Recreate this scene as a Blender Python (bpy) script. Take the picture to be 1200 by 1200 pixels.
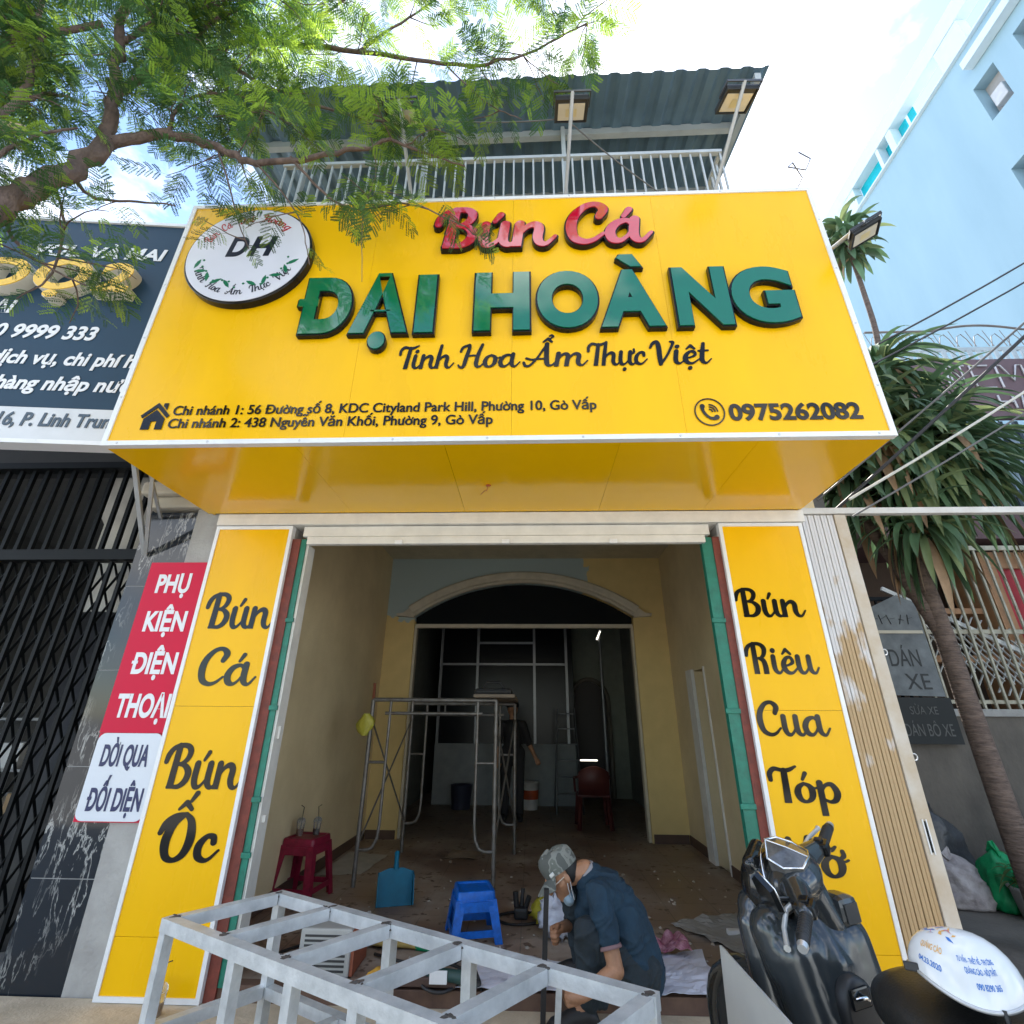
import bpy, bmesh, math, random
import numpy as np
from mathutils import Vector, Matrix, Euler, noise
R = math.radians
random.seed(7)
S = bpy.context.scene
for _o in list(bpy.data.objects): bpy.data.objects.remove(_o, do_unlink=True)
COL = S.collection

# ---------------------------------------------------------------- camera
cam_d = bpy.data.cameras.new('camera'); cam = bpy.data.objects.new('camera', cam_d); COL.objects.link(cam)
cam_d.sensor_width = 36.0; cam_d.lens = 36.0 * 569.87 / 1200.0
cam_d.clip_start = 0.05; cam_d.clip_end = 2000
_rt, _up, _fw = Vector((0.99934, 0.0357, 0.00733)), Vector((0.00729, -0.39304, 0.91949)), Vector((-0.03571, 0.91883, 0.39304))
cam.matrix_world = Matrix(((_rt.x, _up.x, -_fw.x, 0.0834), (_rt.y, _up.y, -_fw.y, -3.579), (_rt.z, _up.z, -_fw.z, 1.55), (0, 0, 0, 1)))
S.camera = cam

# ---------------------------------------------------------------- sky, sun, exposure
SUN_EL, SUN_AZ = R(54), R(14)
W = bpy.data.worlds.new("World"); S.world = W; W.use_nodes = True
nt = W.node_tree; nt.nodes.clear()
def wn(t, **k):
    n = nt.nodes.new(t)
    for a, b in k.items(): setattr(n, a, b)
    return n
sky = wn('ShaderNodeTexSky', sky_type='NISHITA', sun_disc=False, sun_elevation=SUN_EL, sun_rotation=SUN_AZ, air_density=1.0, dust_density=0.35, ozone_density=2.2)
bg = wn('ShaderNodeBackground'); bg.inputs['Strength'].default_value = 0.15
tc = wn('ShaderNodeTexCoord'); mp = wn('ShaderNodeMapping'); mp.inputs['Scale'].default_value = (1.6, 1.6, 3.2)
ns = wn('ShaderNodeTexNoise'); ns.inputs['Scale'].default_value = 1.7; ns.inputs['Detail'].default_value = 7; ns.inputs['Roughness'].default_value = 0.55
rp = wn('ShaderNodeValToRGB'); rp.color_ramp.elements[0].position = 0.46; rp.color_ramp.elements[1].position = 0.64
mx = wn('ShaderNodeMix', data_type='RGBA'); mx.inputs['B'].default_value = (7.0, 7.1, 7.3, 1)
ow = wn('ShaderNodeOutputWorld')
L = nt.links.new
L(tc.outputs['Generated'], mp.inputs['Vector']); L(mp.outputs['Vector'], ns.inputs['Vector']); L(ns.outputs['Fac'], rp.inputs['Fac'])
L(rp.outputs['Color'], mx.inputs['Factor']); L(sky.outputs['Color'], mx.inputs['A']); L(mx.outputs['Result'], bg.inputs['Color']); L(bg.outputs[0], ow.inputs['Surface'])
sd = bpy.data.lights.new('sun', 'SUN'); sd.energy = 4.0; sd.angle = R(0.5); sd.color = (1.0, 0.95, 0.86)
sun = bpy.data.objects.new('sun', sd); COL.objects.link(sun)
_sv = Vector((math.cos(SUN_EL) * math.sin(SUN_AZ), math.cos(SUN_EL) * math.cos(SUN_AZ), math.sin(SUN_EL)))
sun.rotation_euler = _sv.to_track_quat('Z', 'Y').to_euler(); sun.location = _sv * 40
S.view_settings.view_transform = 'Standard'; S.view_settings.look = 'None'; S.view_settings.gamma = 1.0
S.view_settings.exposure = 1.6
S.cycles.max_bounces = 8; S.cycles.diffuse_bounces = 4; S.cycles.transparent_max_bounces = 12
S.cycles.sample_clamp_indirect = 6.0

# ---------------------------------------------------------------- materials
_M = {}
def lin(h):
    c = [int(h[i:i + 2], 16) / 255 for i in (0, 2, 4)]
    return tuple(x / 12.92 if x <= 0.04045 else ((x + 0.055) / 1.055) ** 2.4 for x in c)
def mat(name, col, rough=0.6, metal=0.0, var=0.12, scale=6.0, bump=0.0, bscale=40.0, spec=0.5, coat=0.0, emit=None, estr=1.0, dirt=None, stretch=(1, 1, 1), trans=0.0, alpha=1.0):
    if name in _M: return _M[name]
    m = bpy.data.materials.new(name); m.use_nodes = True; t = m.node_tree; b = t.nodes['Principled BSDF']
    if isinstance(col, str): col = lin(col)
    b.inputs['Roughness'].default_value = rough; b.inputs['Metallic'].default_value = metal
    b.inputs['Specular IOR Level'].default_value = spec; b.inputs['Coat Weight'].default_value = coat; b.inputs['Coat Roughness'].default_value = 0.06
    b.inputs['Transmission Weight'].default_value = trans; b.inputs['Alpha'].default_value = alpha
    c = t.nodes.new('ShaderNodeTexCoord'); mpn = t.nodes.new('ShaderNodeMapping'); mpn.inputs['Scale'].default_value = stretch
    t.links.new(c.outputs['Object'], mpn.inputs['Vector'])
    if var or dirt:
        n = t.nodes.new('ShaderNodeTexNoise'); n.inputs['Scale'].default_value = scale; n.inputs['Detail'].default_value = 6; n.inputs['Roughness'].default_value = 0.62
        t.links.new(mpn.outputs['Vector'], n.inputs['Vector'])
        r = t.nodes.new('ShaderNodeValToRGB'); e = r.color_ramp.elements
        e[0].position, e[1].position = 0.3, 0.7
        lo = dirt if dirt else tuple(x * (1 - var) for x in col); hi = col if dirt else tuple(min(1, x * (1 + var)) for x in col)
        if isinstance(lo, str): lo = lin(lo)
        e[0].color = (*lo, 1); e[1].color = (*hi, 1)
        t.links.new(n.outputs['Fac'], r.inputs['Fac']); t.links.new(r.outputs['Color'], b.inputs['Base Color'])
        rr = t.nodes.new('ShaderNodeMapRange'); rr.inputs['To Min'].default_value = max(0.02, rough * 0.8); rr.inputs['To Max'].default_value = min(1, rough * 1.2)
        t.links.new(n.outputs['Fac'], rr.inputs['Value']); t.links.new(rr.outputs['Result'], b.inputs['Roughness'])
    else:
        b.inputs['Base Color'].default_value = (*col, 1)
    if bump:
        n2 = t.nodes.new('ShaderNodeTexNoise'); n2.inputs['Scale'].default_value = bscale; n2.inputs['Detail'].default_value = 5
        t.links.new(mpn.outputs['Vector'], n2.inputs['Vector'])
        bp = t.nodes.new('ShaderNodeBump'); bp.inputs['Strength'].default_value = bump; bp.inputs['Distance'].default_value = 0.02
        t.links.new(n2.outputs['Fac'], bp.inputs['Height']); t.links.new(bp.outputs['Normal'], b.inputs['Normal'])
    if emit:
        b.inputs['Emission Color'].default_value = (*emit, 1); b.inputs['Emission Strength'].default_value = estr
    _M[name] = m; return m

def floor_mat(name, col, joint, dust, size):
    m = bpy.data.materials.new(name); m.use_nodes = True; t = m.node_tree; bs = t.nodes['Principled BSDF']; N = t.nodes.new; c = N('ShaderNodeTexCoord'); br = N('ShaderNodeTexBrick'); br.offset = 0; br.inputs['Scale'].default_value = 1 / size; br.inputs['Brick Width'].default_value = 1; br.inputs['Row Height'].default_value = 1; br.inputs['Mortar Size'].default_value = .012
    br.inputs['Color1'].default_value = (*col, 1); br.inputs['Color2'].default_value = (*[x * .85 for x in col], 1); br.inputs['Mortar'].default_value = (*joint, 1)
    n1 = N('ShaderNodeTexNoise'); n1.inputs['Scale'].default_value = 1.7; n1.inputs['Detail'].default_value = 8; n1.inputs['Roughness'].default_value = .68; r1 = N('ShaderNodeValToRGB'); r1.color_ramp.elements[0].position = .42; r1.color_ramp.elements[1].position = .66
    n2 = N('ShaderNodeTexNoise'); n2.inputs['Scale'].default_value = 13; n2.inputs['Detail'].default_value = 5; r2 = N('ShaderNodeValToRGB'); r2.color_ramp.elements[0].position = .6; r2.color_ramp.elements[1].position = .68
    m1 = N('ShaderNodeMix'); m1.data_type = 'RGBA'; m2 = N('ShaderNodeMix'); m2.data_type = 'RGBA'; m1.inputs['B'].default_value = (*dust, 1); m2.inputs['B'].default_value = (*[x * .5 for x in col], 1)
    for x in (br, n1, n2): t.links.new(c.outputs['Object'], x.inputs['Vector'])
    t.links.new(n1.outputs['Fac'], r1.inputs['Fac']); t.links.new(n2.outputs['Fac'], r2.inputs['Fac']); t.links.new(br.outputs['Color'], m1.inputs['A']); t.links.new(r1.outputs['Color'], m1.inputs['Factor']); t.links.new(m1.outputs['Result'], m2.inputs['A']); t.links.new(r2.outputs['Color'], m2.inputs['Factor']); t.links.new(m2.outputs['Result'], bs.inputs['Base Color'])
    rr = N('ShaderNodeMapRange'); rr.inputs['To Min'].default_value = .35; rr.inputs['To Max'].default_value = .9; t.links.new(r1.outputs['Color'], rr.inputs['Value']); t.links.new(rr.outputs['Result'], bs.inputs['Roughness']); return m

# ---------------------------------------------------------------- scene graph helpers
def tag(o, label=None, cat=None, group=None, kind=None):
    if label: o['label'] = label
    if cat: o['category'] = cat
    if group: o['group'] = group
    if kind: o['kind'] = kind
    return o
def thing(name, label, cat, loc=(0, 0, 0), group=None):
    o = bpy.data.objects.new(name, None); o.empty_display_size = 0.1; COL.objects.link(o); o.location = loc
    return tag(o, label, cat, group)
def link_mesh(name, me, parent=None, local=False):
    o = bpy.data.objects.new(name, me); COL.objects.link(o)
    if parent is not None:
        o.parent = parent
        if parent.type == 'EMPTY' and not local: o.location = -Vector(parent.location)
    return o
def copy_tree(o, parent=None):
    c = o.copy(); COL.objects.link(c)
    if parent is not None: c.parent = parent
    for ch in list(o.children): copy_tree(ch, c)
    return c

class MB:
    """collects geometry; build() links it as ONE mesh object"""
    def __init__(s): s.v = []; s.f = []; s.mi = []; s.cur = 0; s.sm = []
    def add(s, vs, fs, smooth=False):
        n = len(s.v); s.v.extend([tuple(p) for p in vs])
        for f in fs: s.f.append(tuple(i + n for i in f)); s.mi.append(s.cur); s.sm.append(smooth)
        return s
    def box(s, x0, x1, y0, y1, z0, z1, M=None):
        vs = [Vector((x, y, z)) for z in (z0, z1) for y in (y0, y1) for x in (x0, x1)]
        if M is not None: vs = [M @ p for p in vs]
        return s.add(vs, [(0, 2, 3, 1), (4, 5, 7, 6), (0, 1, 5, 4), (2, 6, 7, 3), (0, 4, 6, 2), (1, 3, 7, 5)])
    def cham(s, x0, x1, y0, y1, z0, z1, c=0.006, M=None):
        """box with chamfered edges"""
        bm = bmesh.new(); bmesh.ops.create_cube(bm, size=1.0)
        for v in bm.verts: v.co = Vector(((x0 + x1) / 2 + v.co.x * (x1 - x0), (y0 + y1) / 2 + v.co.y * (y1 - y0), (z0 + z1) / 2 + v.co.z * (z1 - z0)))
        bmesh.ops.bevel(bm, geom=bm.edges[:], offset=c, segments=2, profile=0.6, affect='EDGES')
        return s.bm(bm, M, False)
    def bm(s, bm, M=None, smooth=False):
        bm.verts.index_update(); vs = [(M @ v.co if M is not None else v.co.copy()) for v in bm.verts]
        s.add(vs, [tuple(v.index for v in f.verts) for f in bm.faces], smooth); bm.free(); return s
    def bar(s, a, b, w, h, up=(0, 0, 1)):
        """square bar from a to b, width w across, height h along up"""
        a, b, up = Vector(a), Vector(b), Vector(up); d = (b - a).normalized(); x = d.cross(up)
        if x.length < 1e-4: x = d.cross(Vector((0, 1, 0)))
        x.normalize(); u = x.cross(d).normalized(); x *= w / 2; u *= h / 2
        vs = [p + i * x + j * u for p in (a, b) for (i, j) in ((-1, -1), (1, -1), (1, 1), (-1, 1))]
        return s.add(vs, [(0, 1, 2, 3), (7, 6, 5, 4), (0, 4, 5, 1), (1, 5, 6, 2), (2, 6, 7, 3), (3, 7, 4, 0)])
    def tube(s, pts, r, n=8, caps=True, smooth=True):
        pts = [Vector(p) for p in pts]; m = len(pts); rs = list(r) if hasattr(r, '__len__') else [r] * m
        rings = []; prev = None
        for i, p in enumerate(pts):
            d = (pts[min(i + 1, m - 1)] - pts[max(i - 1, 0)]).normalized()
            if prev is None:
                x = d.cross(Vector((0, 0, 1)))
                if x.length < 1e-3: x = d.cross(Vector((1, 0, 0)))
            else: x = prev - d * prev.dot(d)
            x.normalize(); prev = x; y = d.cross(x)
            rings.append([p + (x * math.cos(2 * math.pi * k / n) + y * math.sin(2 * math.pi * k / n)) * rs[i] for k in range(n)])
        return s.loft(rings, caps, smooth)
    def loft(s, rings, caps=True, smooth=True, closed=True):
        n = len(rings[0]); vs = [p for r in rings for p in r]; fs = []
        for i in range(len(rings) - 1):
            for k in range(n if closed else n - 1):
                a, b = i * n + k, i * n + (k + 1) % n; fs.append((a, b, b + n, a + n))
        s.add(vs, fs, smooth)
        if caps and closed:
            s.add(rings[0], [tuple(range(n))[::-1]]); s.add(rings[-1], [tuple(range(n))])
        return s
    def lathe(s, prof, c=(0, 0, 0), n=20, M=None, smooth=True, caps=True):
        c = Vector(c); rings = []
        for r, z in prof:
            ring = [Vector((r * math.cos(2 * math.pi * k / n), r * math.sin(2 * math.pi * k / n), z)) for k in range(n)]
            rings.append([(M @ p if M is not None else p) + c for p in ring])
        return s.loft(rings, caps, smooth)
    def ball(s, c, rx, ry, rz, n=16, m=10, M=None):
        prof = [(max(1e-4, math.sin(math.pi * i / m)), -math.cos(math.pi * i / m)) for i in range(m + 1)]
        Q = Matrix.Diagonal((rx, ry, rz)).to_3x3()
        if M is not None: Q = M.to_3x3() @ Q
        return s.lathe(prof, c, n, Q)
    def prism(s, poly, y0, y1, axis='y'):
        """polygon in x,z pushed along y (axis y), or in x,y along z, or y,z along x"""
        f = {'y': lambda a, b, t: (a, t, b), 'z': lambda a, b, t: (a, b, t), 'x': lambda a, b, t: (t, a, b)}[axis]
        n = len(poly); vs = [f(a, b, y0) for a, b in poly] + [f(a, b, y1) for a, b in poly]
        fs = [tuple(range(n)), tuple(range(n, 2 * n))[::-1]] + [(i, i + n, (i + 1) % n + n, (i + 1) % n) for i in range(n)]
        return s.add(vs, fs)
    def mesh(s, name, mats, M=None, fix=True):
        me = bpy.data.meshes.new(name); vs = s.v if M is None else [tuple(M @ Vector(p)) for p in s.v]
        me.from_pydata(vs, [], s.f)
        for m in (mats if isinstance(mats, (list, tuple)) else [mats]): me.materials.append(m)
        me.polygons.foreach_set('material_index', s.mi); me.polygons.foreach_set('use_smooth', s.sm); me.update()
        if fix:
            b = bmesh.new(); b.from_mesh(me); bmesh.ops.recalc_face_normals(b, faces=b.faces); b.to_mesh(me); b.free()
        return me
    def build(s, name, mats, parent=None, local=False, M=None, fix=True):
        return link_mesh(name, s.mesh(name, mats, M, fix), parent, local)
def quick(name, m, parent, *boxes, ch=0.0):
    b = MB()
    for x in boxes:
        if ch: b.cham(*x, c=ch)
        else: b.box(*x)
    return b.build(name, m, parent)
def crom(pts, k=8):
    """Catmull-Rom through points of any dimension"""
    P = [np.array(p, float) for p in pts]
    if len(P) < 3: return [P[0] + (P[-1] - P[0]) * i / k for i in range(k + 1)]
    P = [2 * P[0] - P[1]] + P + [2 * P[-1] - P[-2]]; out = []
    for i in range(1, len(P) - 2):
        p0, p1, p2, p3 = P[i - 1:i + 3]
        for j in range(k):
            t = j / k; out.append(0.5 * (2 * p1 + (p2 - p0) * t + (2 * p0 - 5 * p1 + 4 * p2 - p3) * t * t + (3 * p1 - p0 - 3 * p2 + p3) * t ** 3))
    out.append(P[-2]); return out
def blob(name, caps_, m, parent=None, voxel=0.008, smooth=6, local=False, fold=0.0):
    """one continuous skin round a set of tapered capsules (p0, r0, p1, r1) or ellipsoids (c, (rx,ry,rz), M)"""
    b = MB()
    for c in caps_:
        if len(c) == 4:
            p0, r0, p1, r1 = c; p0, p1 = Vector(p0), Vector(p1); d = p1 - p0; L_ = max(d.length, 1e-5)
            q = d.to_track_quat('Z', 'Y').to_matrix(); prof = []
            for i in range(6): a = math.pi / 2 * i / 5; prof.append((max(1e-4, r0 * math.sin(a)), -r0 * math.cos(a)))
            for i in range(6): a = math.pi / 2 * (1 - i / 5); prof.append((max(1e-4, r1 * math.sin(a)), L_ + r1 * math.cos(a)))
            b.lathe(prof, p0, 16, q)
        else: b.ball(c[0], *c[1], n=20, m=14, M=c[2])
    o = b.build(name, m, parent, local)
    md = o.modifiers.new('r', 'REMESH'); md.mode = 'VOXEL'; md.voxel_size = voxel
    if smooth: ms = o.modifiers.new('s', 'SMOOTH'); ms.iterations = smooth; ms.factor = 0.5
    dg = bpy.context.evaluated_depsgraph_get(); me = bpy.data.meshes.new_from_object(o.evaluated_get(dg))
    if fold:
        for v, p, nn in [(v, v.co.copy(), v.normal.copy()) for v in me.vertices]:
            q = Vector((p.x * 9, p.y * 9, p.z * 9)); w = noise.noise(q * .5) * 2.5; v.co = p + nn * fold * ((1 - abs(noise.noise(Vector((q.x * .7 + w, q.y * .7, q.z * 1.3 - w))))) ** 3 - .5 + .5 * noise.noise(q * 2.2))
    o.modifiers.clear(); old = o.data; o.data = me; me.name = name
    for p in me.polygons: p.use_smooth = True
    if not me.materials: me.materials.append(m)
    bpy.data.meshes.remove(old); return o
def drop(fn_mb, *a): return fn_mb

# ---------------------------------------------------------------- lettering
def curve_mesh(polys, extr=0.0, bev=0.0):
    cu = bpy.data.curves.new('c', 'CURVE'); cu.dimensions = '2D'; cu.fill_mode = 'BOTH'; cu.extrude = extr; cu.bevel_depth = bev; cu.bevel_resolution = 1
    for p in polys:
        sp = cu.splines.new('POLY'); sp.points.add(len(p) - 1)
        for i, (x, y) in enumerate(p): sp.points[i].co = (x, y, 0, 1)
        sp.use_cyclic_u = True
    return _conv(cu)
def _conv(cu):
    o = bpy.data.objects.new('t', cu); COL.objects.link(o); dg = bpy.context.evaluated_depsgraph_get(); dg.update()
    me = bpy.data.meshes.new_from_object(o.evaluated_get(dg)); vs = [tuple(v.co) for v in me.vertices]; fs = [tuple(p.vertices) for p in me.polygons]
    bpy.data.objects.remove(o); bpy.data.meshes.remove(me); bpy.data.curves.remove(cu); return vs, fs
def sans(text, bold=0.0, extr=0.001, shear=0.0, bev=0.0, sp=1.0):
    """built-in sans lettering; cap height 1, starts at x=0; returns verts, faces, width"""
    cu = bpy.data.curves.new('t', 'FONT'); cu.body = text; cu.size = 1.0; cu.resolution_u = 8; cu.fill_mode = 'BOTH'
    cu.offset = bold; cu.extrude = extr; cu.shear = shear; cu.bevel_depth = bev; cu.bevel_resolution = 1; cu.space_character = sp
    bar = text[0] == 'Đ' and bold > .02
    if bar: cu.body = 'D' + text[1:]
    vs, fs = _conv(cu); k = 1 / 0.727
    if bar:
        n = len(vs); xa = min(v[0] for v in vs); h = .727; e = extr + .0008; q = [(xa - .085, .325), (xa + .22, .325), (xa + .22, .425), (xa - .085, .425)]
        vs = vs + [(x, y, z) for z in (-e, e) for x, y in q]; fs = fs + [tuple(i + n for i in f) for f in ((0, 1, 2, 3), (7, 6, 5, 4), (0, 4, 5, 1), (1, 5, 6, 2), (2, 6, 7, 3), (3, 7, 4, 0))]
    x0 = min(v[0] for v in vs); x1 = max(v[0] for v in vs)
    return [((x - x0) * k, y * k, z) for x, y, z in vs], fs, (x1 - x0) * k
def put(mb, tm, x0, z0, w, h, y, dy=0.0, M=None):
    """stand lettering up in a plane facing -y: from x0, width w, cap height h, baseline z0"""
    vs, fs, tw = tm; s = w / tw if w else h
    out = [Vector((x0 + x * s, y - z + dy, z0 + yy * h)) for x, yy, z in vs]
    if M is not None: out = [M @ p for p in out]
    mb.add(out, fs); return mb
# brush-script alphabet: strokes of (x, y, width), cap height 1, x-height .55; 'h' cuts the stroke's end flat
G = {
 'B': (.80, [[(.28, .95, .15), (.28, .5, .16), (.28, 0, .17), 'h'], [(.0, .60, .11), (.03, .76, .13), (.13, .90, .11), (.32, .97, .10), (.52, .95, .11), (.62, .83, .14), (.58, .66, .12), (.45, .56, .07), (.3, .54, .06)], [(.36, .54, .06), (.55, .51, .10), (.69, .36, .16), (.66, .17, .15), (.52, .05, .10), (.35, .035, .07), (.22, .035, .07)]]),
 'R': (.80, [[(.28, .95, .15), (.28, .5, .16), (.28, 0, .17), 'h'], [(.0, .60, .11), (.03, .76, .13), (.13, .90, .11), (.32, .97, .10), (.52, .95, .11), (.64, .82, .15), (.60, .62, .12), (.48, .51, .07), (.34, .49, .06)], [(.40, .50, .07), (.55, .43, .14), (.60, .25, .16), (.60, 0, .16), 'h']]),
 'C': (.72, [[(.60, .66, .12), (.66, .84, .15), (.52, .97, .10), (.32, .92, .11), (.15, .70, .15), (.10, .43, .17), (.17, .15, .14), (.35, .035, .10), (.53, .07, .07), (.70, .22, .04)]]),
 'T': (.58, [[(.02, .62, .10), (.02, .80, .12), (.14, .93, .11), (.34, .90, .09), (.52, .90, .10), (.72, 1.0, .05)], [(.40, .88, .15), (.39, .4, .16), (.38, 0, .17), 'h']]),
 'M': (.88, [[(.0, .08, .10), (.08, .03, .09), (.16, .2, .08), (.24, .95, .09)], [(.25, .95, .12), (.34, .5, .15), (.44, .12, .14)], [(.44, .12, .08), (.56, .6, .07), (.66, .97, .08)], [(.70, .98, .15), (.73, .4, .16), (.75, 0, .17), 'h']]),
 'O': (.78, [[(-.03, .58, .10), (.05, .78, .13), (.22, .92, .11), (.44, .97, .07)], [(.44, .97, .07), (.22, .76, .15), (.13, .42, .18), (.20, .12, .14), (.38, .03, .09), (.57, .15, .14), (.65, .45, .18), (.59, .80, .14), (.44, .97, .07)]]),
 'H': (.92, [[(.0, .70, .08), (.04, .86, .10), (.18, .95, .10), (.30, .93, .12), (.26, .4, .15), (.22, .06, .12), (.10, .03, .07), (.02, .12, .06)], [(.24, .48, .06), (.50, .53, .06), (.70, .50, .06)], [(.78, .99, .11), (.70, .6, .14), (.68, .2, .15), (.75, .05, .10), (.86, .06, .06), (.96, .18, .04)]]),
 'A': (.92, [[(-.04, .18, .08), (.04, .04, .09), (.18, .06, .08), (.36, .35, .07), (.52, .75, .07), (.62, .98, .09)], [(.60, .97, .14), (.65, .5, .15), (.70, .18, .15), (.77, .05, .10), (.88, .06, .06), (.98, .18, .04)], [(.02, .36, .07), (.2, .30, .07), (.45, .33, .06), (.70, .33, .06)]]),
 'V': (.74, [[(-.04, .72, .08), (.03, .90, .11), (.16, .96, .13), (.24, .75, .16), (.30, .35, .16), (.36, .02, .13)], [(.37, .03, .09), (.54, .35, .08), (.68, .75, .09), (.72, .93, .10), (.62, .97, .06)]]),
 'D': (.84, [[(.28, .93, .15), (.28, .5, .16), (.28, .03, .16)], [(.0, .64, .09), (.05, .85, .11), (.25, .96, .10), (.55, .90, .13), (.70, .6, .17), (.65, .25, .15), (.45, .06, .10), (.18, .035, .07)]]),
 'u': (.64, [[(.11, .55, .15), (.11, .22, .15), (.17, .06, .12), (.28, .04, .07), (.40, .16, .05), (.46, .3, .05)], [(.48, .55, .15), (.48, .20, .15), (.54, .06, .11), (.65, .04, .06), (.77, .20, .04)]]),
 'n': (.66, [[(.11, .55, .15), (.11, .3, .15), (.11, 0, .15), 'h'], [(.13, .28, .05), (.24, .46, .08), (.38, .53, .12), (.48, .44, .15), (.48, .20, .15), (.54, .06, .11), (.66, .04, .06), (.80, .22, .04)]]),
 'm': (.98, [[(.11, .55, .14), (.11, .3, .14), (.11, 0, .14), 'h'], [(.13, .28, .05), (.22, .46, .08), (.34, .53, .11), (.43, .44, .14), (.43, .2, .14), (.43, 0, .14), 'h'], [(.45, .28, .05), (.56, .46, .08), (.68, .53, .11), (.78, .44, .14), (.78, .20, .14), (.84, .06, .11), (.95, .04, .06), (1.08, .22, .04)]]),
 'h': (.66, [[(.13, .98, .12), (.11, .5, .15), (.11, 0, .15), 'h'], [(.13, .28, .05), (.24, .46, .08), (.38, .53, .12), (.48, .44, .15), (.48, .20, .15), (.54, .06, .11), (.66, .04, .06), (.80, .22, .04)]]),
 'a': (.70, [[(.50, .44, .07), (.38, .53, .08), (.20, .46, .13), (.10, .27, .16), (.15, .09, .14), (.28, .035, .08), (.40, .12, .05), (.50, .28, .05)], [(.53, .55, .15), (.53, .20, .15), (.59, .06, .11), (.70, .04, .06), (.84, .22, .04)]]),
 'i': (.34, [[(.11, .55, .15), (.11, .20, .15), (.17, .06, .11), (.28, .04, .06), (.42, .20, .04)], [(.13, .745, .15), (.135, .75, .15)]]),
 'e': (.50, [[(.10, .25, .06), (.28, .29, .06), (.41, .38, .10), (.36, .52, .09), (.22, .51, .10), (.10, .35, .15), (.10, .18, .16), (.20, .05, .12), (.36, .04, .07), (.56, .20, .04)]]),
 'c': (.48, [[(.40, .40, .12), (.37, .51, .11), (.23, .51, .10), (.10, .33, .15), (.12, .13, .14), (.25, .04, .09), (.38, .07, .06), (.54, .24, .04)]]),
 'o': (.58, [[(.28, .53, .07), (.14, .43, .12), (.09, .26, .16), (.15, .09, .12), (.28, .035, .07), (.42, .12, .12), (.47, .29, .16), (.42, .45, .12), (.28, .53, .07)], [(.45, .46, .05), (.55, .40, .04), (.64, .44, .04)]]),
 'p': (.62, [[(.11, .55, .15), (.11, .1, .15), (.11, -.33, .15), 'h'], [(.13, .33, .05), (.26, .49, .08), (.42, .50, .12), (.52, .29, .16), (.46, .10, .13), (.32, .035, .08), (.18, .09, .06)]]),
 't': (.38, [[(.17, .86, .11), (.15, .5, .15), (.15, .20, .15), (.21, .06, .11), (.32, .04, .06), (.46, .20, .04)], [(.02, .55, .06), (.34, .56, .06)]]),
 'g': (.66, [[(.50, .44, .07), (.38, .53, .08), (.20, .46, .13), (.10, .27, .16), (.15, .09, .14), (.28, .035, .08), (.40, .12, .05), (.50, .28, .05)], [(.53, .55, .15), (.53, .05, .15), (.50, -.2, .12), (.36, -.32, .08), (.2, -.28, .06), (.3, -.12, .05), (.7, .12, .04)]]),
}
def _acc(kind, cx, y):
    return {'acute': [[(cx - .03, y + .04, .06), (cx + .06, y + .21, .10)]], 'grave': [[(cx + .04, y + .04, .06), (cx - .06, y + .21, .10)]],
            'circ': [[(cx - .15, y + .04, .05), (cx - .02, y + .18, .10)], [(cx - .02, y + .18, .10), (cx + .12, y + .04, .07)]],
            'tilde': [[(cx - .15, y + .07, .06), (cx - .06, y + .14, .08), (cx + .03, y + .09, .09), (cx + .13, y + .17, .05)]],
            'dot': [[(cx, -.17, .14), (cx + .005, -.165, .14)]], 'horn': [[(cx + .17, .46, .05), (cx + .27, .54, .09), (cx + .26, .66, .08)]],
            'hook': [[(cx - .02, y + .05, .05), (cx + .06, y + .13, .06), (cx + .0, y + .2, .06), (cx - .06, y + .16, .05)]],
            'bar': [[(cx - .16, .5, .06), (cx + .16, .5, .06)]]}[kind]
CH = {'ú': ('u', [('acute', .30, .60)]), 'á': ('a', [('acute', .36, .60)]), 'à': ('a', [('grave', .34, .60)]), 'ạ': ('a', [('dot', .34, 0)]), 'ê': ('e', [('circ', .26, .60)]), 'ó': ('o', [('acute', .30, .60)]),
      'ỡ': ('o', [('horn', .28, 0), ('tilde', .27, .60)]), 'Ố': ('O', [('circ', .40, 1.03), ('acute', .50, 1.2)]), 'Ẩ': ('A', [('circ', .62, 1.02), ('hook', .70, 1.16)]), 'ự': ('u', [('horn', .36, 0), ('dot', .30, 0)]),
      'ệ': ('e', [('circ', .26, .60), ('dot', .26, 0)]), 'Đ': ('D', [('bar', .26, 0)]), 'T': ('T', []), 'ì': ('i', [])}
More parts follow.
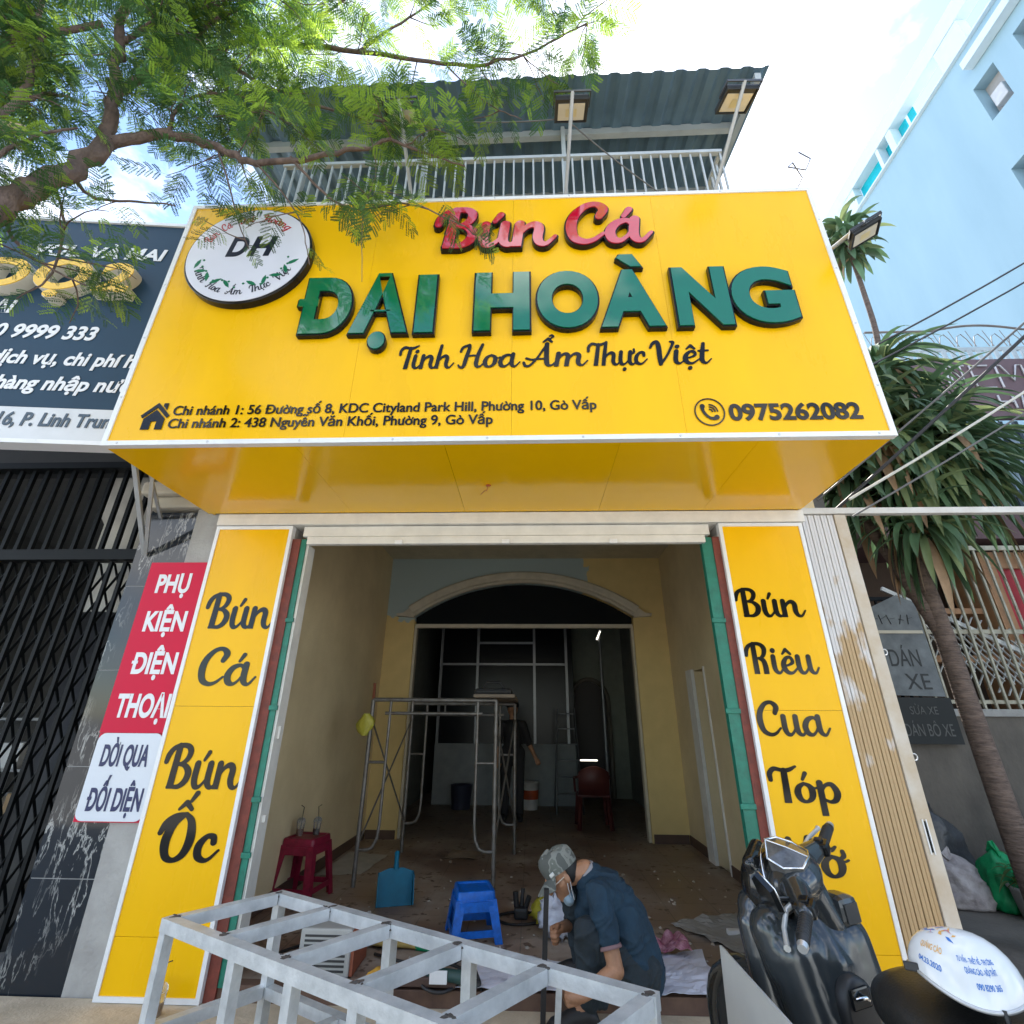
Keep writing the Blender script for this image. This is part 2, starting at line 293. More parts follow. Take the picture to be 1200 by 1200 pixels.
def script_polys(text, fat=0.0, shear=0.0, step=0.0135):
    strokes = []; x = 0.0
    for ch in text:
        if ch == ' ': x += .34; continue
        base, marks = CH.get(ch, (ch, [])); adv, st = G[base]
        allst = list(st)
        for k, cx, y in marks: allst += _acc(k, cx, y)
        for s_ in allst:
            cut = s_[-1] == 'h'; pts = [p for p in s_ if p != 'h']
            strokes.append(([(px + x, py, w + fat * 2) for px, py, w in pts], cut))
        x += adv
    x0, x1, y0, y1 = -.25, x + .4, -.5, 1.6
    nx, ny = int((x1 - x0) / step), int((y1 - y0) / step)
    gx = x0 + np.arange(nx) * step; gy = y0 + np.arange(ny) * step; F = np.full((ny, nx), -1.0)
    for pts, cut in strokes:
        c = np.array(crom(pts, 12)); f = np.full((ny, nx), -1.0)
        for px, py, w in c:
            r = max(w, .03) / 2; i0, i1 = int((px - r - x0) / step) - 2, int((px + r - x0) / step) + 3; j0, j1 = int((py - r - y0) / step) - 2, int((py + r - y0) / step) + 3
            i0, j0 = max(i0, 0), max(j0, 0)
            d = r - np.hypot(gx[None, i0:i1] - px, gy[j0:j1, None] - py); f[j0:j1, i0:i1] = np.maximum(f[j0:j1, i0:i1], d)
        if cut: f = np.minimum(f, (gy - (c[-1][1] - fat))[:, None] + 0 * f)
        F = np.maximum(F, f)
    F[0, :] = F[-1, :] = -1; F[:, 0] = F[:, -1] = -1
    return [[(px * step + x0 + (py * step + y0) * shear, py * step + y0) for px, py in p] for p in contours(F)], x
def contours(F):
    I = F > 0; q = I[:-1, :-1].astype(int) + 2 * I[:-1, 1:] + 4 * I[1:, 1:] + 8 * I[1:, :-1]
    js, is_ = np.nonzero((q > 0) & (q < 15)); nxt = {}
    tab = {1: [(3, 0)], 2: [(0, 1)], 3: [(3, 1)], 4: [(1, 2)], 5: [(3, 0), (1, 2)], 6: [(0, 2)], 7: [(3, 2)], 8: [(2, 3)], 9: [(2, 0)], 10: [(0, 1), (2, 3)], 11: [(2, 1)], 12: [(1, 3)], 13: [(1, 0)], 14: [(0, 3)]}
    def key(j, i, e): return (j, i, 0) if e == 0 else (j, i + 1, 1) if e == 1 else (j + 1, i, 0) if e == 2 else (j, i, 1)
    for j, i in zip(js.tolist(), is_.tolist()):
        for a, b in tab[int(q[j, i])]: nxt[key(j, i, a)] = key(j, i, b)
    def pos(k):
        j, i, o = k
        if o == 0: a, b = F[j, i], F[j, i + 1]; return (i + a / (a - b), j)
        a, b = F[j, i], F[j + 1, i]; return (i, j + a / (a - b))
    out = []
    while nxt:
        k0 = next(iter(nxt)); k = k0; p = []
        while k in nxt: p.append(pos(k)); k = nxt.pop(k)
        if len(p) > 6:
            keep = [p[0]]
            for t in p[1:]:
                if math.hypot(t[0] - keep[-1][0], t[1] - keep[-1][1]) > 0.6: keep.append(t)
            out.append(keep)
    return out
def script(text, fat=0.0, extr=0.001, shear=0.0, bev=0.0, step=0.0135):
    polys, w = script_polys(text, fat, shear, step); xs = [p[0] for q in polys for p in q]; x0, x1 = min(xs), max(xs)
    vs, fs = curve_mesh(polys, extr, bev); return [(x - x0, y, z) for x, y, z in vs], fs, x1 - x0
# ================================================================ SETTING
def paint_wall(name, a, b, zsplit, xsplit, rough=0.8):
    """old paint below/right, bare blue-grey primer above/left with a ragged roller edge"""
    m = bpy.data.materials.new(name); m.use_nodes = True; t = m.node_tree; bs = t.nodes['Principled BSDF']; bs.inputs['Roughness'].default_value = rough
    N = t.nodes.new; c = N('ShaderNodeTexCoord'); n = N('ShaderNodeTexNoise'); n.inputs['Scale'].default_value = 5; n.inputs['Detail'].default_value = 6
    sx = N('ShaderNodeSeparateXYZ'); t.links.new(c.outputs['Object'], sx.inputs[0]); t.links.new(c.outputs['Object'], n.inputs['Vector'])
    def math_(op, x, y):
        q = N('ShaderNodeMath'); q.operation = op
        for i, v in enumerate((x, y)):
            if isinstance(v, (int, float)): q.inputs[i].default_value = v
            else: t.links.new(v, q.inputs[i])
        return q.outputs[0]
    w = math_('MULTIPLY', math_('SUBTRACT', n.outputs['Fac'], 0.5), 0.6)
    up = math_('GREATER_THAN', math_('ADD', sx.outputs['Z'], w), zsplit); lf = math_('LESS_THAN', math_('ADD', sx.outputs['X'], w), xsplit)
    k = math_('MULTIPLY', up, lf); mxn = N('ShaderNodeMix'); mxn.data_type = 'RGBA'
    v = N('ShaderNodeMix'); v.data_type = 'RGBA'; v.inputs['A'].default_value = (*[x * .86 for x in a], 1); v.inputs['B'].default_value = (*[min(1, x * 1.1) for x in a], 1); t.links.new(n.outputs['Fac'], v.inputs['Factor'])
    t.links.new(k, mxn.inputs['Factor']); t.links.new(v.outputs['Result'], mxn.inputs['A']); mxn.inputs['B'].default_value = (*b, 1)
    t.links.new(mxn.outputs['Result'], bs.inputs['Base Color']); return m
def ground_mat():
    m = mat('concrete_ground', (0.50, 0.48, 0.44), 0.9, var=0.0, dirt=(0.38, 0.365, 0.33), scale=1.3, bump=0.5, bscale=60); return m
M_white = mat('white_paint', (0.72, 0.70, 0.65), 0.55, var=0.10, scale=7, dirt=None)
M_cream = mat('cream_wall', (0.76, 0.63, 0.39), 0.85, dirt=(0.60, 0.48, 0.28), scale=1.3, bump=0.2, bscale=60)
M_trim = mat('white_aluminium', (0.78, 0.79, 0.80), 0.3, var=0.05, scale=9)
M_yel = mat('yellow_acrylic', (0.93, 0.515, 0.0), 0.28, var=0, dirt=(0.86, 0.47, 0.002), scale=2.6, bump=0.3, bscale=1.1, spec=.25, stretch=(1, 1, .3))
M_yel2 = mat('yellow_soffit', (0.92, 0.52, 0.0), 0.15, var=0.03, scale=1.2, bump=0.3, bscale=1.3)
M_blk = mat('black_vinyl', (0.010, 0.010, 0.011), 0.22, var=0.1, spec=.25)
M_red_face = mat('red_acrylic', (0.52, 0.006, 0.03), 0.045, var=0.03, spec=1.0, coat=.5)
M_grn_face = mat('green_acrylic', (0.0, 0.14, 0.055), 0.04, var=0.04, spec=1.0, coat=.5)
M_conc = mat('grey_render', (0.42, 0.41, 0.39), 0.85, dirt=(0.30, 0.29, 0.275), scale=5, bump=0.25, bscale=50)
M_dark = mat('dark_interior', (0.05, 0.05, 0.05), 0.9, var=0.2)
M_glass = mat('dark_glass', (0.010, 0.012, 0.014), 0.22, var=0, spec=.15)
M_floor = floor_mat('dusty_tile_floor', (0.24, 0.155, 0.11), (0.10, 0.07, 0.05), (0.40, 0.34, 0.28), .4)
M_alu = mat('mill_aluminium', (0.62, 0.63, 0.64), 0.35, metal=0.7, var=0.12, scale=14)

g = MB(); g.add([(-300, -300, 0), (300, -300, 0), (300, 300, 0), (-300, 300, 0)], [(0, 1, 2, 3)])
tag(g.build('ground', ground_mat()), kind='structure')
f = MB(); f.box(-2.12, 2.12, 0.0, 9.2, 0.004, 0.12)
tag(f.build('floor', M_floor), kind='structure')
f = MB(); f.box(-3.4, 2.899, -3.0, -0.012, 0.004, 0.065)
f2 = MB(); f2.box(2.9, 9.0, -1.0, 2.5, .003, .012); tag(f2.build('driveway', mat('dark_driveway', (.17, .155, .135), .9, dirt=(.10, .09, .078), scale=2.2, bump=.4, bscale=40)), kind='structure')
tag(f.build('pavement', mat('tan_paving', (0.60, 0.50, 0.36), 0.8, dirt=(0.42, 0.34, 0.235), scale=6, bump=0.3, bscale=60)), kind='structure')

# ================================================================ SHOP BUILDING
B = thing('shop_building', 'narrow shop building under renovation behind the yellow signboard, cream walled ground floor standing open', 'building', (0, 0, 0))
quick('left_wall', M_cream, B, (-2.40, -2.10, 0.125, 3.80, 0.0, 6.6))
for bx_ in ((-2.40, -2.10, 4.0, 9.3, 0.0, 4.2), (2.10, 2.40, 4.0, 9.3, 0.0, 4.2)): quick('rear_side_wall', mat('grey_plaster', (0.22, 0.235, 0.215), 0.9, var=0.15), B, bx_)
b = MB(); b.box(2.10, 2.40, 0.125, 2.42, 0, 6.6); b.box(2.10, 2.40, 2.80, 3.80, 0, 6.6); b.box(2.10, 2.40, 2.42, 2.80, 2.12, 6.6); b.build('right_wall', M_cream, B)
quick('dark_doorway_panel', M_dark, B, (2.22, 2.26, 2.42, 2.80, 0.12, 2.12))  # dark panel stands in for the unlit space through the doorway
quick('side_door_frame', M_white, B, (2.06, 2.098, 2.80, 3.02, 0.121, 2.14), (2.08, 2.098, 2.40, 2.42, 0.121, 2.14))
for bx_ in ((2.085, 2.098, 0.13, 2.39, 0.121, 0.22), (2.085, 2.098, 3.03, 3.79, 0.121, 0.22), (-2.098, -2.085, 0.13, 3.79, 0.121, 0.22), (1.64, 2.08, 3.785, 3.798, 0.121, 0.22), (-2.08, -1.69, 3.785, 3.798, 0.121, 0.22)): quick('skirting', mat('brown_skirting', (0.10, 0.06, 0.042), 0.6), B, bx_)
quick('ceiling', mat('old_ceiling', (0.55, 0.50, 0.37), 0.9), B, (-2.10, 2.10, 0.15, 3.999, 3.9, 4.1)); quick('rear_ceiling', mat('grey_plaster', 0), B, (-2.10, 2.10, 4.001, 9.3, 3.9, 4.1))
# back wall with the segmental arch
ax0, ax1, zs, zc = -1.67, 1.62, 2.99, 3.50
cxa = (ax0 + ax1) / 2; hw = (ax1 - ax0) / 2; rise = zc - zs; ra = (hw * hw + rise * rise) / (2 * rise)
arc = [(cxa + ra * math.sin(t), zc - ra + ra * math.cos(t)) for t in np.linspace(-math.asin(hw / ra), math.asin(hw / ra), 25)]
b = MB()
for i in range(24):
    (xa, za), (xb, zb) = arc[i], arc[i + 1]
    b.prism([(xa, za), (xb, zb), (xb, 3.9), (xa, 3.9)], 3.8, 4.0)
b.box(-2.1, ax0, 3.8, 4.0, 0.12, 3.9); b.box(ax1, 2.1, 3.8, 4.0, 0.12, 3.9)
b.build('back_wall', paint_wall('patch_painted_wall', (0.72, 0.55, 0.24), (0.40, 0.49, 0.50), 2.98, 0.95), B)
b = MB(); rings = []
for t in np.linspace(-math.asin(hw / ra) * 1.0, math.asin(hw / ra) * 1.0, 33):
    ring = []
    for dr, dy in ((0.0, 0.03), (0.0, -0.03), (0.03, -0.05), (0.06, -0.04), (0.09, -0.06), (0.15, -0.075), (0.17, -0.06), (0.17, 0.03)):
        r_ = ra + dr; ring.append((cxa + r_ * math.sin(t), 3.79 + dy, zc - ra + r_ * math.cos(t)))
    rings.append(ring)
b.loft(rings, True, False)
for sx, xx in ((-1, ax0), (1, ax1)): b.prism([(xx - sx * .0, 2.965), (xx + sx * .26, 2.985), (xx + sx * .27, 3.02), (xx + sx * .17, 3.03), (xx + sx * .08, 3.1), (xx - sx * 0.0, 3.0)], 3.72, 3.81)
b.build('arch_moulding', mat('old_white_moulding', (0.55, 0.50, 0.40), 0.7), B)
quick('transom_bar', mat('old_white_moulding', 0), B, (ax0 + .002, ax1 - .002, 3.86, 3.93, 2.83, 2.885))
b = MB(); b.prism([(x * .998 + cxa * .002, z - .002) for x, z in arc] + [(ax1 - .004, 2.887), (ax0 + .004, 2.887)], 3.895, 3.905); b.build('fanlight_glass', M_glass, B)
for bx_ in ((ax0 + .001, ax0 + .035, 3.84, 3.96, 0.121, 2.829), (ax1 - .035, ax1 - .001, 3.84, 3.96, 0.121, 2.829)): quick('arch_jamb', mat('old_white_moulding', 0), B, bx_)
# rear room: glazed partition, arched inner door
P_ = quick('glazed_partition', mat('grey_low_panel', (0.24, 0.26, 0.26), 0.6), B, (-1.75, 0.95, 6.62, 6.70, 0.12, 1.13))
quick('partition_glass', M_glass, P_, (-1.70, 0.93, 6.655, 6.665, 1.13, 3.89))
b = MB()
for x in (-1.72, -0.98, 0.16, 0.80): b.box(x - .025, x + .025, 6.61, 6.71, 1.131, 3.89)
for x0, x1, z in ((-1.695, -1.005, 2.58), (-.955, .135, 2.58), (.185, .775, 2.58), (-.955, .135, 3.0)): b.box(x0, x1, 6.62, 6.70, z - .02, z + .02)
b.build('partition_mullion', mat('dull_alu', (0.28, 0.29, 0.30), 0.4, metal=0.5), P_)
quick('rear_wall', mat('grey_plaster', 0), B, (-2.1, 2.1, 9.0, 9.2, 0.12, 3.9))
b = MB(); ps = [(0.98, 0.13), (0.98, 1.9)] + [(1.33 + .35 * math.cos(t), 1.9 + .42 * math.sin(t)) for t in np.linspace(math.pi, 0, 12)][1:] + [(1.68, 0.13)]
b.prism(ps, 7.6, 7.64); dn = b.build('inner_door', mat('dark_timber', (0.03, 0.02, 0.016), 0.5), B)
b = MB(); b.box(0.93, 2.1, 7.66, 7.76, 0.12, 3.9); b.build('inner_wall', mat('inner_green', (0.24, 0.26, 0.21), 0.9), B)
b = MB(); b.tube([(0.94, 7.58, 0.13), (0.94, 7.58, 1.9)] + [(1.33 + .40 * math.cos(t), 7.58, 1.9 + .47 * math.sin(t)) for t in np.linspace(math.pi, 0, 12)] + [(1.73, 7.58, 0.13)], 0.05, 6); b.build('inner_door_moulding', mat('inner_mould', (0.16, 0.14, 0.11), 0.7), dn)
b = MB(); b.lathe([(0.02, 0), (0.10, -.01), (0.15, -.04), (0.17, -.075), (0.16, -.08), (0.02, -.11)], (-.03, 2.75, 3.9), 20); b.build('ceiling_lamp_shade', mat('lamp_grey', (0.25, 0.26, 0.26), 0.3), B)
# front: jambs, lintel, door tracks
quick('front_wall', M_conc, B, (-2.40, -1.785, 0.0, 0.12, 0.0, 3.05), (1.53, 2.18, 0.0, 0.12, 0.0, 3.05), (-2.40, 2.18, 0.0, 0.14, 3.06, 5.15))
for bx_ in ((-1.784, -1.717, -.03, .11, .066, 2.85), (1.476, 1.529, -.03, .11, .066, 2.85)): quick('red_brown_jamb', mat('oxide_red', (0.17, 0.035, 0.022), 0.6, var=0.3, scale=20), B, bx_)
M_teal = mat('teal_enamel', (0.010, 0.17, 0.115), 0.45, var=0.25, scale=18, bump=0.1)
for x0, x1, s in ((-1.716, -1.677, 1), (1.40, 1.475, -1)):
    b = MB(); b.box(x0, x1, -.015, .035, .13, 2.85); b.box(x0 - .002, x1 + .002, -.021, -.0155, .13, 2.85)
    for z in (.75, 1.05, 1.6, 2.2): b.cham(x0 - .004 if s > 0 else x0 - .018, x1 + (.018 if s > 0 else .004), -.035, -.022, z, z + .03, c=.003)
    b.build('door_track', M_teal, B)
b = MB(); b.box(-1.676, -1.657, -.005, .11, .125, 2.81); b.box(-1.656, -1.64, .03, .06, 1.42, 1.50); b.box(-1.656, -1.638, .03, .06, .93, .97); b.build('white_stop', M_white, B)
LT = quick('lintel', M_white, B, (-2.40, 2.18, -.075, .12, 2.955, 3.048), ch=.004)
quick('lower_lintel', M_white, B, (-1.70, 1.46, -.045, .11, 2.865, 2.948), ch=.004)
quick('ceiling_rail', M_white, B, (-1.66, 1.42, -.05, .0, 2.80, 2.862), ch=.006)
for x in (-.93, -.10, .72):
    b = MB(); b.cham(x - .03, x + .03, -.075, -.052, 2.79, 2.825, c=.008); b.build('rail_clip', mat('plastic_white', (.8, .8, .8), .35), B)
quick('threshold', mat('brown_threshold', (.15, .085, .055), .7, dirt=(.07, .035, .025), scale=7), B, (-1.78, 1.53, -.011, .07, .06, .142), ch=.006)
# upper storey: slab, parapet, dark wall with opening
M_up = mat('blue_grey_wall', (0.10, 0.13, 0.16), 0.85)
quick('balcony_slab', M_conc, B, (-2.40, 2.18, -1.05, 0.0, 5.02, 5.18))
quick('upper_wall', M_up, B, (-2.098, 2.098, 0.16, 0.30, 4.12, 6.74))
b = MB()
for x in np.linspace(-2.0, 1.70, 46): b.box(x - .007, x + .007, -.957, -.943, 5.20, 5.93)
for y in np.linspace(-.86, -.02, 9): b.box(1.691, 1.709, y - .009, y + .009, 5.20, 5.93)
b.box(-2.02, 1.715, -.968, -.932, 5.931, 5.965); b.box(-2.02, 1.715, -.968, -.932, 5.181, 5.199); b.box(1.685, 1.715, -.931, -.001, 5.931, 5.965)
rl = b.build('balcony_railing', mat('pale_railing', (0.42, 0.46, 0.48), 0.45), B)
b = MB()
for x in (-1.95, -.85, .42): b.box(x - .018, x + .018, -.80, -.764, 5.18, 6.66)
b.build('roof_post', mat('pale_railing', 0), B)
b = MB(); nx = 300; prof = []
for i in range(nx + 1):
    x = -2.7 + 4.83 * i / nx; u = (x * 5.4) % 1.0; h = 0.028 * max(0, min(1, (0.5 - abs(u - .5)) * 7 - 1.4)); prof.append((x, h))
slope = lambda x: (x - 2.1) * 0.012
b.loft([[(x, -1.22, 6.60 + slope(x) + h) for x, h in prof], [(x, 0.155, 6.86 + slope(x) + h) for x, h in prof]], False, False, closed=False)
b.loft([[(x, -1.22, 6.604 + slope(x) + h) for x, h in prof], [(x, 0.155, 6.864 + slope(x) + h) for x, h in prof]], False, False, closed=False)
rf = b.build('corrugated_roof', mat('blue_steel_sheet', (0.13, 0.21, 0.28), 0.4, metal=0.2, var=0.1), B, fix=False)
b = MB(); b.bar((-2.6, -.74, 6.60), (2.05, -.74, 6.655), .05, .09); b.bar((-2.6, -.06, 6.73), (2.05, -.06, 6.785), .05, .09); b.bar((2.03, -1.19, 6.54), (2.03, .15, 6.80), .05, .07); b.build('roof_beam', mat('beam_grey', (0.36, 0.40, 0.42), 0.5), rf)

# ================================================================ MAIN SIGN
SX0, SX1, SY, SZ0, SZ1 = -2.498, 2.178, -1.129, 3.0505, 5.1955
T = thing('shop_sign', 'large projecting yellow box signboard with raised red and green lettering', 'sign', (0, SY, SZ0))
b = MB(); xs = [SX0 + .03, -1.02, -.02, 1.0, SX1 - .03]
for i in range(4): b.box(xs[i] + .0006, xs[i + 1] - .0006, SY, SY + .03, SZ0 + .03, SZ1 - .03)
b.build('face_panel', M_yel, T)
b = MB(); xs = [SX0 + .012, -1.32, -.42, .62, 1.42, SX1 - .012]
for i in range(5): b.box(xs[i] + .001, xs[i + 1] - .001, SY + .035, -.078, SZ0 + .001, SZ0 + .02)
sf = b.build('soffit_panel', M_yel2, T)
b = MB(); b.lathe([(.004, 0), (.014, -.002), (.018, -.006), (.006, -.008)], (-.2, -.55, SZ0 + .002), 10); b.tube([(-.2, -.55, SZ0), (-.215, -.52, SZ0 - .03), (-.23, -.50, SZ0 - .02), (-.26, -.47, SZ0 - .035)], .0025, 5); b.build('wire_stub', mat('orange_wire', (.5, .09, .01), .5), sf)
quick('side_panel', M_yel, T, (SX0 + .003, SX0 + .02, SY + .035, 0, SZ0 + .022, SZ1 - .012)); quick('side_panel', M_yel, T, (SX1 - .02, SX1 - .003, SY + .035, 0, SZ0 + .022, SZ1 - .012))
quick('top_panel', M_yel, T, (SX0 + .022, SX1 - .022, SY + .032, 0, SZ1 - .03, SZ1 - .012))
b = MB(); e = .032
b.box(SX0, SX1, SY - .008, SY + .033, SZ0, SZ0 + e); b.box(SX0, SX1, SY - .008, SY + .033, SZ1 - e, SZ1)
b.box(SX0, SX0 + e, SY - .008, SY + .033, SZ0 + e, SZ1 - e); b.box(SX1 - e, SX1, SY - .008, SY + .033, SZ0 + e, SZ1 - e); b.build('edge_trim', M_trim, T)
for x_, z_ in [(x_, z_) for z_ in (SZ0 + .016, SZ1 - .016) for x_ in np.linspace(SX0 + .1, SX1 - .1, 9)] + [(x_, z_) for x_ in (SX0 + .016, SX1 - .016) for z_ in np.linspace(SZ0 + .35, SZ1 - .35, 4)]:
    b = MB(); b.lathe([(.0075, 0), (.007, .002), (.003, .0035)], (0, 0, 0), 10, Matrix.Rotation(R(90), 3, 'X')); b.build('screw', M_alu, T, M=Matrix.Translation((x_, SY - .008, z_)))
FY = SY - .002
def channel(nm, fn, x0, z0, w, h, face_m, fat, **k):
    """raised letter: dark body a little fatter than its glossy face"""
    body = MB(); put(body, fn(fat, .017), x0, z0, w, h, FY - .019)
    o = body.build(nm, M_blk, T, fix=False)
    fc = MB(); put(fc, fn(0.0, .004), x0 + k.get('in_', .012), z0, w - 2 * k.get('in_', .012), h, FY - .041)
    fc.build('letter_face', face_m, o, fix=False)
def cap(ch): return lambda fat, ex: sans(ch, 0.050 + fat, ex, bev=0.0)
for ch, x0, x1, z0, z1 in (('Đ', -1.470, -1.085, 3.885, 4.345), ('Ạ', -1.098, -.692, 3.882, 4.345), ('I', -.668, -.522, 3.878, 4.35), ('H', -.280, .106, 3.882, 4.355), ('O', .133, .556, 3.885, 4.36), ('A', .543, .972, 3.890, 4.35), ('N', 1.035, 1.405, 3.89, 4.36), ('G', 1.400, 1.825, 3.89, 4.355)):
    channel('letter', cap(ch), x0, z0 + (.012 if ch in 'OG' else 0), x1 - x0, z1 - z0 - (.024 if ch in 'OG' else 0), M_grn_face, .016)
for y0_, y1_, k_, m_ in ((FY - .036, FY - .002, .010, M_blk), (FY - .045, FY - .0365, 0, M_grn_face)):
    b = MB(); b.prism([(.690 - k_, 4.470 - k_ * .2), (.715 - k_, 4.500 + k_), (.800 + k_ * .3, 4.500 + k_), (.852 + k_ * 1.6, 4.385 - k_), (.780 - k_ * .3, 4.385 - k_)], y0_, y1_); o_ = b.build('accent_mark' if m_ is M_blk else 'accent_face', m_, T if m_ is M_blk else o_)
def scr(s, fat0=0.015, sh=.12): return lambda fat, ex: script(s, fat0 + fat, ex, sh, step=.011)
channel('letter', scr('Bún'), -.60, 4.615, .905, .40, M_red_face, .022)
channel('letter', scr('Cá'), .345, 4.625, .635, .41, M_red_face, .022)
def vinyl(nm, tm, x0, z0, w, h, y=FY - .0025, m=None, par=None, M=None):
    b = MB(); put(b, tm, x0, z0, w, h, y, M=M); return b.build(nm, m or M_blk, par or T, fix=False)
M_vin = mat('black_mirror_vinyl', (0.012, 0.011, 0.010), 0.08, var=0.0, spec=0.30)
for s, x0, x1 in (('Tinh', -.745, -.385), ('Hoa', -.365, .035), ('Ẩm', .045, .46), ('Thực', .455, .83), ('Việt', .845, 1.225)):
    vinyl('lettering', script(s, 0.006, .0015, .16), x0, 3.585, x1 - x0, .185, m=M_vin)
for s_, xa_, za_, wa_ in (('Chi nhánh 1: 56 Đường số 8, KDC Cityland Park Hill, Phường 10, Gò Vấp', -2.114, 3.262, 2.60), ('Chi nhánh 2: 438 Nguyễn Văn Khối, Phường 9, Gò Vấp', -2.120, 3.168, 1.985)):
    base_ = s_.translate(str.maketrans('ườễĐ', 'uòêD')); vs_, fs_, w_t = sans(base_, 0.0, .0012); vs_, fs_ = list(vs_), list(fs_)
    for i_, c_ in enumerate(s_):
        if c_ in 'ườễĐ':
            xr = sans(base_[:i_ + 1], 0.0, .0012)[2]; xl = sans(base_[:i_], 0.0, .0012)[2]; xm = (xl + xr) / 2 + .02
            quads = {'ư': [[(xr - .03, .60), (xr + .05, .60), (xr + .11, .76), (xr + .03, .80)]], 'ờ': [[(xr - .08, .56), (xr - .0, .54), (xr + .08, .74), (xr + .0, .78)]], 'Đ': [[(xr - .92, .44), (xr - .42, .44), (xr - .42, .55), (xr - .92, .55)]], 'ễ': [[(xm - .24, 1.02), (xm - .08, 1.12), (xm - .08, 1.26), (xm - .24, 1.16)], [(xm - .08, 1.12), (xm + .1, 1.04), (xm + .1, 1.18), (xm - .08, 1.26)], [(xm + .1, 1.04), (xm + .26, 1.16), (xm + .26, 1.30), (xm + .1, 1.18)]]}[c_]
            for q_ in quads: n_ = len(vs_); vs_ += [(x_, y_, .0012) for x_, y_ in q_]; fs_.append((n_, n_ + 1, n_ + 2, n_ + 3))
    b = MB(); tm_ = (vs_, fs_, w_t)
    for k_, (dx_, dz_) in enumerate(((0, 0), (.0045, 0), (.0022, .0018))): put(b, tm_, xa_ + dx_, za_ + dz_, wa_, .070, FY - .0022 - .0003 * k_)
    b.build('lettering', M_vin, T, fix=False)
vinyl('lettering', sans('0975262082', .035, .0015), 1.262, 3.172, .760, .112, m=M_vin)
def strokes_mesh(sts, step=.012, fat=0, extr=.0015, x0=-.3, x1=1.5, y0=-.5, y1=1.5):
    nx, ny = int((x1 - x0) / step), int((y1 - y0) / step); gx = x0 + np.arange(nx) * step; gy = y0 + np.arange(ny) * step; F = np.full((ny, nx), -1.0)
    for pts in sts:
        for px, py, w in crom(pts, 14): F = np.maximum(F, w / 2 - np.hypot(gx[None] - px, gy[:, None] - py))
    F[0] = F[-1] = -1; F[:, 0] = F[:, -1] = -1
    return curve_mesh([[(px * step + x0, py * step + y0) for px, py in p] for p in contours(F)], extr)
ring_ = [(.5 + .5 * math.cos(t), .5 + .5 * math.sin(t), .045) for t in np.linspace(0, 2 * math.pi, 25)]
hand = [[(.28, .72, .17), (.27, .6, .11), (.34, .42, .10), (.48, .28, .10), (.62, .25, .12), (.72, .30, .17)]]
wav = [[(.50 + r * math.cos(t), .50 + r * math.sin(t), .045) for t in np.linspace(R(5), R(85), 6)] for r in (.10, .19, .28)]
vs, fs = strokes_mesh([ring_] + hand + wav, x0=-.1, x1=1.15, y0=-.1, y1=1.15); b = MB(); b.add([(1.066 + x * .170, FY - .0025 - z, 3.137 + y * .185) for x, y, z in vs], fs); b.build('phone_icon', M_vin, T, fix=False)
b = MB(); X = lambda u: -2.308 + u * .175; Z = lambda v: 3.160 + v * .195
for poly in ([(-.02, .52), (.5, 1.0), (1.02, .52), (.94, .42), (.5, .82), (.06, .42)], [(.12, .40), (.5, .74), (.88, .40), (.88, 0), (.62, 0), (.62, .3), (.42, .3), (.42, 0), (.12, 0)], [(.70, .87), (.86, .72), (.86, .98), (.70, .98)]):
    b.prism([(X(u), Z(v)) for u, v in poly], FY - .004, FY - .001)
b.build('house_icon', M_vin, T)
# round logo board
LC = Vector((-1.905, SY, 4.590)); LRx, LRz = .455, .470
b = MB()
ring = lambda k, y: [(LC.x + LRx * k * math.cos(t), y, LC.z + LRz * k * math.sin(t)) for t in np.linspace(0, 2 * math.pi, 73)[:-1]]
b.loft([ring(1, SY - .002), ring(1, SY - .05), ring(.985, SY - .056)], True, False); lg = b.build('logo_disc', M_blk, T)
b = MB(); b.loft([ring(.965, SY - .055), ring(.965, SY - .060)], True, False); b.build('logo_face', mat('white_acrylic', (.74, .74, .82), .2, var=.02), lg)
LY = SY - .0615
def on_arc(nm, words, r, m, h, total, centre_deg, inside):
    """script lettering bent round the disc"""
    b = MB()
    for s, a0, a1 in words:
        vs, fs, w = script(s, 0.0, .0008, .1, step=.02)
        out = []
        for x, y, z in vs:
            t = R(a0 + (a1 - a0) * x / w); rr = (r + y * h) if not inside else (r - y * h)
            out.append((LC.x + rr * math.cos(t) * LRx, LY - z, LC.z + rr * math.sin(t) * LRz))
        b.add(out, fs)
    b.build(nm, m, lg, fix=False)
M_logo_red = mat('logo_red', (.45, .01, .02), .3, var=0); M_logo_navy = mat('logo_navy', (.01, .012, .03), .3, var=0); M_logo_green = mat('logo_green', (.0, .16, .07), .3, var=.1)
on_arc('logo_lettering', (('Bún', 160, 141), ('Cá', 135, 122), ('Đại', 114, 94), ('Hoàng', 84, 42)), .70, M_logo_red, .16, 0, 90, False)
on_arc('logo_lettering', (('Tinh', 202, 226), ('Hoa', 232, 252), ('Ẩm', 258, 277), ('Thực', 284, 308), ('Việt', 314, 336)), .84, M_logo_navy, .15, 0, 270, True)
b = MB(); put(b, sans('D', .04, .0008, .2), LC.x - .16, LC.z - .02, .15, .19, LY); put(b, sans('H', .04, .0008, .2), LC.x + .0, LC.z - .02, .19, .19, LY); b.build('logo_monogram', M_logo_navy, lg, fix=False)
b = MB(); random.seed(3)
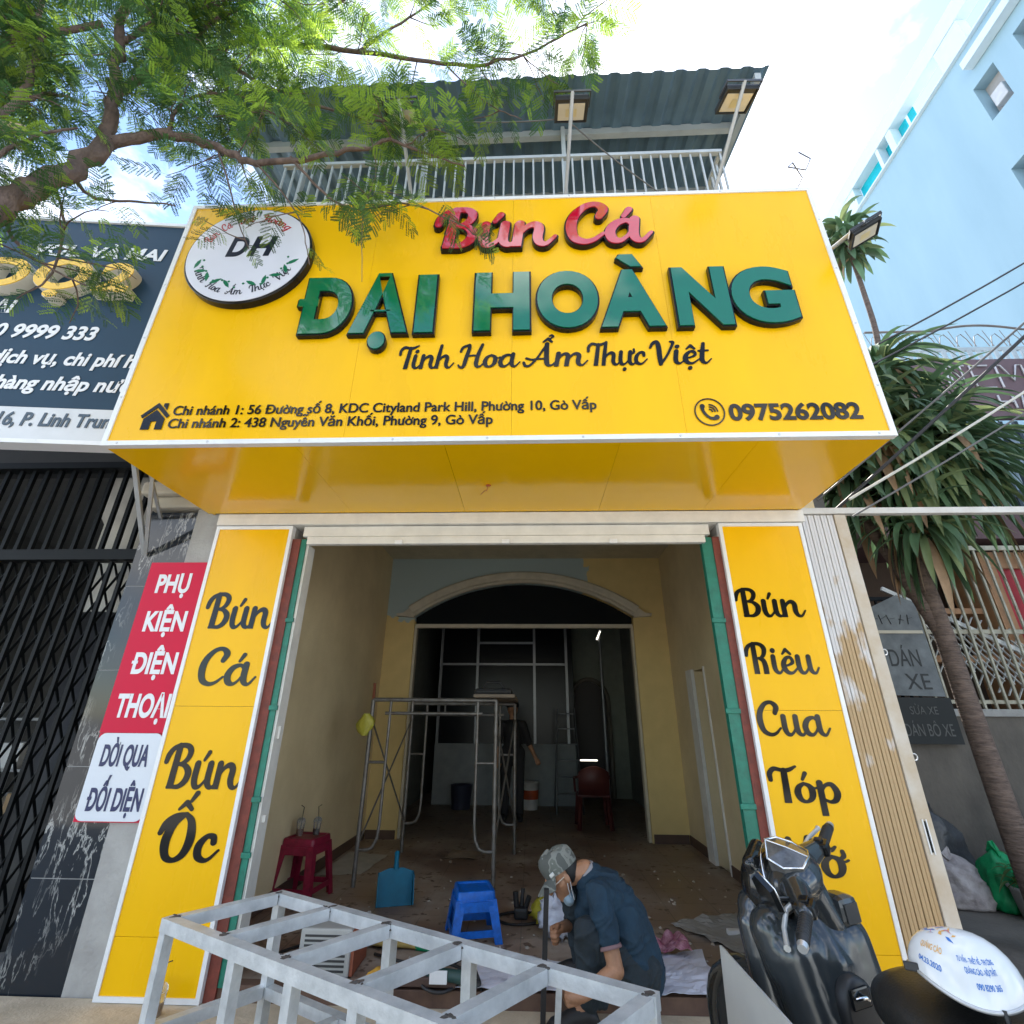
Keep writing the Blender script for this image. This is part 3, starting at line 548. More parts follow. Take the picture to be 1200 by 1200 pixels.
for k in range(11):
    t = R(200 + k * 14); cx, cz = .50 * math.cos(t), .42 * math.sin(t) + .02; a = t + R(90 + (55 if k % 2 else -40)); l, w = .062, .022
    pts = [(cx + math.cos(a) * l * u - math.sin(a) * w * v, cz + math.sin(a) * l * u + math.cos(a) * w * v) for u, v in ((-1, 0), (-.4, .8), (.3, .8), (1, 0), (.3, -.8), (-.4, -.8))]
    if k not in (5,): b.prism([(LC.x + x * LRx * 1.6, LC.z + z * LRz * 1.6) for x, z in pts], LY - .001, LY + .001)
for k in range(16):
    t = R(196 + k * 10); r1 = .53 + .1 * random.random(); cx, cz = r1 * math.cos(t) * LRx * 1.25, r1 * math.sin(t) * LRz * 1.25 + .03
    b.prism([(LC.x + cx + .009 * math.cos(q), LC.z + cz + .009 * math.sin(q)) for q in np.linspace(0, 5.2, 6)], LY - .0014, LY + .001)
b.build('logo_leaves', M_logo_green, lg)

# ================================================================ SIDE PANELS
def side_sign(label, x0, x1, words, sh):
    t = thing('pillar_sign', label, 'sign', ((x0 + x1) / 2, -.03, .07)); z0, z1 = .068, 2.95; e = .026
    b = MB()
    for za, zb in ((z0 + e, .36), (.362, 1.62), (1.622, z1 - e)): b.box(x0 + e, x1 - e, -.05, -.012, za, zb)
    b.build('face_panel', M_yel, t)
    b = MB(); b.box(x0, x1, -.058, -.003, z0, z0 + e); b.box(x0, x1, -.058, -.003, z1 - e, z1); b.box(x0, x0 + e, -.058, -.003, z0 + e, z1 - e); b.box(x1 - e, x1, -.058, -.003, z0 + e, z1 - e); b.build('edge_trim', M_trim, t)
    for s, xa, xb, zb, h in words:
        b = MB(); put(b, script(s, 0.009, .0015, sh), xa, zb, xb - xa, h, -.0525); b.build('lettering', M_vin, t, fix=False)
side_sign('tall narrow yellow panel beside the red and white boards with four words', -2.4026, -1.786, (('Bún', -2.33, -1.79, 2.150, .26), ('Cá', -2.268, -1.84, 1.757, .255), ('Bún', -2.345, -1.79, 1.125, .26), ('Ốc', -2.27, -1.85, .73, .262)), .04)
side_sign('tall narrow yellow panel behind the scooter with five words', 1.5305, 2.1566, (('Bún', 1.552, 2.045, 2.235, .205), ('Riêu', 1.558, 2.048, 1.850, .205), ('Cua', 1.566, 2.03, 1.468, .208), ('Tóp', 1.568, 2.0, 1.092, .20), ('Mỡ', 1.545, 1.965, .712, .20)), 0.0)
# ================================================================ LEFT NEIGHBOUR
M_marble = bpy.data.materials.new('veined_black_marble'); M_marble.use_nodes = True
def _marble():
    t = M_marble.node_tree; bs = t.nodes['Principled BSDF']; N = t.nodes.new; c = N('ShaderNodeTexCoord'); mpn = N('ShaderNodeMapping'); mpn.inputs['Scale'].default_value = (9, 9, 2.2); mpn.inputs['Rotation'].default_value = (0, R(6), 0)
    n = N('ShaderNodeTexNoise'); n.inputs['Scale'].default_value = 1.6; n.inputs['Detail'].default_value = 8; n.inputs['Roughness'].default_value = .6; n.inputs['Distortion'].default_value = .4
    r = N('ShaderNodeValToRGB'); e = r.color_ramp.elements; e[0].position = .52; e[0].color = (.012, .016, .022, 1); e[1].position = .60; e[1].color = (.012, .016, .022, 1)
    k = r.color_ramp.elements.new(.545); k.color = (.42, .42, .40, 1); k = r.color_ramp.elements.new(.57); k.color = (.014, .018, .024, 1)
    n2 = N('ShaderNodeTexNoise'); n2.inputs['Scale'].default_value = 2.0; r2 = N('ShaderNodeValToRGB'); r2.color_ramp.elements[0].position = .45; r2.color_ramp.elements[1].position = .6
    m = N('ShaderNodeMix'); m.data_type = 'RGBA'; m.inputs['A'].default_value = (.013, .018, .025, 1)
    t.links.new(c.outputs['Object'], mpn.inputs['Vector']); t.links.new(mpn.outputs['Vector'], n.inputs['Vector']); t.links.new(n.outputs['Fac'], r.inputs['Fac']); t.links.new(c.outputs['Object'], n2.inputs['Vector']); t.links.new(n2.outputs['Fac'], r2.inputs['Fac'])
    t.links.new(r2.outputs['Color'], m.inputs['Factor']); t.links.new(r.outputs['Color'], m.inputs['B']); t.links.new(m.outputs['Result'], bs.inputs['Base Color']); bs.inputs['Roughness'].default_value = .07
_marble()
PL = thing('marble_pillar', 'black white-veined marble pillar with a grey rendered edge between the iron gate and the yellow panel', 'pillar', (-2.7, .1, 0))
b = MB(); zz = [0, .62, 1.24, 1.86, 2.48, 3.10]
for i in range(5): b.box(-3.05, -2.632, .0, .30, zz[i] + .003, zz[i + 1] - .003)
b.build('marble_tile', M_marble, PL)
quick('tile_joint', mat('grout', (.3, .3, .3), .8), PL, (-3.045, -2.634, .004, .295, .001, 3.099))
quick('render_strip', M_conc, PL, (-2.631, -2.404, -.004, .30, 0, 3.12))
b = MB(); b.cham(-3.05, -2.41, -.05, .3, 3.121, 3.22, c=.02); b.cham(-3.10, -2.41, -.10, .3, 3.221, 3.34, c=.03); b.cham(-3.0, -2.41, .02, .3, 3.341, 5.3, c=.01); b.build('cornice', mat('cornice_stone', (.42, .38, .31), .7), PL)
NB = thing('neighbour_shop', 'dark neighbouring shop hall behind the black folding gate', 'building', (-4.8, 3, 0))
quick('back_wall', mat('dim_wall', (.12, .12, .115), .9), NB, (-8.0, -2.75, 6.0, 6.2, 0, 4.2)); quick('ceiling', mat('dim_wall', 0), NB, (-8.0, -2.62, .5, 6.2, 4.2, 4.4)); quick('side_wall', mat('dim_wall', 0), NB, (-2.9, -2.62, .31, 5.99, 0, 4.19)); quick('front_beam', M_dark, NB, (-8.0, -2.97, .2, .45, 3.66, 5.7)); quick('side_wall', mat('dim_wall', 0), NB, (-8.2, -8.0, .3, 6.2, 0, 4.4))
quick('upper_facade', mat('pale_plaster', (.62, .60, .55), .8), NB, (-9.0, -2.62, .46, .7, 4.41, 5.9))
b = MB(); b.lathe([(.31, .0), (.31, 2.42), (.28, 2.43)], (-3.85, .98, 0), 28); b.build('column_lower_part', mat('column_dark_grey', (.035, .035, .036), .4), NB)  # lower part of the column is dark grey, the part above pale
b = MB(); b.lathe([(.30, 2.425), (.30, 2.9), (.36, 3.0), (.36, 3.3), (.42, 3.4), (.42, 4.19)], (-3.85, .98, 0), 28); b.build('round_column', mat('pale_column', (.72, .70, .64), .6), NB)
quick('wall_pane', mat('added_glow_pane', (.8, .8, .78), .3, var=.0, emit=(.9, .95, 1.0), estr=1.3), NB, (-6.9, -5.6, 5.96, 5.99, .9, 1.9), (-5.3, -4.3, 5.96, 5.99, .9, 1.6))  # glowing panes added to give bright bits behind the gate
# folding gate
M_iron = mat('black_iron', (.006, .007, .008), .5, var=.3, spec=.15)
GT = thing('folding_gate', 'closed black iron folding gate with lattice strips at the far left', 'gate', (-4.4, .25, 0))
b = MB()
for x in np.arange(-7.2, -2.99, .125): b.box(x - .016, x + .016, .22, .25, 2.86, 3.62)
b.build('transom_grille', M_iron, GT)
quick('top_rail', M_iron, GT, (-7.4, -2.97, .19, .30, 2.76, 2.85), (-7.4, -2.97, .19, .30, 3.63, 3.69))
b = MB()
for x in np.arange(-7.2, -2.99, .125): b.box(x - .014, x + .014, .235, .26, .06, 2.755)
b.build('upright', M_iron, GT)
b = MB()
for x in np.arange(-7.2, -3.1, .125):
    for z in np.arange(.25, 2.3, .5):
        b.bar((x, .272, z), (x + .125, .272, z + .25), .006, .022, (0, 1, 0)); b.bar((x, .280, z + .25), (x + .125, .280, z), .006, .022, (0, 1, 0))
        b.bar((x, .272, z + .25), (x + .125, .272, z + .5), .006, .022, (0, 1, 0)); b.bar((x, .280, z + .5), (x + .125, .280, z + .25), .006, .022, (0, 1, 0))
b.build('lattice', M_iron, GT)
quick('bottom_rail', M_iron, GT, (-7.4, -2.97, .2, .3, .01, .055))
# things seen through the gate
b = MB(); b.lathe([(.05, 0), (.42, .05), (.50, .45), (.40, .85), (.22, 1.05), (.02, 1.1)], (-4.35, 1.7, 0), 14)
o = b.build('covered_heap', mat('brown_tarpaulin', (.22, .13, .075), .8, dirt=(.08, .05, .035), scale=9, bump=.6, bscale=14)); tag(o, 'brown tarpaulin draped over a waist-high heap behind the black gate', 'tarpaulin')
b = MB()
for z in (.35, .95, 1.5): b.box(-6.4, -4.9, 2.6, 3.0, z, z + .03)
for x in (-6.4, -5.66, -4.93): b.box(x, x + .03, 2.6, 3.0, .0, 1.7)
o = tag(b.build('shelf_rack', mat('grey_rack', (.35, .36, .36), .5)), 'grey metal shelf rack standing in the dark hall behind the gate', 'shelf')
random.seed(5)
for k, (x, z) in enumerate(((-6.2, .38), (-5.75, .38), (-5.3, .38), (-6.1, .98), (-5.5, .98), (-5.2, .98))):
    w, h = random.uniform(.14, .2), random.uniform(.2, .36)
    o = quick('stored_box', mat(['carton_white', 'carton_tan', 'carton_pale'][k % 3], [(.75, .75, .72), (.40, .27, .15), (.6, .65, .68)][k % 3], .7), None, (x - w, x + w, 2.62, 2.95, z + .001, z + h), ch=.01)
    tag(o, ['white carton at the gate end of the lower shelf', 'tan carton in the middle of the lower shelf', 'pale carton at the pillar end of the lower shelf', 'white carton at the gate end of the upper shelf', 'tan carton in the middle of the upper shelf', 'pale carton at the pillar end of the upper shelf'][k], 'box', 'cartons on the rack behind the gate')
# navy sign
NV = thing('navy_shop_sign', 'navy blue neighbouring signboard with gold raised letters and white bottom band, partly behind the leaves', 'sign', (-4.0, -.75, 3.35))
NM = Matrix.Translation((-3.4, -.70, 0)) @ Matrix.Rotation(R(5.2), 4, 'Z') @ Matrix.Translation((3.4, 0, 0))
M_navy = mat('navy_sheet', (.016, .048, .085), .42, var=.12, scale=1.5, spec=.18); M_vwhite = mat('white_vinyl', (.75, .76, .78), .35, var=.02)
b = MB(); b.box(-6.4, -2.56, 0, .10, 3.645, 5.60, NM); b.build('sign_board', M_navy, NV)
b = MB(); b.box(-6.4, -2.56, 0, .10, 3.37, 3.643, NM); b.build('white_band', mat('white_sheet', (.62, .64, .66), .3, var=.05), NV)
for za_ in (3.335, 5.602): b = MB(); b.box(-6.42, -2.54, -.015, .10, za_, za_ + .033, NM); b.build('edge_trim', M_trim, NV)
def nv(s, x0, x1, z, h, m=None, bold=.03, shear=.18, y=-.004):
    b = MB(); put(b, sans(s, bold, .0015, shear), x0, z, x1 - x0, h, y, M=NM); b.build('lettering', m or M_vwhite, NV, fix=False)
nv('VOL. VÀ MAI', -4.15, -3.06, 5.18, .135); nv('SẢN BẠI', -4.72, -4.06, 4.53, .135); nv('090 9999 333', -4.29, -3.34, 4.285, .135); nv('dịch vụ, chi phí hợp', -4.03, -2.80, 4.035, .125); nv('ẩn hàng nhập nước', -4.13, -2.84, 3.80, .125)
nv('Đường 16, P. Linh Trung', -4.20, -2.915, 3.485, .115, mat('navy_vinyl', (.03, .06, .09), .35, var=0), .025, .12)
M_gold = mat('gold_face', (.82, .50, .04), .25, metal=.0, var=.1); M_gside = mat('letter_return', (.72, .68, .58), .4, var=.05)
for s, x0, x1 in (('Đ', -4.42, -3.98), ('Ọ', -3.94, -3.50), ('2', -3.46, -3.17)):
    b = MB(); put(b, sans(s, .035, .045, .1), x0, 4.72, x1 - x0, .31, -.046, M=NM); o = b.build('gold_letter', M_gside, NV, fix=False)
    b = MB(); put(b, sans(s, .033, .003, .1), x0 + .004, 4.723, x1 - x0 - .008, .304, -.095, M=NM); b.build('letter_face', M_gold, o, fix=False)
b = MB(); b.bar((-2.80, -.60, 3.34), (-2.962, -.02, 2.74), .03, .03); b.bar((-2.62, -.62, 3.34), (-2.955, -.015, 2.73), .025, .025); b.bar((-2.70, -.62, 3.34), (-2.93, -.01, 3.05), .02, .02); b.build('strut', mat('galvanised', (.45, .46, .46), .4, metal=.5), NV)
# red and white phone boards
RD = thing('red_sign_board', 'red board with white lettering PHỤ KIỆN ĐIỆN THOẠI above the white board', 'sign', (-2.64, -.02, 1.45))
quick('board', mat('crimson_sheet', (.60, .006, .045), .4, var=.03, spec=.2), RD, (-2.868, -2.408, -.030, -.008, 1.449, 2.66))
for s, x0, x1, z, h in (('PHỤ', -2.775, -2.515, 2.425, .14), ('KIỆN', -2.782, -2.47, 2.137, .145), ('ĐIỆN', -2.785, -2.455, 1.838, .145), ('THOẠI', -2.805, -2.425, 1.552, .15)):
    b = MB(); put(b, sans(s, .035, .0012), x0, z, x1 - x0, h, -.0318); b.build('lettering', M_vwhite, RD, fix=False)
WD = thing('white_sign_board', 'white rounded board with navy lettering DỜI QUA ĐỐI DIỆN under the red board', 'sign', (-2.64, -.02, .93))
quick('backing', mat('crimson_sheet', 0), WD, (-2.868, -2.408, -.020, -.008, .925, 1.447))
b = MB(); x0, x1, z0, z1, r_ = -2.862, -2.412, .932, 1.447, .05; pl = []
for cx, cz, a0 in ((x1 - r_, z1 - r_, 0), (x0 + r_, z1 - r_, 90), (x0 + r_, z0 + r_, 180), (x1 - r_, z0 + r_, 270)):
    pl += [(cx + r_ * math.cos(R(a0 + a)), cz + r_ * math.sin(R(a0 + a))) for a in (0, 22, 45, 68, 90)]
b.prism(pl, -.030, -.0205); b.build('board', mat('white_board', (.66, .70, .76), .35, var=.02), WD)
M_nv2 = mat('deep_navy', (.01, .016, .09), .4, var=0)
for s, x0, x1, z in (('DỜI QUA', -2.80, -2.475, 1.250), ('ĐỐI DIỆN', -2.81, -2.445, .993)):
    b = MB(); put(b, sans(s, .028, .0012), x0, z, x1 - x0, .13, -.0318); b.build('lettering', M_nv2, WD, fix=False)

# ================================================================ RIGHT SIDE
AD = thing('folding_door', 'folded slatted metal door of beige and smeared white paint beside the right yellow panel', 'door', (2.36, 0, 0))
Ms = bpy.data.materials.new('smeared_beige_paint'); Ms.use_nodes = True
def _sm():
    t = Ms.node_tree; bs = t.nodes['Principled BSDF']; N = t.nodes.new; c = N('ShaderNodeTexCoord'); n = N('ShaderNodeTexNoise'); mpn = N('ShaderNodeMapping'); mpn.inputs['Scale'].default_value = (5, 5, 2.4); mpn.inputs['Rotation'].default_value = (0, R(35), 0); n.inputs['Scale'].default_value = 1.6; n.inputs['Detail'].default_value = 7
    s = N('ShaderNodeSeparateXYZ'); r = N('ShaderNodeMapRange'); r.inputs['From Min'].default_value = .9; r.inputs['From Max'].default_value = 3.0; r.inputs['To Min'].default_value = -.26; r.inputs['To Max'].default_value = .20
    a = N('ShaderNodeMath'); a.operation = 'ADD'; q = N('ShaderNodeValToRGB'); q.color_ramp.elements[0].position = .44; q.color_ramp.elements[1].position = .54; q.color_ramp.elements[0].color = (.44, .30, .155, 1); q.color_ramp.elements[1].color = (.62, .60, .59, 1)
    t.links.new(c.outputs['Object'], mpn.inputs[0]); t.links.new(mpn.outputs[0], n.inputs['Vector']); t.links.new(c.outputs['Object'], s.inputs[0]); t.links.new(s.outputs['Z'], r.inputs['Value']); t.links.new(n.outputs['Fac'], a.inputs[0]); t.links.new(r.outputs['Result'], a.inputs[1]); t.links.new(a.outputs[0], q.inputs['Fac']); t.links.new(q.outputs['Color'], bs.inputs['Base Color']); bs.inputs['Roughness'].default_value = .55
_sm()
b = MB(); xs = np.linspace(2.165, 2.435, 12)
for i in range(11):
    b.cham(xs[i] + .0018, xs[i + 1] - .0018, -.012 - (.004 if i % 2 else 0), .10, .02, 3.03, c=.003)
b.build('slat_panel', Ms, AD)
quick('slat_gap', mat('slat_gap_brown', (.09, .035, .02), .8), AD, (2.166, 2.434, .004, .095, .03, 3.02))  # dark brown core filling the gaps between the slats
quick('stile', mat('smeared_white', (.60, .56, .50), .55, dirt=(.46, .35, .22), scale=3.5), AD, (2.438, 2.525, -.022, .10, .02, 3.03), ch=.004)
quick('handle_slot', M_iron, AD, (2.468, 2.482, -.025, -.0225, .84, 1.0)); b = MB(); b.box(2.461, 2.467, -.029, -.0225, .83, 1.01); b.box(2.483, 2.489, -.029, -.0225, .83, 1.01); b.build('handle_plate', M_trim, AD)
for z in (1.35, 2.0):
    b = MB(); b.tube([(2.526 + .018 * math.cos(a) + .01, -.01, z + .02 * math.sin(a)) for a in np.linspace(0, 2 * math.pi, 11)], .004, 6); b.build('latch_ring', M_alu, AD)
b = MB(); b.cham(2.182, 7.2, -.03, .02, 3.035, 3.085, c=.004); o = b.build('overhead_rail', mat('pale_rail', (.66, .65, .62), .45, dirt=(.5, .47, .42), scale=4)); tag(o, 'long pale steel door rail running from the yellow sign across the dracaena', 'rail')
# stained wall, grilles, boards
RW = thing('stained_wall', 'stained grey-brown plaster wall under the barred opening on the right', 'wall', (5.4, 2.6, 0))
quick('plaster', mat('stained_plaster', (.19, .165, .14), .9, dirt=(.05, .045, .04), scale=1.4, bump=.4, bscale=30, stretch=(1, 1, .5)), RW, (2.45, 9.0, 2.5, 2.8, 0, 1.62))
b = MB(); b.cham(2.45, 9.0, 2.47, 2.8, 1.621, 1.70, c=.01); b.build('coping', M_conc, RW)
RB = thing('right_house', 'dark two storey neighbouring house behind the grilles on the right', 'building', (6, 3, 0))
quick('ground_floor_wall', mat('dark_brown_wall', (.10, .07, .055), .9), RB, (2.4, 9.0, 3.6, 3.8, 0, 5.2)); quick('floor_band', mat('mauve_brown', (.11, .065, .068), .7), RB, (4.6, 9.0, 2.55, 3.6, 3.75, 4.2))
quick('upper_glazing', mat('blue_pane', (.35, .45, .52), .12, var=.2, scale=3), RB, (4.6, 9.0, 2.75, 2.8, 4.21, 5.58))
quick('alley_wall', mat('alley_dark', (.10, .095, .09), .9), RB, (2.41, 2.6, .3, 2.49, 0, 5.0))
M_cg = mat('cream_iron', (.50, .48, .38), .5, dirt=(.30, .27, .2), scale=8)
GR = thing('barred_grille', 'cream painted iron bar grille above the stained wall beside the tree trunk', 'grille', (5.6, 2.6, 1.7))
b = MB()
for x in np.arange(4.75, 8.9, .13): b.box(x - .012, x + .012, 2.58, 2.604, 1.701, 3.60)
b.build('bars', M_cg, GR)
quick('rail', M_cg, GR, (4.70, 9.0, 2.57, 2.61, 3.601, 3.66), (4.70, 9.0, 2.606, 2.64, 2.55, 2.60), (4.70, 9.0, 2.606, 2.64, 1.76, 1.80))
b = MB()
for k in range(16):
    x = 4.7 + k * .10; z = 2.9 - k * .035; b.bar((x, 2.66, z), (x + .55, 2.66, z - .75), .008, .022, (0, 1, 0)); b.bar((x + .45, 2.675, z), (x - .05, 2.675, z - .70), .008, .022, (0, 1, 0))
b.bar((4.55, 2.655, 3.12), (6.6, 2.655, 2.0), .03, .05); b.build('folded_lattice', mat('pale_iron', (.62, .63, .62), .45), GR)
DG = thing('dark_fence', 'low dark iron fence behind the hand lettered boards', 'fence', (3.8, 2.6, 1.62))
b = MB()
for x in np.arange(2.6, 4.68, .10): b.box(x - .012, x + .012, 2.60, 2.624, 1.701, 2.95)
b.box(2.5, 4.69, 2.595, 2.63, 2.951, 3.0); b.box(2.5, 4.69, 2.628, 2.65, 2.3, 2.34); b.build('bars', M_iron, DG)
RC = thing('red_cabinet', 'red panelled cabinet with a tan timber frame behind the cream grille', 'cabinet', (6.3, 2.9, 1.7))
quick('frame', mat('tan_timber', (.42, .23, .12), .6, var=.2), RC, (5.95, 8.2, 2.72, 3.3, 3.40, 3.62), (5.95, 6.12, 2.72, 3.3, 1.701, 3.398)); quick('panel', mat('red_panel', (.42, .035, .05), .5), RC, (6.121, 8.2, 2.76, 3.3, 2.3, 3.399)); quick('shelf', mat('tan_timber', 0), RC, (4.8, 5.949, 2.9, 3.2, 2.25, 2.33), (4.8, 5.949, 2.9, 3.2, 2.85, 2.92)); b = MB()
for x in (6.3, 6.5, 6.7, 6.9): b.box(x, x + .09, 2.74, 2.78, 1.75, 2.25)
b.build('pickets', mat('cream_picket', (.62, .58, .40), .6), RC)
# balcony bars, brown sign, pickets, spiked wire on the upper storey
BR = thing('balcony_grille', 'dark upright balcony bars in front of pale blue glazing, below the brown sign', 'grille', (6.8, 2.6, 4.2))
b = MB()
for x in np.arange(5.2, 9.0, .21): b.box(x - .022, x + .022, 2.60, 2.65, 4.201, 5.56)
b.box(5.1, 9.0, 2.575, 2.599, 4.35, 4.45); b.build('bars', mat('slate_iron', (.04, .055, .07), .45), BR)
BS = thing('brown_sign', 'brown upper storey signboard with thin outlined letters NEM', 'sign', (7.3, 2.6, 5.6))
M_bs = mat('mauve_brown', 0)
quick('board', mat('mauve_sign', (.16, .10, .11), .6), BS, (5.3, 9.0, 2.53, 2.60, 5.57, 6.62))
M_tube = mat('tube_letter', (.60, .58, .60), .3, var=0)
def outline(x0, z0, w, h, sts):
    b = MB()
    for s in sts: b.tube([(x0 + p[0] * w, 2.505, z0 + p[1] * h) for p in s], .014, 6)
    b.build('lettering', M_tube, BS)
outline(6.30, 6.08, .30, .40, [[(0, 0), (.1, 1), (.3, 1), (.75, .2), (.8, 1), (1, 1)], [(.15, 0), (.25, .7)]]); outline(6.68, 6.08, .26, .40, [[(1, 1), (0, 1), (0, 0), (1, 0)], [(0, .52), (.8, .52)]]); outline(7.05, 6.08, .38, .40, [[(0, 0), (0, 1), (.2, 1), (.5, .3), (.8, 1), (1, 1), (1, 0)]])
outline(6.9, 5.72, .2, .22, [[(0, 0), (0, 1)], [(0, .5), (1, .5)], [(1, 0), (1, 1)]]); outline(7.2, 5.72, .2, .22, [[(0, 0), (.2, 1), (.5, .3), (.8, 1), (1, 0)]]); outline(7.5, 5.72, .2, .22, [[(0, 0), (.5, 1), (1, 0)], [(.2, .4), (.8, .4)]])
b = MB()
for x in np.arange(5.4, 9.0, .13): b.box(x, x + .06, 2.56, 2.58, 6.64, 6.82)
b.box(5.3, 9.0, 2.583, 2.62, 6.621, 6.65); b.box(5.3, 9.0, 2.583, 2.62, 6.84, 6.90); o = b.build('roof_picket_fence', mat('slate_white_picket', (.45, .50, .53), .5)); tag(o, 'low row of pale pickets along the top of the brown sign', 'fence')
b = MB(); pts = [(5.4 + .1 * i, 2.57, 7.22 + .10 * max(0, math.sin((i - 10) * .22))) for i in range(36)]; b.tube(pts, .018, 6)
for i in range(14):
    x = 5.5 + i * .26; b.tube([(x - .08, 2.57, 6.905), (x - .03, 2.57, 7.1), (x + .04, 2.57, 7.15), (x + .1, 2.57, 7.05), (x + .14, 2.57, 6.905)], .006, 5); b.bar((x - .12, 2.575, 7.22), (x - .05, 2.575, 6.905), .006, .006)
o = b.build('spiked_railing', mat('rust_wire', (.20, .17, .16), .6)); tag(o, 'thin looped wire railing against the light blue wall above the pickets', 'railing')
# boards hung on the dark fence
CB = thing('tyre_board', 'grey hand painted board reading DÁN XE behind the tree trunk', 'board', (4.5, 2.42, 1.8)); Mh = mat('board_grey', (.22, .24, .25), .8, dirt=(.11, .12, .13), scale=5)
def crude(par, s, x0, z0, w, h, m, y):
    b = MB(); put(b, sans(s, .0, .001), x0, z0, w, h, y); b.build('lettering', m, par, fix=False)
b = MB(); b.prism([(4.10, 1.84), (4.74, 1.825), (4.72, 2.89), (4.53, 2.98), (4.05, 2.77)], 2.42, 2.445); b.build('panel', Mh, CB); quick('batten', mat('old_white_moulding', 0), CB, (4.10, 4.70, 2.405, 2.419, 2.52, 2.555))
M_ink = mat('black_ink', (.04, .042, .044), .7, var=0)
crude(CB, 'DÁN', 4.24, 2.15, .34, .20, M_ink, 2.417); crude(CB, 'XE', 4.35, 1.90, .27, .18, M_ink, 2.417)
b = MB(); random.seed(9)
for k in range(5): x = 4.17 + k * .10; b.bar((x, 2.417, 2.63), (x + random.uniform(-.03, .05), 2.417, 2.74), .004, .013, (0, 1, 0)); b.bar((x, 2.417, 2.69), (x + .06, 2.417, 2.70 + random.uniform(-.03, .03)), .004, .013, (0, 1, 0))
b.build('scrawl', M_ink, CB)
BB = thing('exhaust_board', 'small black board with pale chalky letters under the grey board', 'board', (4.5, 2.42, 1.36)); quick('panel', mat('chalkboard', (.018, .02, .02), .7), BB, (4.12, 4.78, 2.42, 2.44, 1.34, 1.815)); crude(BB, 'DÁN BÔ XE', 4.19, 1.42, .52, .13, mat('chalk', (.12, .12, .115), .9, var=.2), 2.417); crude(BB, 'SỬA XE', 4.30, 1.64, .30, .085, mat('chalk', 0), 2.417)
# sacks
def sack(name, label, c, rx, ry, h, m, seed, lean=0.0):
    rnd = random.Random(seed); ph = [rnd.uniform(0, 6.28) for _ in range(6)]; rings = []
    key = [(.55, .01), (.95, .06), (1.0, .25), (.92, .5), (.80, .72), (.62, .86), (.30, .93), (.16, .96), (.24, 1.02), (.20, 1.06)]
    for r_, u in crom(key, 4):
        ring = []
        for k in range(48):
            t = 2 * math.pi * k / 48; q = Vector((math.cos(t) * 1.6, math.sin(t) * 1.6, u * 2.2)) + Vector((seed * 3.3, 0, 0)); rg = (1 - abs(noise.noise(q * 1.1))) ** 3 * .26 - .12 + (1 - abs(noise.noise(q * 2.9))) ** 4 * .10; w = 1 + rg
            ring.append((c[0] + rx * r_ * w * math.cos(t) + lean * u, c[1] + ry * r_ * w * math.sin(t), c[2] + h * u * (1 + .10 * math.sin(2 * t + ph[3]) * u) + .0))
        rings.append(ring)
    b = MB(); b.loft(rings); return tag(b.build(name, m), label, 'sack')
sack('rubbish_sack', 'dirty white woven sack slumped on the driveway beside the green sack', (4.08, 2.12, 0), .24, .2, .40, mat('white_sack', (.46, .42, .42), .8, dirt=(.22, .19, .19), scale=10, bump=1.0, bscale=13), 1, -.06)
sack('rubbish_sack', 'bright green sack standing on the driveway next to the white sack', (4.42, 2.0, 0), .19, .18, .46, mat('green_sack', (.0, .26, .09), .5, var=.2, bump=.6, bscale=14), 2, -.03)
sack('rubbish_sack', 'dark grey bin bag heaped behind the white sack against the wall', (4.12, 2.38, 0), .34, .12, .70, mat('black_bag', (.05, .05, .055), .35, var=.2, bump=.8, bscale=12), 3)
# light blue building
BL = thing('blue_building', 'tall light blue building with white parapet and slot openings at the upper right', 'building', (10, 3, 0))
M_lb = mat('light_blue_paint', (.31, .465, .56), .8, dirt=(.25, .395, .49), scale=.9, stretch=(1, 1, .22), bump=.1, bscale=8); M_lbw = mat('pale_blue_trim', (.55, .66, .72), .7, var=.04)
b = MB()
wins = [(1.91, 2.36, 12.16, 13.18), (1.0, 1.5, 12.16, 13.18), (2.1, 2.5, 9.9, 10.95), (.6, 1.1, 9.9, 10.95)]
ys = sorted({-3.0, 14.0, *[w[0] for w in wins], *[w[1] for w in wins]}); zs_ = sorted({0.0, 14.18, *[w[2] for w in wins], *[w[3] for w in wins]})
for i in range(len(ys) - 1):
    for j in range(len(zs_) - 1):
        cy, cz = (ys[i] + ys[i + 1]) / 2, (zs_[j] + zs_[j + 1]) / 2
        if any(w[0] < cy < w[1] and w[2] < cz < w[3] for w in wins): continue
        b.box(9.0, 9.25, ys[i], ys[i + 1], zs_[j], zs_[j + 1])
b.box(9.26, 16, 5.0, 5.2, 0, 14.0); b.build('wall', M_lb, BL)
quick('roof_slab', M_lbw, BL, (8.92, 9.4, -3, 14, 14.185, 14.23)); quick('parapet_rail', M_lbw, BL, (8.95, 9.2, -3, 14, 14.95, 15.42))
for y0, y1 in ((2.0, 2.6), (4.02, 4.18), (4.47, 4.56), (5.5, 5.9), (6.9, 7.3), (.2, .6), (-1.2, -.8)):
    quick('parapet_pier', M_lbw, BL, (8.97, 9.18, y0, y1, 14.231, 14.949))
M_tq = mat('turquoise_sheet', (.0, .42, .52), .2, var=.1, trans=.0)
b = MB(); b.box(9.19, 9.21, 3.55, 3.72, 14.3, 14.94); b.box(9.19, 9.21, 3.80, 5.5, 14.235, 14.94); b.build('turquoise_screen', M_tq, BL)
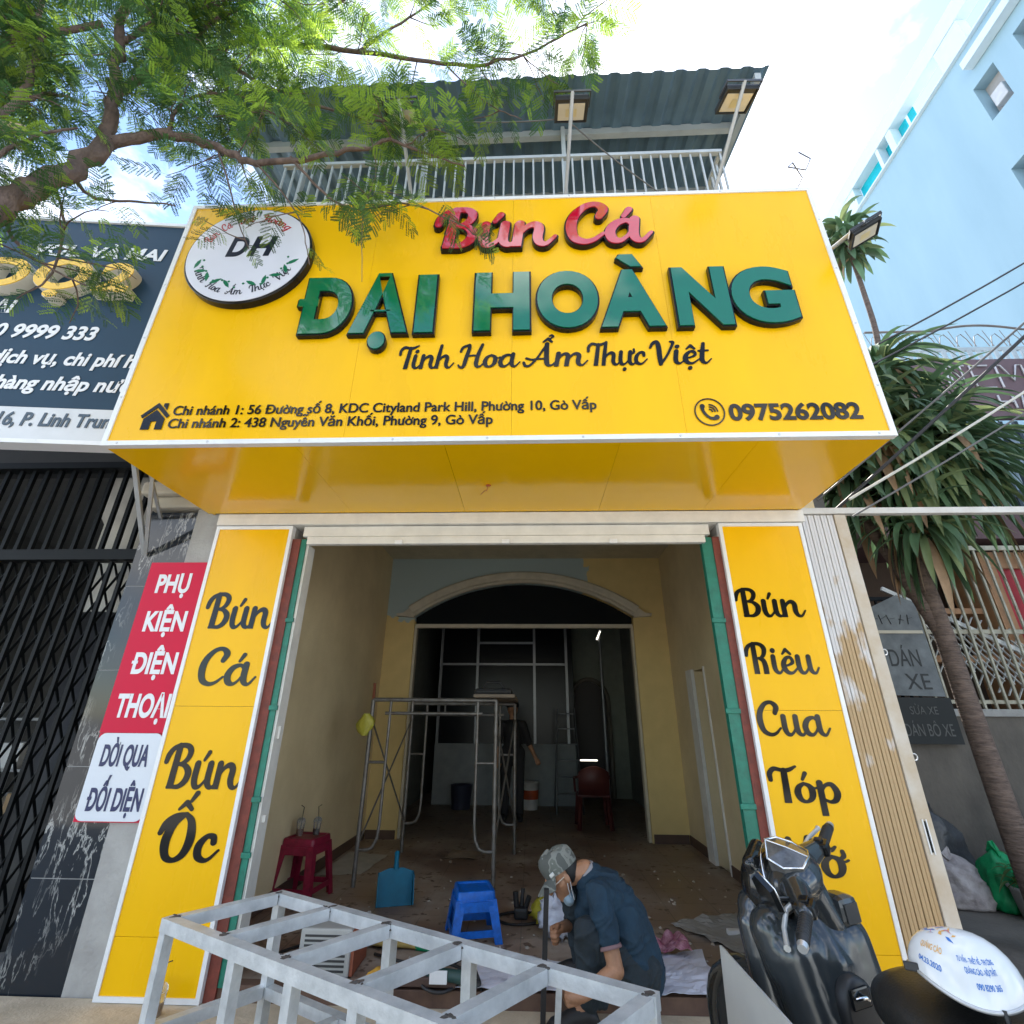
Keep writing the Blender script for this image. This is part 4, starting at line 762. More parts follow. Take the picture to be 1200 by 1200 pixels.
for k, w in enumerate(wins):
    fr = MB(); fr.box(9.235, 9.249, w[0] + .002, w[1] - .002, w[2] + .002, w[3] - .002); fo = fr.build('wall_pane', mat('niche_grey', (.40, .38, .37), .7), BL)
    b = MB(); b.cham(9.08, 9.234, w[0] + .1, w[1] - .1, w[2] + .25, w[2] + .6, c=.02); b.build('air_conditioner', mat('ac_grey', (.5, .52, .54), .5), fo)
for z in (14.55,): quick('cornice', M_lbw, BL, (8.80, 8.99, -3.0, 2.2, 13.55, 13.75))
# pale house behind the balcony (left) and aerial
o = quick('pale_house', mat('pale_plaster', 0), None, (-6.5, -2.9, 5.0, 8.0, 0, 11.5)); tag(o, 'pale plastered house wall glimpsed through the leaves behind the balcony', 'building')
b = MB(); b.tube([(3.4, 2.0, 0), (3.42, 2.0, 9.2)], .02, 6); b.bar((3.1, 2.0, 9.0), (3.75, 2.0, 9.05), .012, .012); b.bar((3.2, 2.0, 8.8), (3.65, 2.0, 8.83), .012, .012); b.tube([(3.05, 1.98, 8.6), (3.2, 1.98, 8.75), (3.4, 1.98, 8.7)], .008, 5); o = b.build('tv_aerial', M_alu); tag(o, 'thin rooftop television aerial just beyond the top right sign corner', 'aerial')
# cables
def sag(a, c, s=.12, n=10): a, c = Vector(a), Vector(c); return [a.lerp(c, i / n) - Vector((0, 0, s * 4 * (i / n) * (1 - i / n))) for i in range(n + 1)]
cb = [((2.6, .25, 3.15), (8, -2.6, 8.2), .014, 'black'), ((2.55, .3, 3.3), (8, -2.4, 8.0), .009, 'grey'), ((3.0, -.3, 4.45), (8.0, -.6, 7.6), .008, 'black'), ((2.6, -.25, 4.1), (8.0, -.5, 7.35), .008, 'black'), ((2.5, -.15, 3.1), (8, -.9, 6.6), .011, 'white'), ((2.52, -.1, 2.98), (8, -1.2, 6.4), .008, 'grey')]
for k, (a, c, r_, colr) in enumerate(cb):
    b = MB(); b.tube(sag(a, c), r_, 6); o = b.build('overhead_cable', mat('cable_' + colr, {'black': (.02, .02, .022), 'grey': (.12, .12, .12), 'white': (.55, .55, .5)}[colr], .5))
    tag(o, ['thickest black cable crossing in front of the brown sign', 'thin grey cable running close beside the thickest black cable', 'uppermost thin black cable crossing the light blue wall', 'second thin black cable below the uppermost one on the blue wall', 'pale cable crossing the dracaena leaves below the black ones', 'lowest thin grey cable crossing the dracaena leaves'][k], 'cable', 'cables on the right')
b = MB(); b.tube(sag((2.2, -1.6, 8.9), (9, -1.2, 12.0), .15), .03, 8); o = b.build('overhead_cable', mat('cable_black', 0)); tag(o, 'thick dark cable along the very top edge of the view at the right', 'cable', 'cables on the right')

# ================================================================ TREES
def leafset(nv_):
    """two-way pinnate feathery leaf as arrays: rachis along +x, drooping; verts and quads"""
    rnd = random.Random(nv_); V = []; F = []; MI = []
    def quad(p, d, s, l, w, mi):
        n = len(V); a = p + d * l * .5 + s * w * .5; c = p + d * l * .5 - s * w * .5
        V.extend([p, a, p + d * l, c]); F.append((n, n + 1, n + 2, n + 3)); MI.append(mi)
    Ln = .27; npn = rnd.choice((5, 6, 7))
    def rach(t): return Vector((Ln * t, 0, -.05 * t * t))
    prev = rach(0)
    for i in range(1, 6):
        q = rach(i / 5); n = len(V); V.extend([prev + Vector((0, .0012, 0)), prev - Vector((0, .0012, 0)), q - Vector((0, .0012, 0)), q + Vector((0, .0012, 0))]); F.append((n, n + 1, n + 2, n + 3)); MI.append(2); prev = q
    for i in range(npn):
        t = .22 + .78 * i / (npn - 1); p = rach(t); ln = .105 * (1 - .45 * abs(t - .5)) * rnd.uniform(.85, 1.1)
        for sd_ in (-1, 1):
            ang = R(62 - 22 * t) * sd_; d = Vector((math.cos(ang), math.sin(ang), rnd.uniform(-.35, .05))).normalized(); s = Vector((-d.y, d.x, 0)).normalized(); k = 10; mi = 1 if rnd.random() < .22 else 0
            for j in range(k):
                u = (j + .8) / k; pp = p + d * ln * u - Vector((0, 0, .02 * u * u)); l2 = .0235 * (1 - .5 * (u - .45) ** 2 * 2)
                for s2 in (-1, 1):
                    dd = (d * .45 + s * s2 * .9 + Vector((0, 0, rnd.uniform(-.3, .15)))).normalized(); quad(pp, dd, d, l2, .0098, mi)
    return np.array([tuple(v) for v in V]), np.array(F), np.array(MI)
LS = [leafset(s) for s in range(5)]
def leaf_mat(name, col, tr):
    m = bpy.data.materials.new(name); m.use_nodes = True; t = m.node_tree; bs = t.nodes['Principled BSDF']; bs.inputs['Roughness'].default_value = .5
    N = t.nodes.new; c = N('ShaderNodeTexCoord'); n = N('ShaderNodeTexNoise'); n.inputs['Scale'].default_value = 1.9; n.inputs['Detail'].default_value = 4; r = N('ShaderNodeValToRGB'); r.color_ramp.elements[0].position = .35; r.color_ramp.elements[1].position = .65
    r.color_ramp.elements[0].color = (*[x * .6 for x in col], 1); r.color_ramp.elements[1].color = (*[x * 1.35 for x in col], 1)
    t.links.new(c.outputs['Object'], n.inputs['Vector']); t.links.new(n.outputs['Fac'], r.inputs['Fac']); t.links.new(r.outputs['Color'], bs.inputs['Base Color'])
    tl = N('ShaderNodeBsdfTranslucent'); mxs = N('ShaderNodeMixShader'); mxs.inputs[0].default_value = tr; hs = N('ShaderNodeHueSaturation'); hs.inputs['Value'].default_value = 1.7; hs.inputs['Hue'].default_value = .485; t.links.new(r.outputs['Color'], hs.inputs['Color']); t.links.new(hs.outputs[0], tl.inputs['Color'])
    t.links.new(bs.outputs[0], mxs.inputs[1]); t.links.new(tl.outputs[0], mxs.inputs[2]); t.links.new(mxs.outputs[0], t.nodes['Material Output'].inputs['Surface']); return m
BRN = {'limb': [(-2.9, -3.1, .0), (-2.85, -3.0, 1.2), (-2.6, -2.65, 2.3), (-2.37, -2.35, 3.02), (-2.43, -2.2, 3.47), (-2.45, -2.1, 3.81), (-2.5, -1.95, 4.24), (-2.51, -1.8, 4.81)],
'up1': [(-2.51, -1.8, 4.81), (-2.58, -1.85, 5.24), (-2.58, -1.95, 5.62), (-2.61, -2.05, 6.13)], 'r1': [(-2.51, -1.8, 4.81), (-2.28, -1.7, 5.07), (-2.0, -1.6, 5.07), (-1.75, -1.55, 5.0), (-1.32, -1.5, 5.13), (-0.86, -1.48, 5.31)],
'a': [(-2.58, -1.85, 5.22), (-2.53, -1.75, 5.73), (-2.28, -1.7, 6.07), (-1.84, -1.65, 6.27), (-1.18, -1.62, 6.17), (-0.52, -1.6, 6.0), (-0.02, -1.65, 5.9), (0.54, -1.7, 6.26)], 'b': [(-2.53, -1.75, 5.73), (-2.02, -1.9, 6.02), (-1.52, -2.0, 6.17)],
'c': [(-2.28, -1.7, 6.07), (-1.73, -1.55, 5.8), (-1.07, -1.5, 5.54), (-0.62, -1.5, 5.42)], 'd': [(-0.86, -1.48, 5.31), (-0.62, -1.46, 5.19), (-0.34, -1.45, 5.05)], 'e': [(-1.54, -1.52, 5.09), (-1.3, -1.44, 4.84), (-1.05, -1.42, 4.69), (-0.7, -1.42, 4.72), (-0.32, -1.42, 4.49)],
'f': [(-1.75, -1.55, 5.0), (-1.58, -1.46, 4.83), (-1.4, -1.44, 4.54), (-1.28, -1.44, 4.16)], 'g': [(-2.0, -1.6, 5.07), (-1.91, -1.5, 4.82), (-1.81, -1.46, 4.54), (-1.7, -1.44, 4.31)], 'h': [(-2.52, -1.9, 4.4), (-2.41, -1.8, 4.3), (-2.16, -1.75, 4.33), (-2.02, -1.7, 4.37)],
'i': [(-2.45, -2.1, 3.81), (-2.41, -2.0, 3.67), (-2.26, -1.95, 3.57), (-2.08, -1.9, 3.49)], 'j': [(-2.5, -1.95, 4.24), (-2.37, -1.9, 3.96), (-2.29, -1.9, 3.58), (-2.33, -1.95, 3.36)], 'k': [(-1.18, -1.62, 6.17), (-0.79, -1.7, 6.43), (-0.42, -1.75, 6.78)],
'l': [(-1.07, -1.5, 5.54), (-0.96, -1.45, 5.04), (-1.0, -1.44, 4.62), (-0.93, -1.43, 4.01)], 'm': [(-0.52, -1.6, 6.0), (-0.2, -1.55, 5.59), (0.05, -1.52, 5.43)], 'n': [(-2.61, -2.05, 5.6), (-3.16, -2.2, 4.98), (-3.03, -2.1, 5.39), (-2.81, -2.0, 5.72)], 'o': [(-2.43, -2.2, 3.6), (-2.67, -2.2, 4.24), (-2.73, -2.1, 4.62), (-2.8, -2.1, 5.09), (-2.82, -2.2, 5.52)],
'p': [(-2.58, -1.95, 5.62), (-2.28, -1.95, 5.97), (-1.83, -1.95, 6.1)], 'q': [(-2.73, -2.1, 4.62), (-2.74, -2.0, 4.95), (-2.61, -1.9, 5.01)], 's': [(-1.84, -1.65, 6.27), (-1.43, -1.75, 6.42), (-1.06, -1.8, 6.69)], 't': [(-2.28, -1.7, 5.07), (-2.33, -1.65, 5.53), (-2.06, -1.6, 5.72), (-1.66, -1.55, 5.48)], 'u': [(-2.43, -2.2, 3.47), (-2.47, -2.2, 3.9), (-2.5, -2.1, 4.34), (-2.45, -2.0, 4.6)],
'v': [(-2.61, -2.05, 6.13), (-2.9, -2.3, 6.8), (-3.4, -2.5, 7.3)], 'w': [(-2.61, -2.05, 6.13), (-2.2, -2.2, 6.7), (-1.6, -2.3, 7.2)], 'x': [(-2.61, -2.05, 6.13), (-2.3, -3.5, 7.3), (-1.5, -5.0, 8.2), (-.5, -6.2, 8.8)], 'y': [(-2.61, -2.05, 6.13), (-3.2, -3.6, 7.0), (-3.4, -5.2, 7.9)]}
#      radius start, end, twigs per m, leaves per m, droop
BPAR = {'limb': (.085, .047, 0, 0), 'up1': (.042, .024, 5, 3), 'r1': (.034, .012, 4, 6), 'a': (.030, .005, 8, 12), 'b': (.018, .006, 9, 13), 'c': (.016, .005, 6, 10), 'd': (.012, .005, 3, 10), 'e': (.010, .004, 4, 14), 'f': (.007, .003, 2, 5), 'g': (.006, .003, 3, 8), 'h': (.012, .004, 4, 8), 'i': (.010, .004, 5, 14), 'j': (.009, .003, 5, 11), 'k': (.012, .004, 6, 13), 'l': (.006, .002, 1.2, 4), 'm': (.006, .003, 2, 8), 'n': (.02, .006, 8, 14), 'o': (.028, .012, 7, 11), 'p': (.018, .005, 10, 15), 'q': (.014, .005, 9, 13), 's': (.014, .005, 8, 14), 't': (.014, .005, 9, 14), 'u': (.013, .006, 5, 11), 'v': (.03, .01, 6, 10), 'w': (.025, .008, 6, 10), 'x': (.03, .008, 9, 12), 'y': (.03, .008, 8, 12)}
TR = thing('feathery_tree', 'street tree with feathery compound leaves overhanging the upper left of the yellow sign', 'tree', (-2.9, -3.1, 0))
rnd = random.Random(11); woods = []; leaves = []; trunk = MB()
def add_leaves(pts, per_m, start=.0):
    d = 0.0; acc = rnd.random() / max(per_m, .01)
    for a, c in zip(pts[:-1], pts[1:]):
        a, c = Vector(a), Vector(c); L_ = (c - a).length
        while acc < d + L_:
            p = a.lerp(c, (acc - d) / L_); leaves.append((p, (c - a).normalized())); acc += rnd.uniform(.6, 1.4) / per_m
        d += L_
for k, pts in BRN.items():
    r0, r1, tw, lf = BPAR[k]; sm = [Vector(p) for p in crom(pts, 6)]; n = len(sm)
    sm = [p + Vector((rnd.gauss(0, 1), rnd.gauss(0, 1), rnd.gauss(0, 1))) * min(.012, r0 * .25) for p in sm]; rr = [r0 + (r1 - r0) * i / (n - 1) for i in range(n)]
    wood = trunk if k == 'limb' else MB(); thin = wood; wood.tube(sm, rr, 10 if r0 > .03 else 6)
    if lf and k != 'u': add_leaves(sm[n // 5:], lf)
    ln = sum((sm[i + 1] - sm[i]).length for i in range(n - 1))
    for _ in range(int(tw * (1.5 if k in 'nopbqtvw' else {'u': .2, 'h': .5, 'f': .5, 'g': .5, 'e': .7, 'l': .6, 'i': .9, 'j': .9, 'a': .8, 'c': .8, 'k': .7, 's': .8, 'm': .4, 'r1': .7, 'd': .6, 'x': 1.2, 'y': 1.2}.get(k, 1.0)) * ln + .5)):
        i = rnd.randrange(n // 6, n); p = sm[i]; az = rnd.uniform(0, 2 * math.pi); d = Vector((math.cos(az), math.sin(az) * .55, rnd.uniform(-.55, .6))).normalized(); L_ = rnd.uniform(.22, .5); q = [p]
        for s_ in range(5): d = (d + Vector((rnd.gauss(0, .18), rnd.gauss(0, .15), rnd.gauss(-.08, .15)))).normalized(); nq = q[-1] + d * L_ / 5; nq.y = min(nq.y, -1.32); q.append(nq)
        thin.tube(q, [.005, .004, .0035, .003, .0025, .002], 5); add_leaves(q, 23)
    if k != 'limb': woods.append(wood)
_m = len(leaves); AV = []; AF = []; AM = []; off = 0
for p, d in leaves:
    if rnd.random() < (.45 if p.z < 4.85 and p.x > -2.3 else .12 if p.x > -2.0 else 0): continue
    v, f, mi = LS[rnd.randrange(5)]; az = math.atan2(d.y, d.x) + rnd.choice((-1, 1)) * rnd.uniform(.4, 1.4); M3 = (Matrix.Rotation(az, 3, 'Z') @ Matrix.Rotation(rnd.uniform(-.35, .75), 3, 'Y') @ Matrix.Rotation(rnd.uniform(-.7, .7), 3, 'X')) * rnd.uniform(.40, .92)
    w = v @ np.array(M3).T + np.array(p); w[:, 1] -= max(0.0, w[:, 1].max() + 1.26); AV.append(w); AF.append(f + off); AM.append(mi if rnd.random() > (.42 if p.x > -2.0 and p.z > 5.0 else .10) else np.where(mi == 0, 1, mi)); off += len(v)  # upper right sprays get more bright leaf: sunlit look put into the colour
AV = np.concatenate(AV); AF = np.concatenate(AF); AM = np.concatenate(AM)
me = bpy.data.meshes.new('crown'); me.vertices.add(len(AV)); me.vertices.foreach_set('co', AV.ravel()); me.loops.add(AF.size); me.loops.foreach_set('vertex_index', AF.ravel()); me.polygons.add(len(AF)); me.polygons.foreach_set('loop_start', np.arange(0, AF.size, 4)); me.polygons.foreach_set('loop_total', np.full(len(AF), 4)); me.polygons.foreach_set('material_index', AM.astype(int))
for m in (leaf_mat('feather_leaf', (.048, .118, .034), .5), leaf_mat('bright_feather_leaf', (.18, .29, .035), .58), mat('green_stalk', (.12, .17, .05), .6)): me.materials.append(m)
me.update(calc_edges=True); link_mesh('crown', me, TR)
M_bark = mat('tree_bark', (.20, .14, .115), .9, dirt=(.075, .052, .045), scale=16, bump=1.0, bscale=34, stretch=(1, 1, .4))
trunk.build('trunk', M_bark, TR); [w_.build('branch', M_bark, TR) for w_ in woods]
b = MB(); b.tube([(-2.66, -2.2, 4.25), (-2.62, -2.14, 4.36), (-2.56, -2.1, 4.40)], [.035, .03, .022], 8); b.build('broken_stub', mat('torn_wood', (.50, .36, .22), .8, var=.3), TR)
print('leaves', _m, len(AF))

# dracaena
DR = thing('dracaena_tree', 'tall dracaena with strap leaf rosettes behind the right end of the sign', 'tree', (3.84, 1.0, 0))
rnd = random.Random(4); b = MB()
T1 = [(3.86, 1.0, 0), (3.82, 1.0, .7), (3.80, 1.0, 1.6), (3.78, 1.0, 2.6), (3.70, 1.0, 3.3), (3.72, 1.02, 4.2), (3.9, 1.0, 5.0)]; b.tube([Vector(p) for p in crom(T1, 6)], list(np.linspace(.095, .05, 37)), 12)
for q, r_ in (([(3.80, 1.0, 2.2), (3.62, 1.05, 2.9), (3.45, 1.1, 3.5), (3.42, 1.1, 3.9)], .06), ([(3.74, 1.0, 3.2), (4.05, .95, 3.7), (4.2, .95, 4.3)], .05), ([(3.9, 1.0, 4.7), (4.15, 1.0, 5.6), (4.25, 1.05, 6.5), (4.27, 1.05, 7.5)], .035), ([(3.72, 1.0, 3.8), (3.55, .9, 4.4), (3.5, .95, 4.8)], .05)):
    b.tube([Vector(p) for p in crom(q, 5)], list(np.linspace(r_, r_ * .7, 5 * (len(q) - 1) + 1)), 9)
b.build('trunk', mat('dracaena_bark', (.20, .145, .12), .9, dirt=(.07, .05, .042), scale=7, bump=1.0, bscale=14, stretch=(1, 1, 5)), DR)
lv = MB()
def strap(c, d0, L_, w, curl, mi):
    lv.cur = mi; d = d0.normalized(); p = Vector(c); s = d.cross(Vector((0, 0, 1)));
    if s.length < .05: s = Vector((1, 0, 0))
    s.normalize(); n = 7; up = s.cross(d); rows = []
    for i in range(n + 1):
        t = i / n; ww = w * (math.sin(math.pi * min(1, .18 + t * .82)) ** .7) * (1 - .1 * t); u = s.cross(d).normalized() * (ww * .18); rows.append((p - s * ww / 2 + u, p.copy(), p + s * ww / 2 + u)); d = (d + Vector((rnd.gauss(0, .03), rnd.gauss(0, .03), -curl))).normalized(); p = p + d * L_ / n
    vs = [q for r_ in rows for q in r_]; fs = []
    for i in range(n):
        for k in (0, 1): a = i * 3 + k; fs.append((a, a + 1, a + 4, a + 3))
    lv.add(vs, fs, True)
heads = [((4.05, 1.0, 5.25), 120, .8, .3), ((3.72, 1.0, 4.7), 110, .8, .4), ((4.3, .95, 4.55), 120, .85, .35), ((3.48, .95, 4.75), 80, .7, .3), ((3.42, 1.1, 3.95), 90, .75, .5), ((3.6, .85, 4.3), 100, .85, .6), ((4.05, .80, 4.35), 120, .85, .6), ((4.45, .9, 4.2), 90, .8, .55), ((3.85, .85, 4.05), 120, .85, .55), ((4.2, .85, 3.95), 110, .85, .5), ((3.78, .85, 3.45), 90, .75, .7), ((4.28, 1.05, 7.6), 65, .5, .45), ((4.27, 1.05, 7.3), 30, .45, .8)]
for c, n, L_, low in heads:
    for i in range(n):
        az = rnd.uniform(0, 2 * math.pi); el = rnd.uniform(-low * 1.6, 1.05); d = Vector((math.cos(az) * math.cos(el), math.sin(az) * math.cos(el), math.sin(el))); q = rnd.random(); dead = el < -.25 and q < .27
        strap(Vector(c) + d * .05 + Vector((0, 0, rnd.uniform(-.3, .1))), d, L_ * rnd.uniform(.7, 1.1), .082 * rnd.uniform(.8, 1.15), rnd.uniform(.16, .38) + (.12 if el < 0 else 0), 2 if dead else (1 if q > .78 else 0))
lv.build('crown', [leaf_mat('strap_leaf', (.085, .16, .08), .18), leaf_mat('pale_strap_leaf', (.19, .25, .11), .25), mat('dead_strap_leaf', (.30, .20, .12), .8, var=.25)], DR, fix=False)
b = MB(); rnd = random.Random(8)
lv = MB()
for i in range(90):
    az = rnd.uniform(0, 6.28); el = rnd.uniform(.1, 1.3); d = Vector((math.cos(az) * math.cos(el), math.sin(az) * math.cos(el), math.sin(el))); strap((4.42 + rnd.gauss(0, .08), 1.72 + rnd.gauss(0, .06), rnd.uniform(.18, .4)), d, rnd.uniform(.12, .25), .025, .2, 0)
PT = thing('potted_plant', 'small leafy potted plant beside the green sack at the right edge', 'plant', (4.42, 1.72, 0)); lv.build('foliage', leaf_mat('pot_leaf', (.06, .12, .03), .3), PT, fix=False)
b = MB(); b.lathe([(.10, 0), (.14, .02), (.17, .22), (.19, .24), (.17, .25), (.15, .2), (.02, .2)], (4.42, 1.72, 0), 18); b.build('pot', mat('grey_pot', (.32, .31, .30), .8), PT)

# street trees across the road (they stand behind the viewer and show in the glossy lettering)
rnd = random.Random(21); V_ = []; F_ = []
for k in range(5200):
    d = Vector((rnd.gauss(0, 1), rnd.gauss(0, 1), rnd.gauss(0, 1))).normalized(); r_ = rnd.random() ** .4; lump_ = 1 + .3 * noise.noise(d * 2.3); p = Vector((d.x * 2.9, d.y * 2.2, d.z * 2.6 + 5.6)) * 1.0; p = Vector((d.x * 2.9 * r_ * lump_, d.y * 2.2 * r_ * lump_, 5.6 + d.z * 2.6 * r_ * lump_))
    a = Vector((rnd.gauss(0, 1), rnd.gauss(0, 1), rnd.gauss(0, 1))).normalized(); c = a.cross(Vector((rnd.gauss(0, 1), rnd.gauss(0, 1), 1))).normalized(); n = len(V_); V_ += [p - a * .16, p + c * .06, p + a * .16, p - c * .06]; F_.append((n, n + 1, n + 2, n + 3))
ST = thing('street_tree', 'round leafy street tree across the road, middle one of three', 'tree', (0, 0, 0), 'street trees across the road'); b = MB(); b.add(V_, F_); b.build('crown', leaf_mat('street_leaf', (.04, .10, .03), .3), ST, local=True, fix=False); b = MB(); b.tube([(0, 0, 0), (.05, 0, 1.5), (0, .05, 3.2), (.1, 0, 5)], [.2, .16, .13, .06], 10)
for k in range(6): t = k * 1.05; b.tube([(0, .03, 2.8 + .2 * k), (.8 * math.cos(t), .7 * math.sin(t), 4.2 + .2 * k), (1.6 * math.cos(t), 1.4 * math.sin(t), 5.2 + .2 * k)], [.08, .05, .02], 7)
b.build('trunk', M_bark, ST, local=True); ST.location = (.6, -12.5, 0)
for x, y, rz, lb in ((-5.4, -11.6, 1.2, 'round leafy street tree across the road, on the side of the black gate'), (6.8, -11.4, 2.5, 'round leafy street tree across the road, on the side of the blue building')):
    c = copy_tree(ST); c.location = (x, y, 0); c.rotation_euler.z = rz; c['label'] = lb
# ================================================================ FLOODLIGHTS on the sign
def floodlight(label, c, n, base, yaw=0.0, k=.86):
    t = thing('floodlight', label, 'lamp', base, 'floodlights on arms round the sign'); c = Vector(c); z = -Vector(n).normalized(); x = Vector((math.cos(yaw), math.sin(yaw), 0)); y = z.cross(x).normalized(); x = y.cross(z).normalized()
    M = (Matrix((x, y, z)).transposed() * k).to_4x4(); M.translation = c
    b = MB(); b.cham(-.135, .135, -.105, .105, .0, .035, c=.008, M=M); b.cham(-.135, .135, -.105, -.098, -.012, .002, c=.002, M=M); b.cham(-.135, .135, .098, .105, -.012, .002, c=.002, M=M); b.box(-.135, -.122, -.097, .097, -.012, -.0005, M); b.box(.122, .135, -.097, .097, -.012, -.0005, M)
    for k in range(7): b.box(-.10 + k * .032, -.092 + k * .032, -.085, .085, .035, .058, M)
    b.build('housing', mat('lamp_black', (.03, .033, .036), .4), t)
    b = MB(); b.box(-.108, .108, -.06, .088, -.0045, -.001, M); b.build('lens', mat('lamp_lens', (.66, .63, .54), .12, var=.06), t); b = MB(); b.box(-.045, .045, -.015, .055, -.0065, -.0048, M); b.build('led_chip', mat('led_yellow', (.66, .58, .34), .3, var=.05), t)
    b = MB(); a = M @ Vector((-.145, 0, .03)); d = M @ Vector((.145, 0, .03)); h = c + (M.to_3x3() @ Vector((0, -.135, .03))); q = M.to_3x3() @ Vector((0, -.135, 0)); b.bar(a, a + q, .006, .022); b.bar(d, d + q, .006, .022); b.bar(a + q, d + q, .006, .022); b.build('bracket', mat('lamp_black', 0), t)
    m = (a + d) / 2 + q; b = MB(); b.tube([base, Vector(base).lerp(m, .5), m], .014, 8); b.build('arm', mat('galvanised', 0), t)
floodlight('floodlight on an arm above the middle of the sign, over the red word', (.40, -1.52, 5.52), (0, .30, -1), (.375, -1.10, 5.20))
floodlight('floodlight at the top right of the sign under the roof corner', (1.56, -1.52, 5.56), (.1, .25, -1), (1.49, -1.10, 5.20), R(6))
floodlight('floodlight half hidden in the tree leaves above the sign', (-.80, -1.52, 5.52), (0, .30, -1), (-.80, -1.10, 5.20))
floodlight('floodlight jutting out beyond the right side edge of the sign', (2.30, -1.28, 4.50), (.35, -.10, -1), (2.176, -.9, 4.66), R(-24), .66)
b = MB(); b.tube(sag((.40, -1.45, 5.50), (1.15, -1.08, 5.20), .03), .005, 5); b.tube(sag((.38, -1.45, 5.56), (-.7, -1.45, 5.62), .05), .005, 5); o = b.build('lamp_flex', mat('cable_grey', 0)); tag(o, 'thin flex running between the floodlights above the sign', 'cable')
b = MB(); b.tube([(2.10, -1.0, 5.20), (2.16, -1.12, 5.33), (2.06, -1.2, 5.38), (2.0, -1.22, 5.30), (2.12, -1.22, 5.26), (2.2, -1.2, 5.42), (2.13, -1.2, 5.5)], .005, 5); o = b.build('loose_wire', mat('cable_grey', 0)); tag(o, 'loose curled wire end at the top right corner of the sign', 'wire')

# ================================================================ WELDED METAL FRAME
M_tub = mat('galvanised_tube', (.74, .77, .79), .36, metal=.35, var=.0, dirt=(.50, .53, .55), scale=11, stretch=(1, 1, 1), bump=.15, bscale=40)
FR = thing('steel_stand', 'long table-high welded stand of bare square steel tube in front of the shop', 'stand', (-.55, -1.1, .066))
A_, B_, C_ = Vector((-1.586, -.836, .675)), Vector((-1.249, -.451, .675)), Vector((.483, -1.398, .675)); D_ = A_ + C_ - B_; w_ = .05; uu = (C_ - B_).normalized(); vv = (B_ - A_).normalized()
for p, q in ((A_, D_), (B_, C_)): b = MB(); b.bar(p - uu * .025, q + uu * .025, w_, w_); b.build('long_rail', M_tub, FR)
for k in range(6):
    b = MB()
    p, q = A_.lerp(D_, k / 5), B_.lerp(C_, k / 5); b.bar(p + vv * .0255, q - vv * .0255, w_ * .98, w_ * .98); b.build('cross_rail', M_tub, FR)
up = Vector((0, 0, 1)); lowz = .30
for nm, p in (('leg', A_), ('leg', B_), ('leg', C_), ('leg', D_), ('leg', A_.lerp(D_, .27)), ('leg', B_.lerp(C_, .40)), ('leg', B_.lerp(C_, .62)), ('leg', A_.lerp(D_, .62)), ('leg', A_.lerp(D_, .45))):
    b = MB(); q = Vector((p.x, p.y, .066)); b.bar(p - up * .0255, q, .045, .045, uu); b.build(nm, M_tub, FR)
e = -up * (.675 - lowz)
for p, q, d in ((A_, B_, vv), (D_, C_, vv), (A_, A_.lerp(D_, .27), uu), (B_, B_.lerp(C_, .40), uu), (B_.lerp(C_, .40), B_.lerp(C_, .62), uu), (A_.lerp(D_, .27), B_.lerp(C_, .27), vv)):
    b = MB(); b.bar(p + e + d * .024, q + e - d * .024, .045, .045); b.build('lower_rail', M_tub, FR)

b = MB(); rnd = random.Random(2)
for k in range(6):
    for p in (A_.lerp(D_, k / 5) + vv * .026, B_.lerp(C_, k / 5) - vv * .026):
        for j in range(7): b.ball(p + uu * rnd.uniform(-.026, .026) + Vector((0, 0, rnd.choice((.0245, rnd.uniform(-.02, .022))))), rnd.uniform(.004, .010), rnd.uniform(.004, .009), .004, 8, 6)
b.build('weld_bead', mat('weld_soot', (.06, .055, .05), .6), FR)

b = MB(); rnd = random.Random(12)
for k in range(6):
    for p, s_ in ((A_.lerp(D_, k / 5), 1), (B_.lerp(C_, k / 5), -1)):
        c0 = p + vv * s_ * rnd.uniform(.0, .04) + uu * rnd.uniform(-.01, .01) + Vector((0, 0, .0256)); n = 9
        b.add([c0] + [c0 + uu * rnd.uniform(.010, .024) * math.cos(t) + vv * rnd.uniform(.012, .03) * math.sin(t) for t in np.linspace(0, 2 * math.pi, n + 1)[:-1]], [(0, i + 1, (i + 1) % n + 1) for i in range(n)])
b.build('scorch_mark', mat('scorch', (.13, .11, .10), .7, dirt=(.05, .045, .04), scale=60), FR)
# ================================================================ SCAFFOLD
M_pipe = mat('scaffold_pipe', (.24, .235, .23), .45, metal=.5, dirt=(.13, .115, .10), scale=12)
def scaff_frame(parent, y, x0, x1, zt):
    b = MB(); z0 = .121
    for x in (x0, x1): b.tube([(x, y, z0), (x, y, zt)], .021, 10)
    b.tube([(x0, y, zt), (x1, y, zt)], .021, 10); b.tube([(x0 + .14, y, zt - .13), (x1 - .14, y, zt - .13)], .016, 8)
    for x, s in ((x0, 1), (x1, -1)):
        xi = x + s * .19; b.tube([(xi, y, zt - .01), (xi, y, .62), (xi - s * .012, y, .50), (xi - s * .05, y, .43), (xi - s * .10, y, .41), (x, y, .41)], .015, 8); b.tube([(xi, y, 1.15), (x, y, 1.15)], .013, 8)
    xm = x0 + .42; b.tube([(xm, y, zt), (xm, y, zt - .13)], .013, 8)
    b.build('end_frame', M_pipe, parent)
SC = thing('scaffold', 'rusty tubular builders scaffold standing inside the open shop front', 'scaffold', (-.9, 2.4, .12))
scaff_frame(SC, 1.85, -1.57, -.275, 1.735); scaff_frame(SC, 3.15, -1.44, -.12, 1.735)
b = MB()
for xf, xb in ((-1.57, -1.44), (-.275, -.12)): b.tube([(xf, 1.86, 1.55), (xb, 3.14, .45)], .010, 6); b.tube([(xf, 1.86, .45), (xb, 3.14, 1.55)], .010, 6)
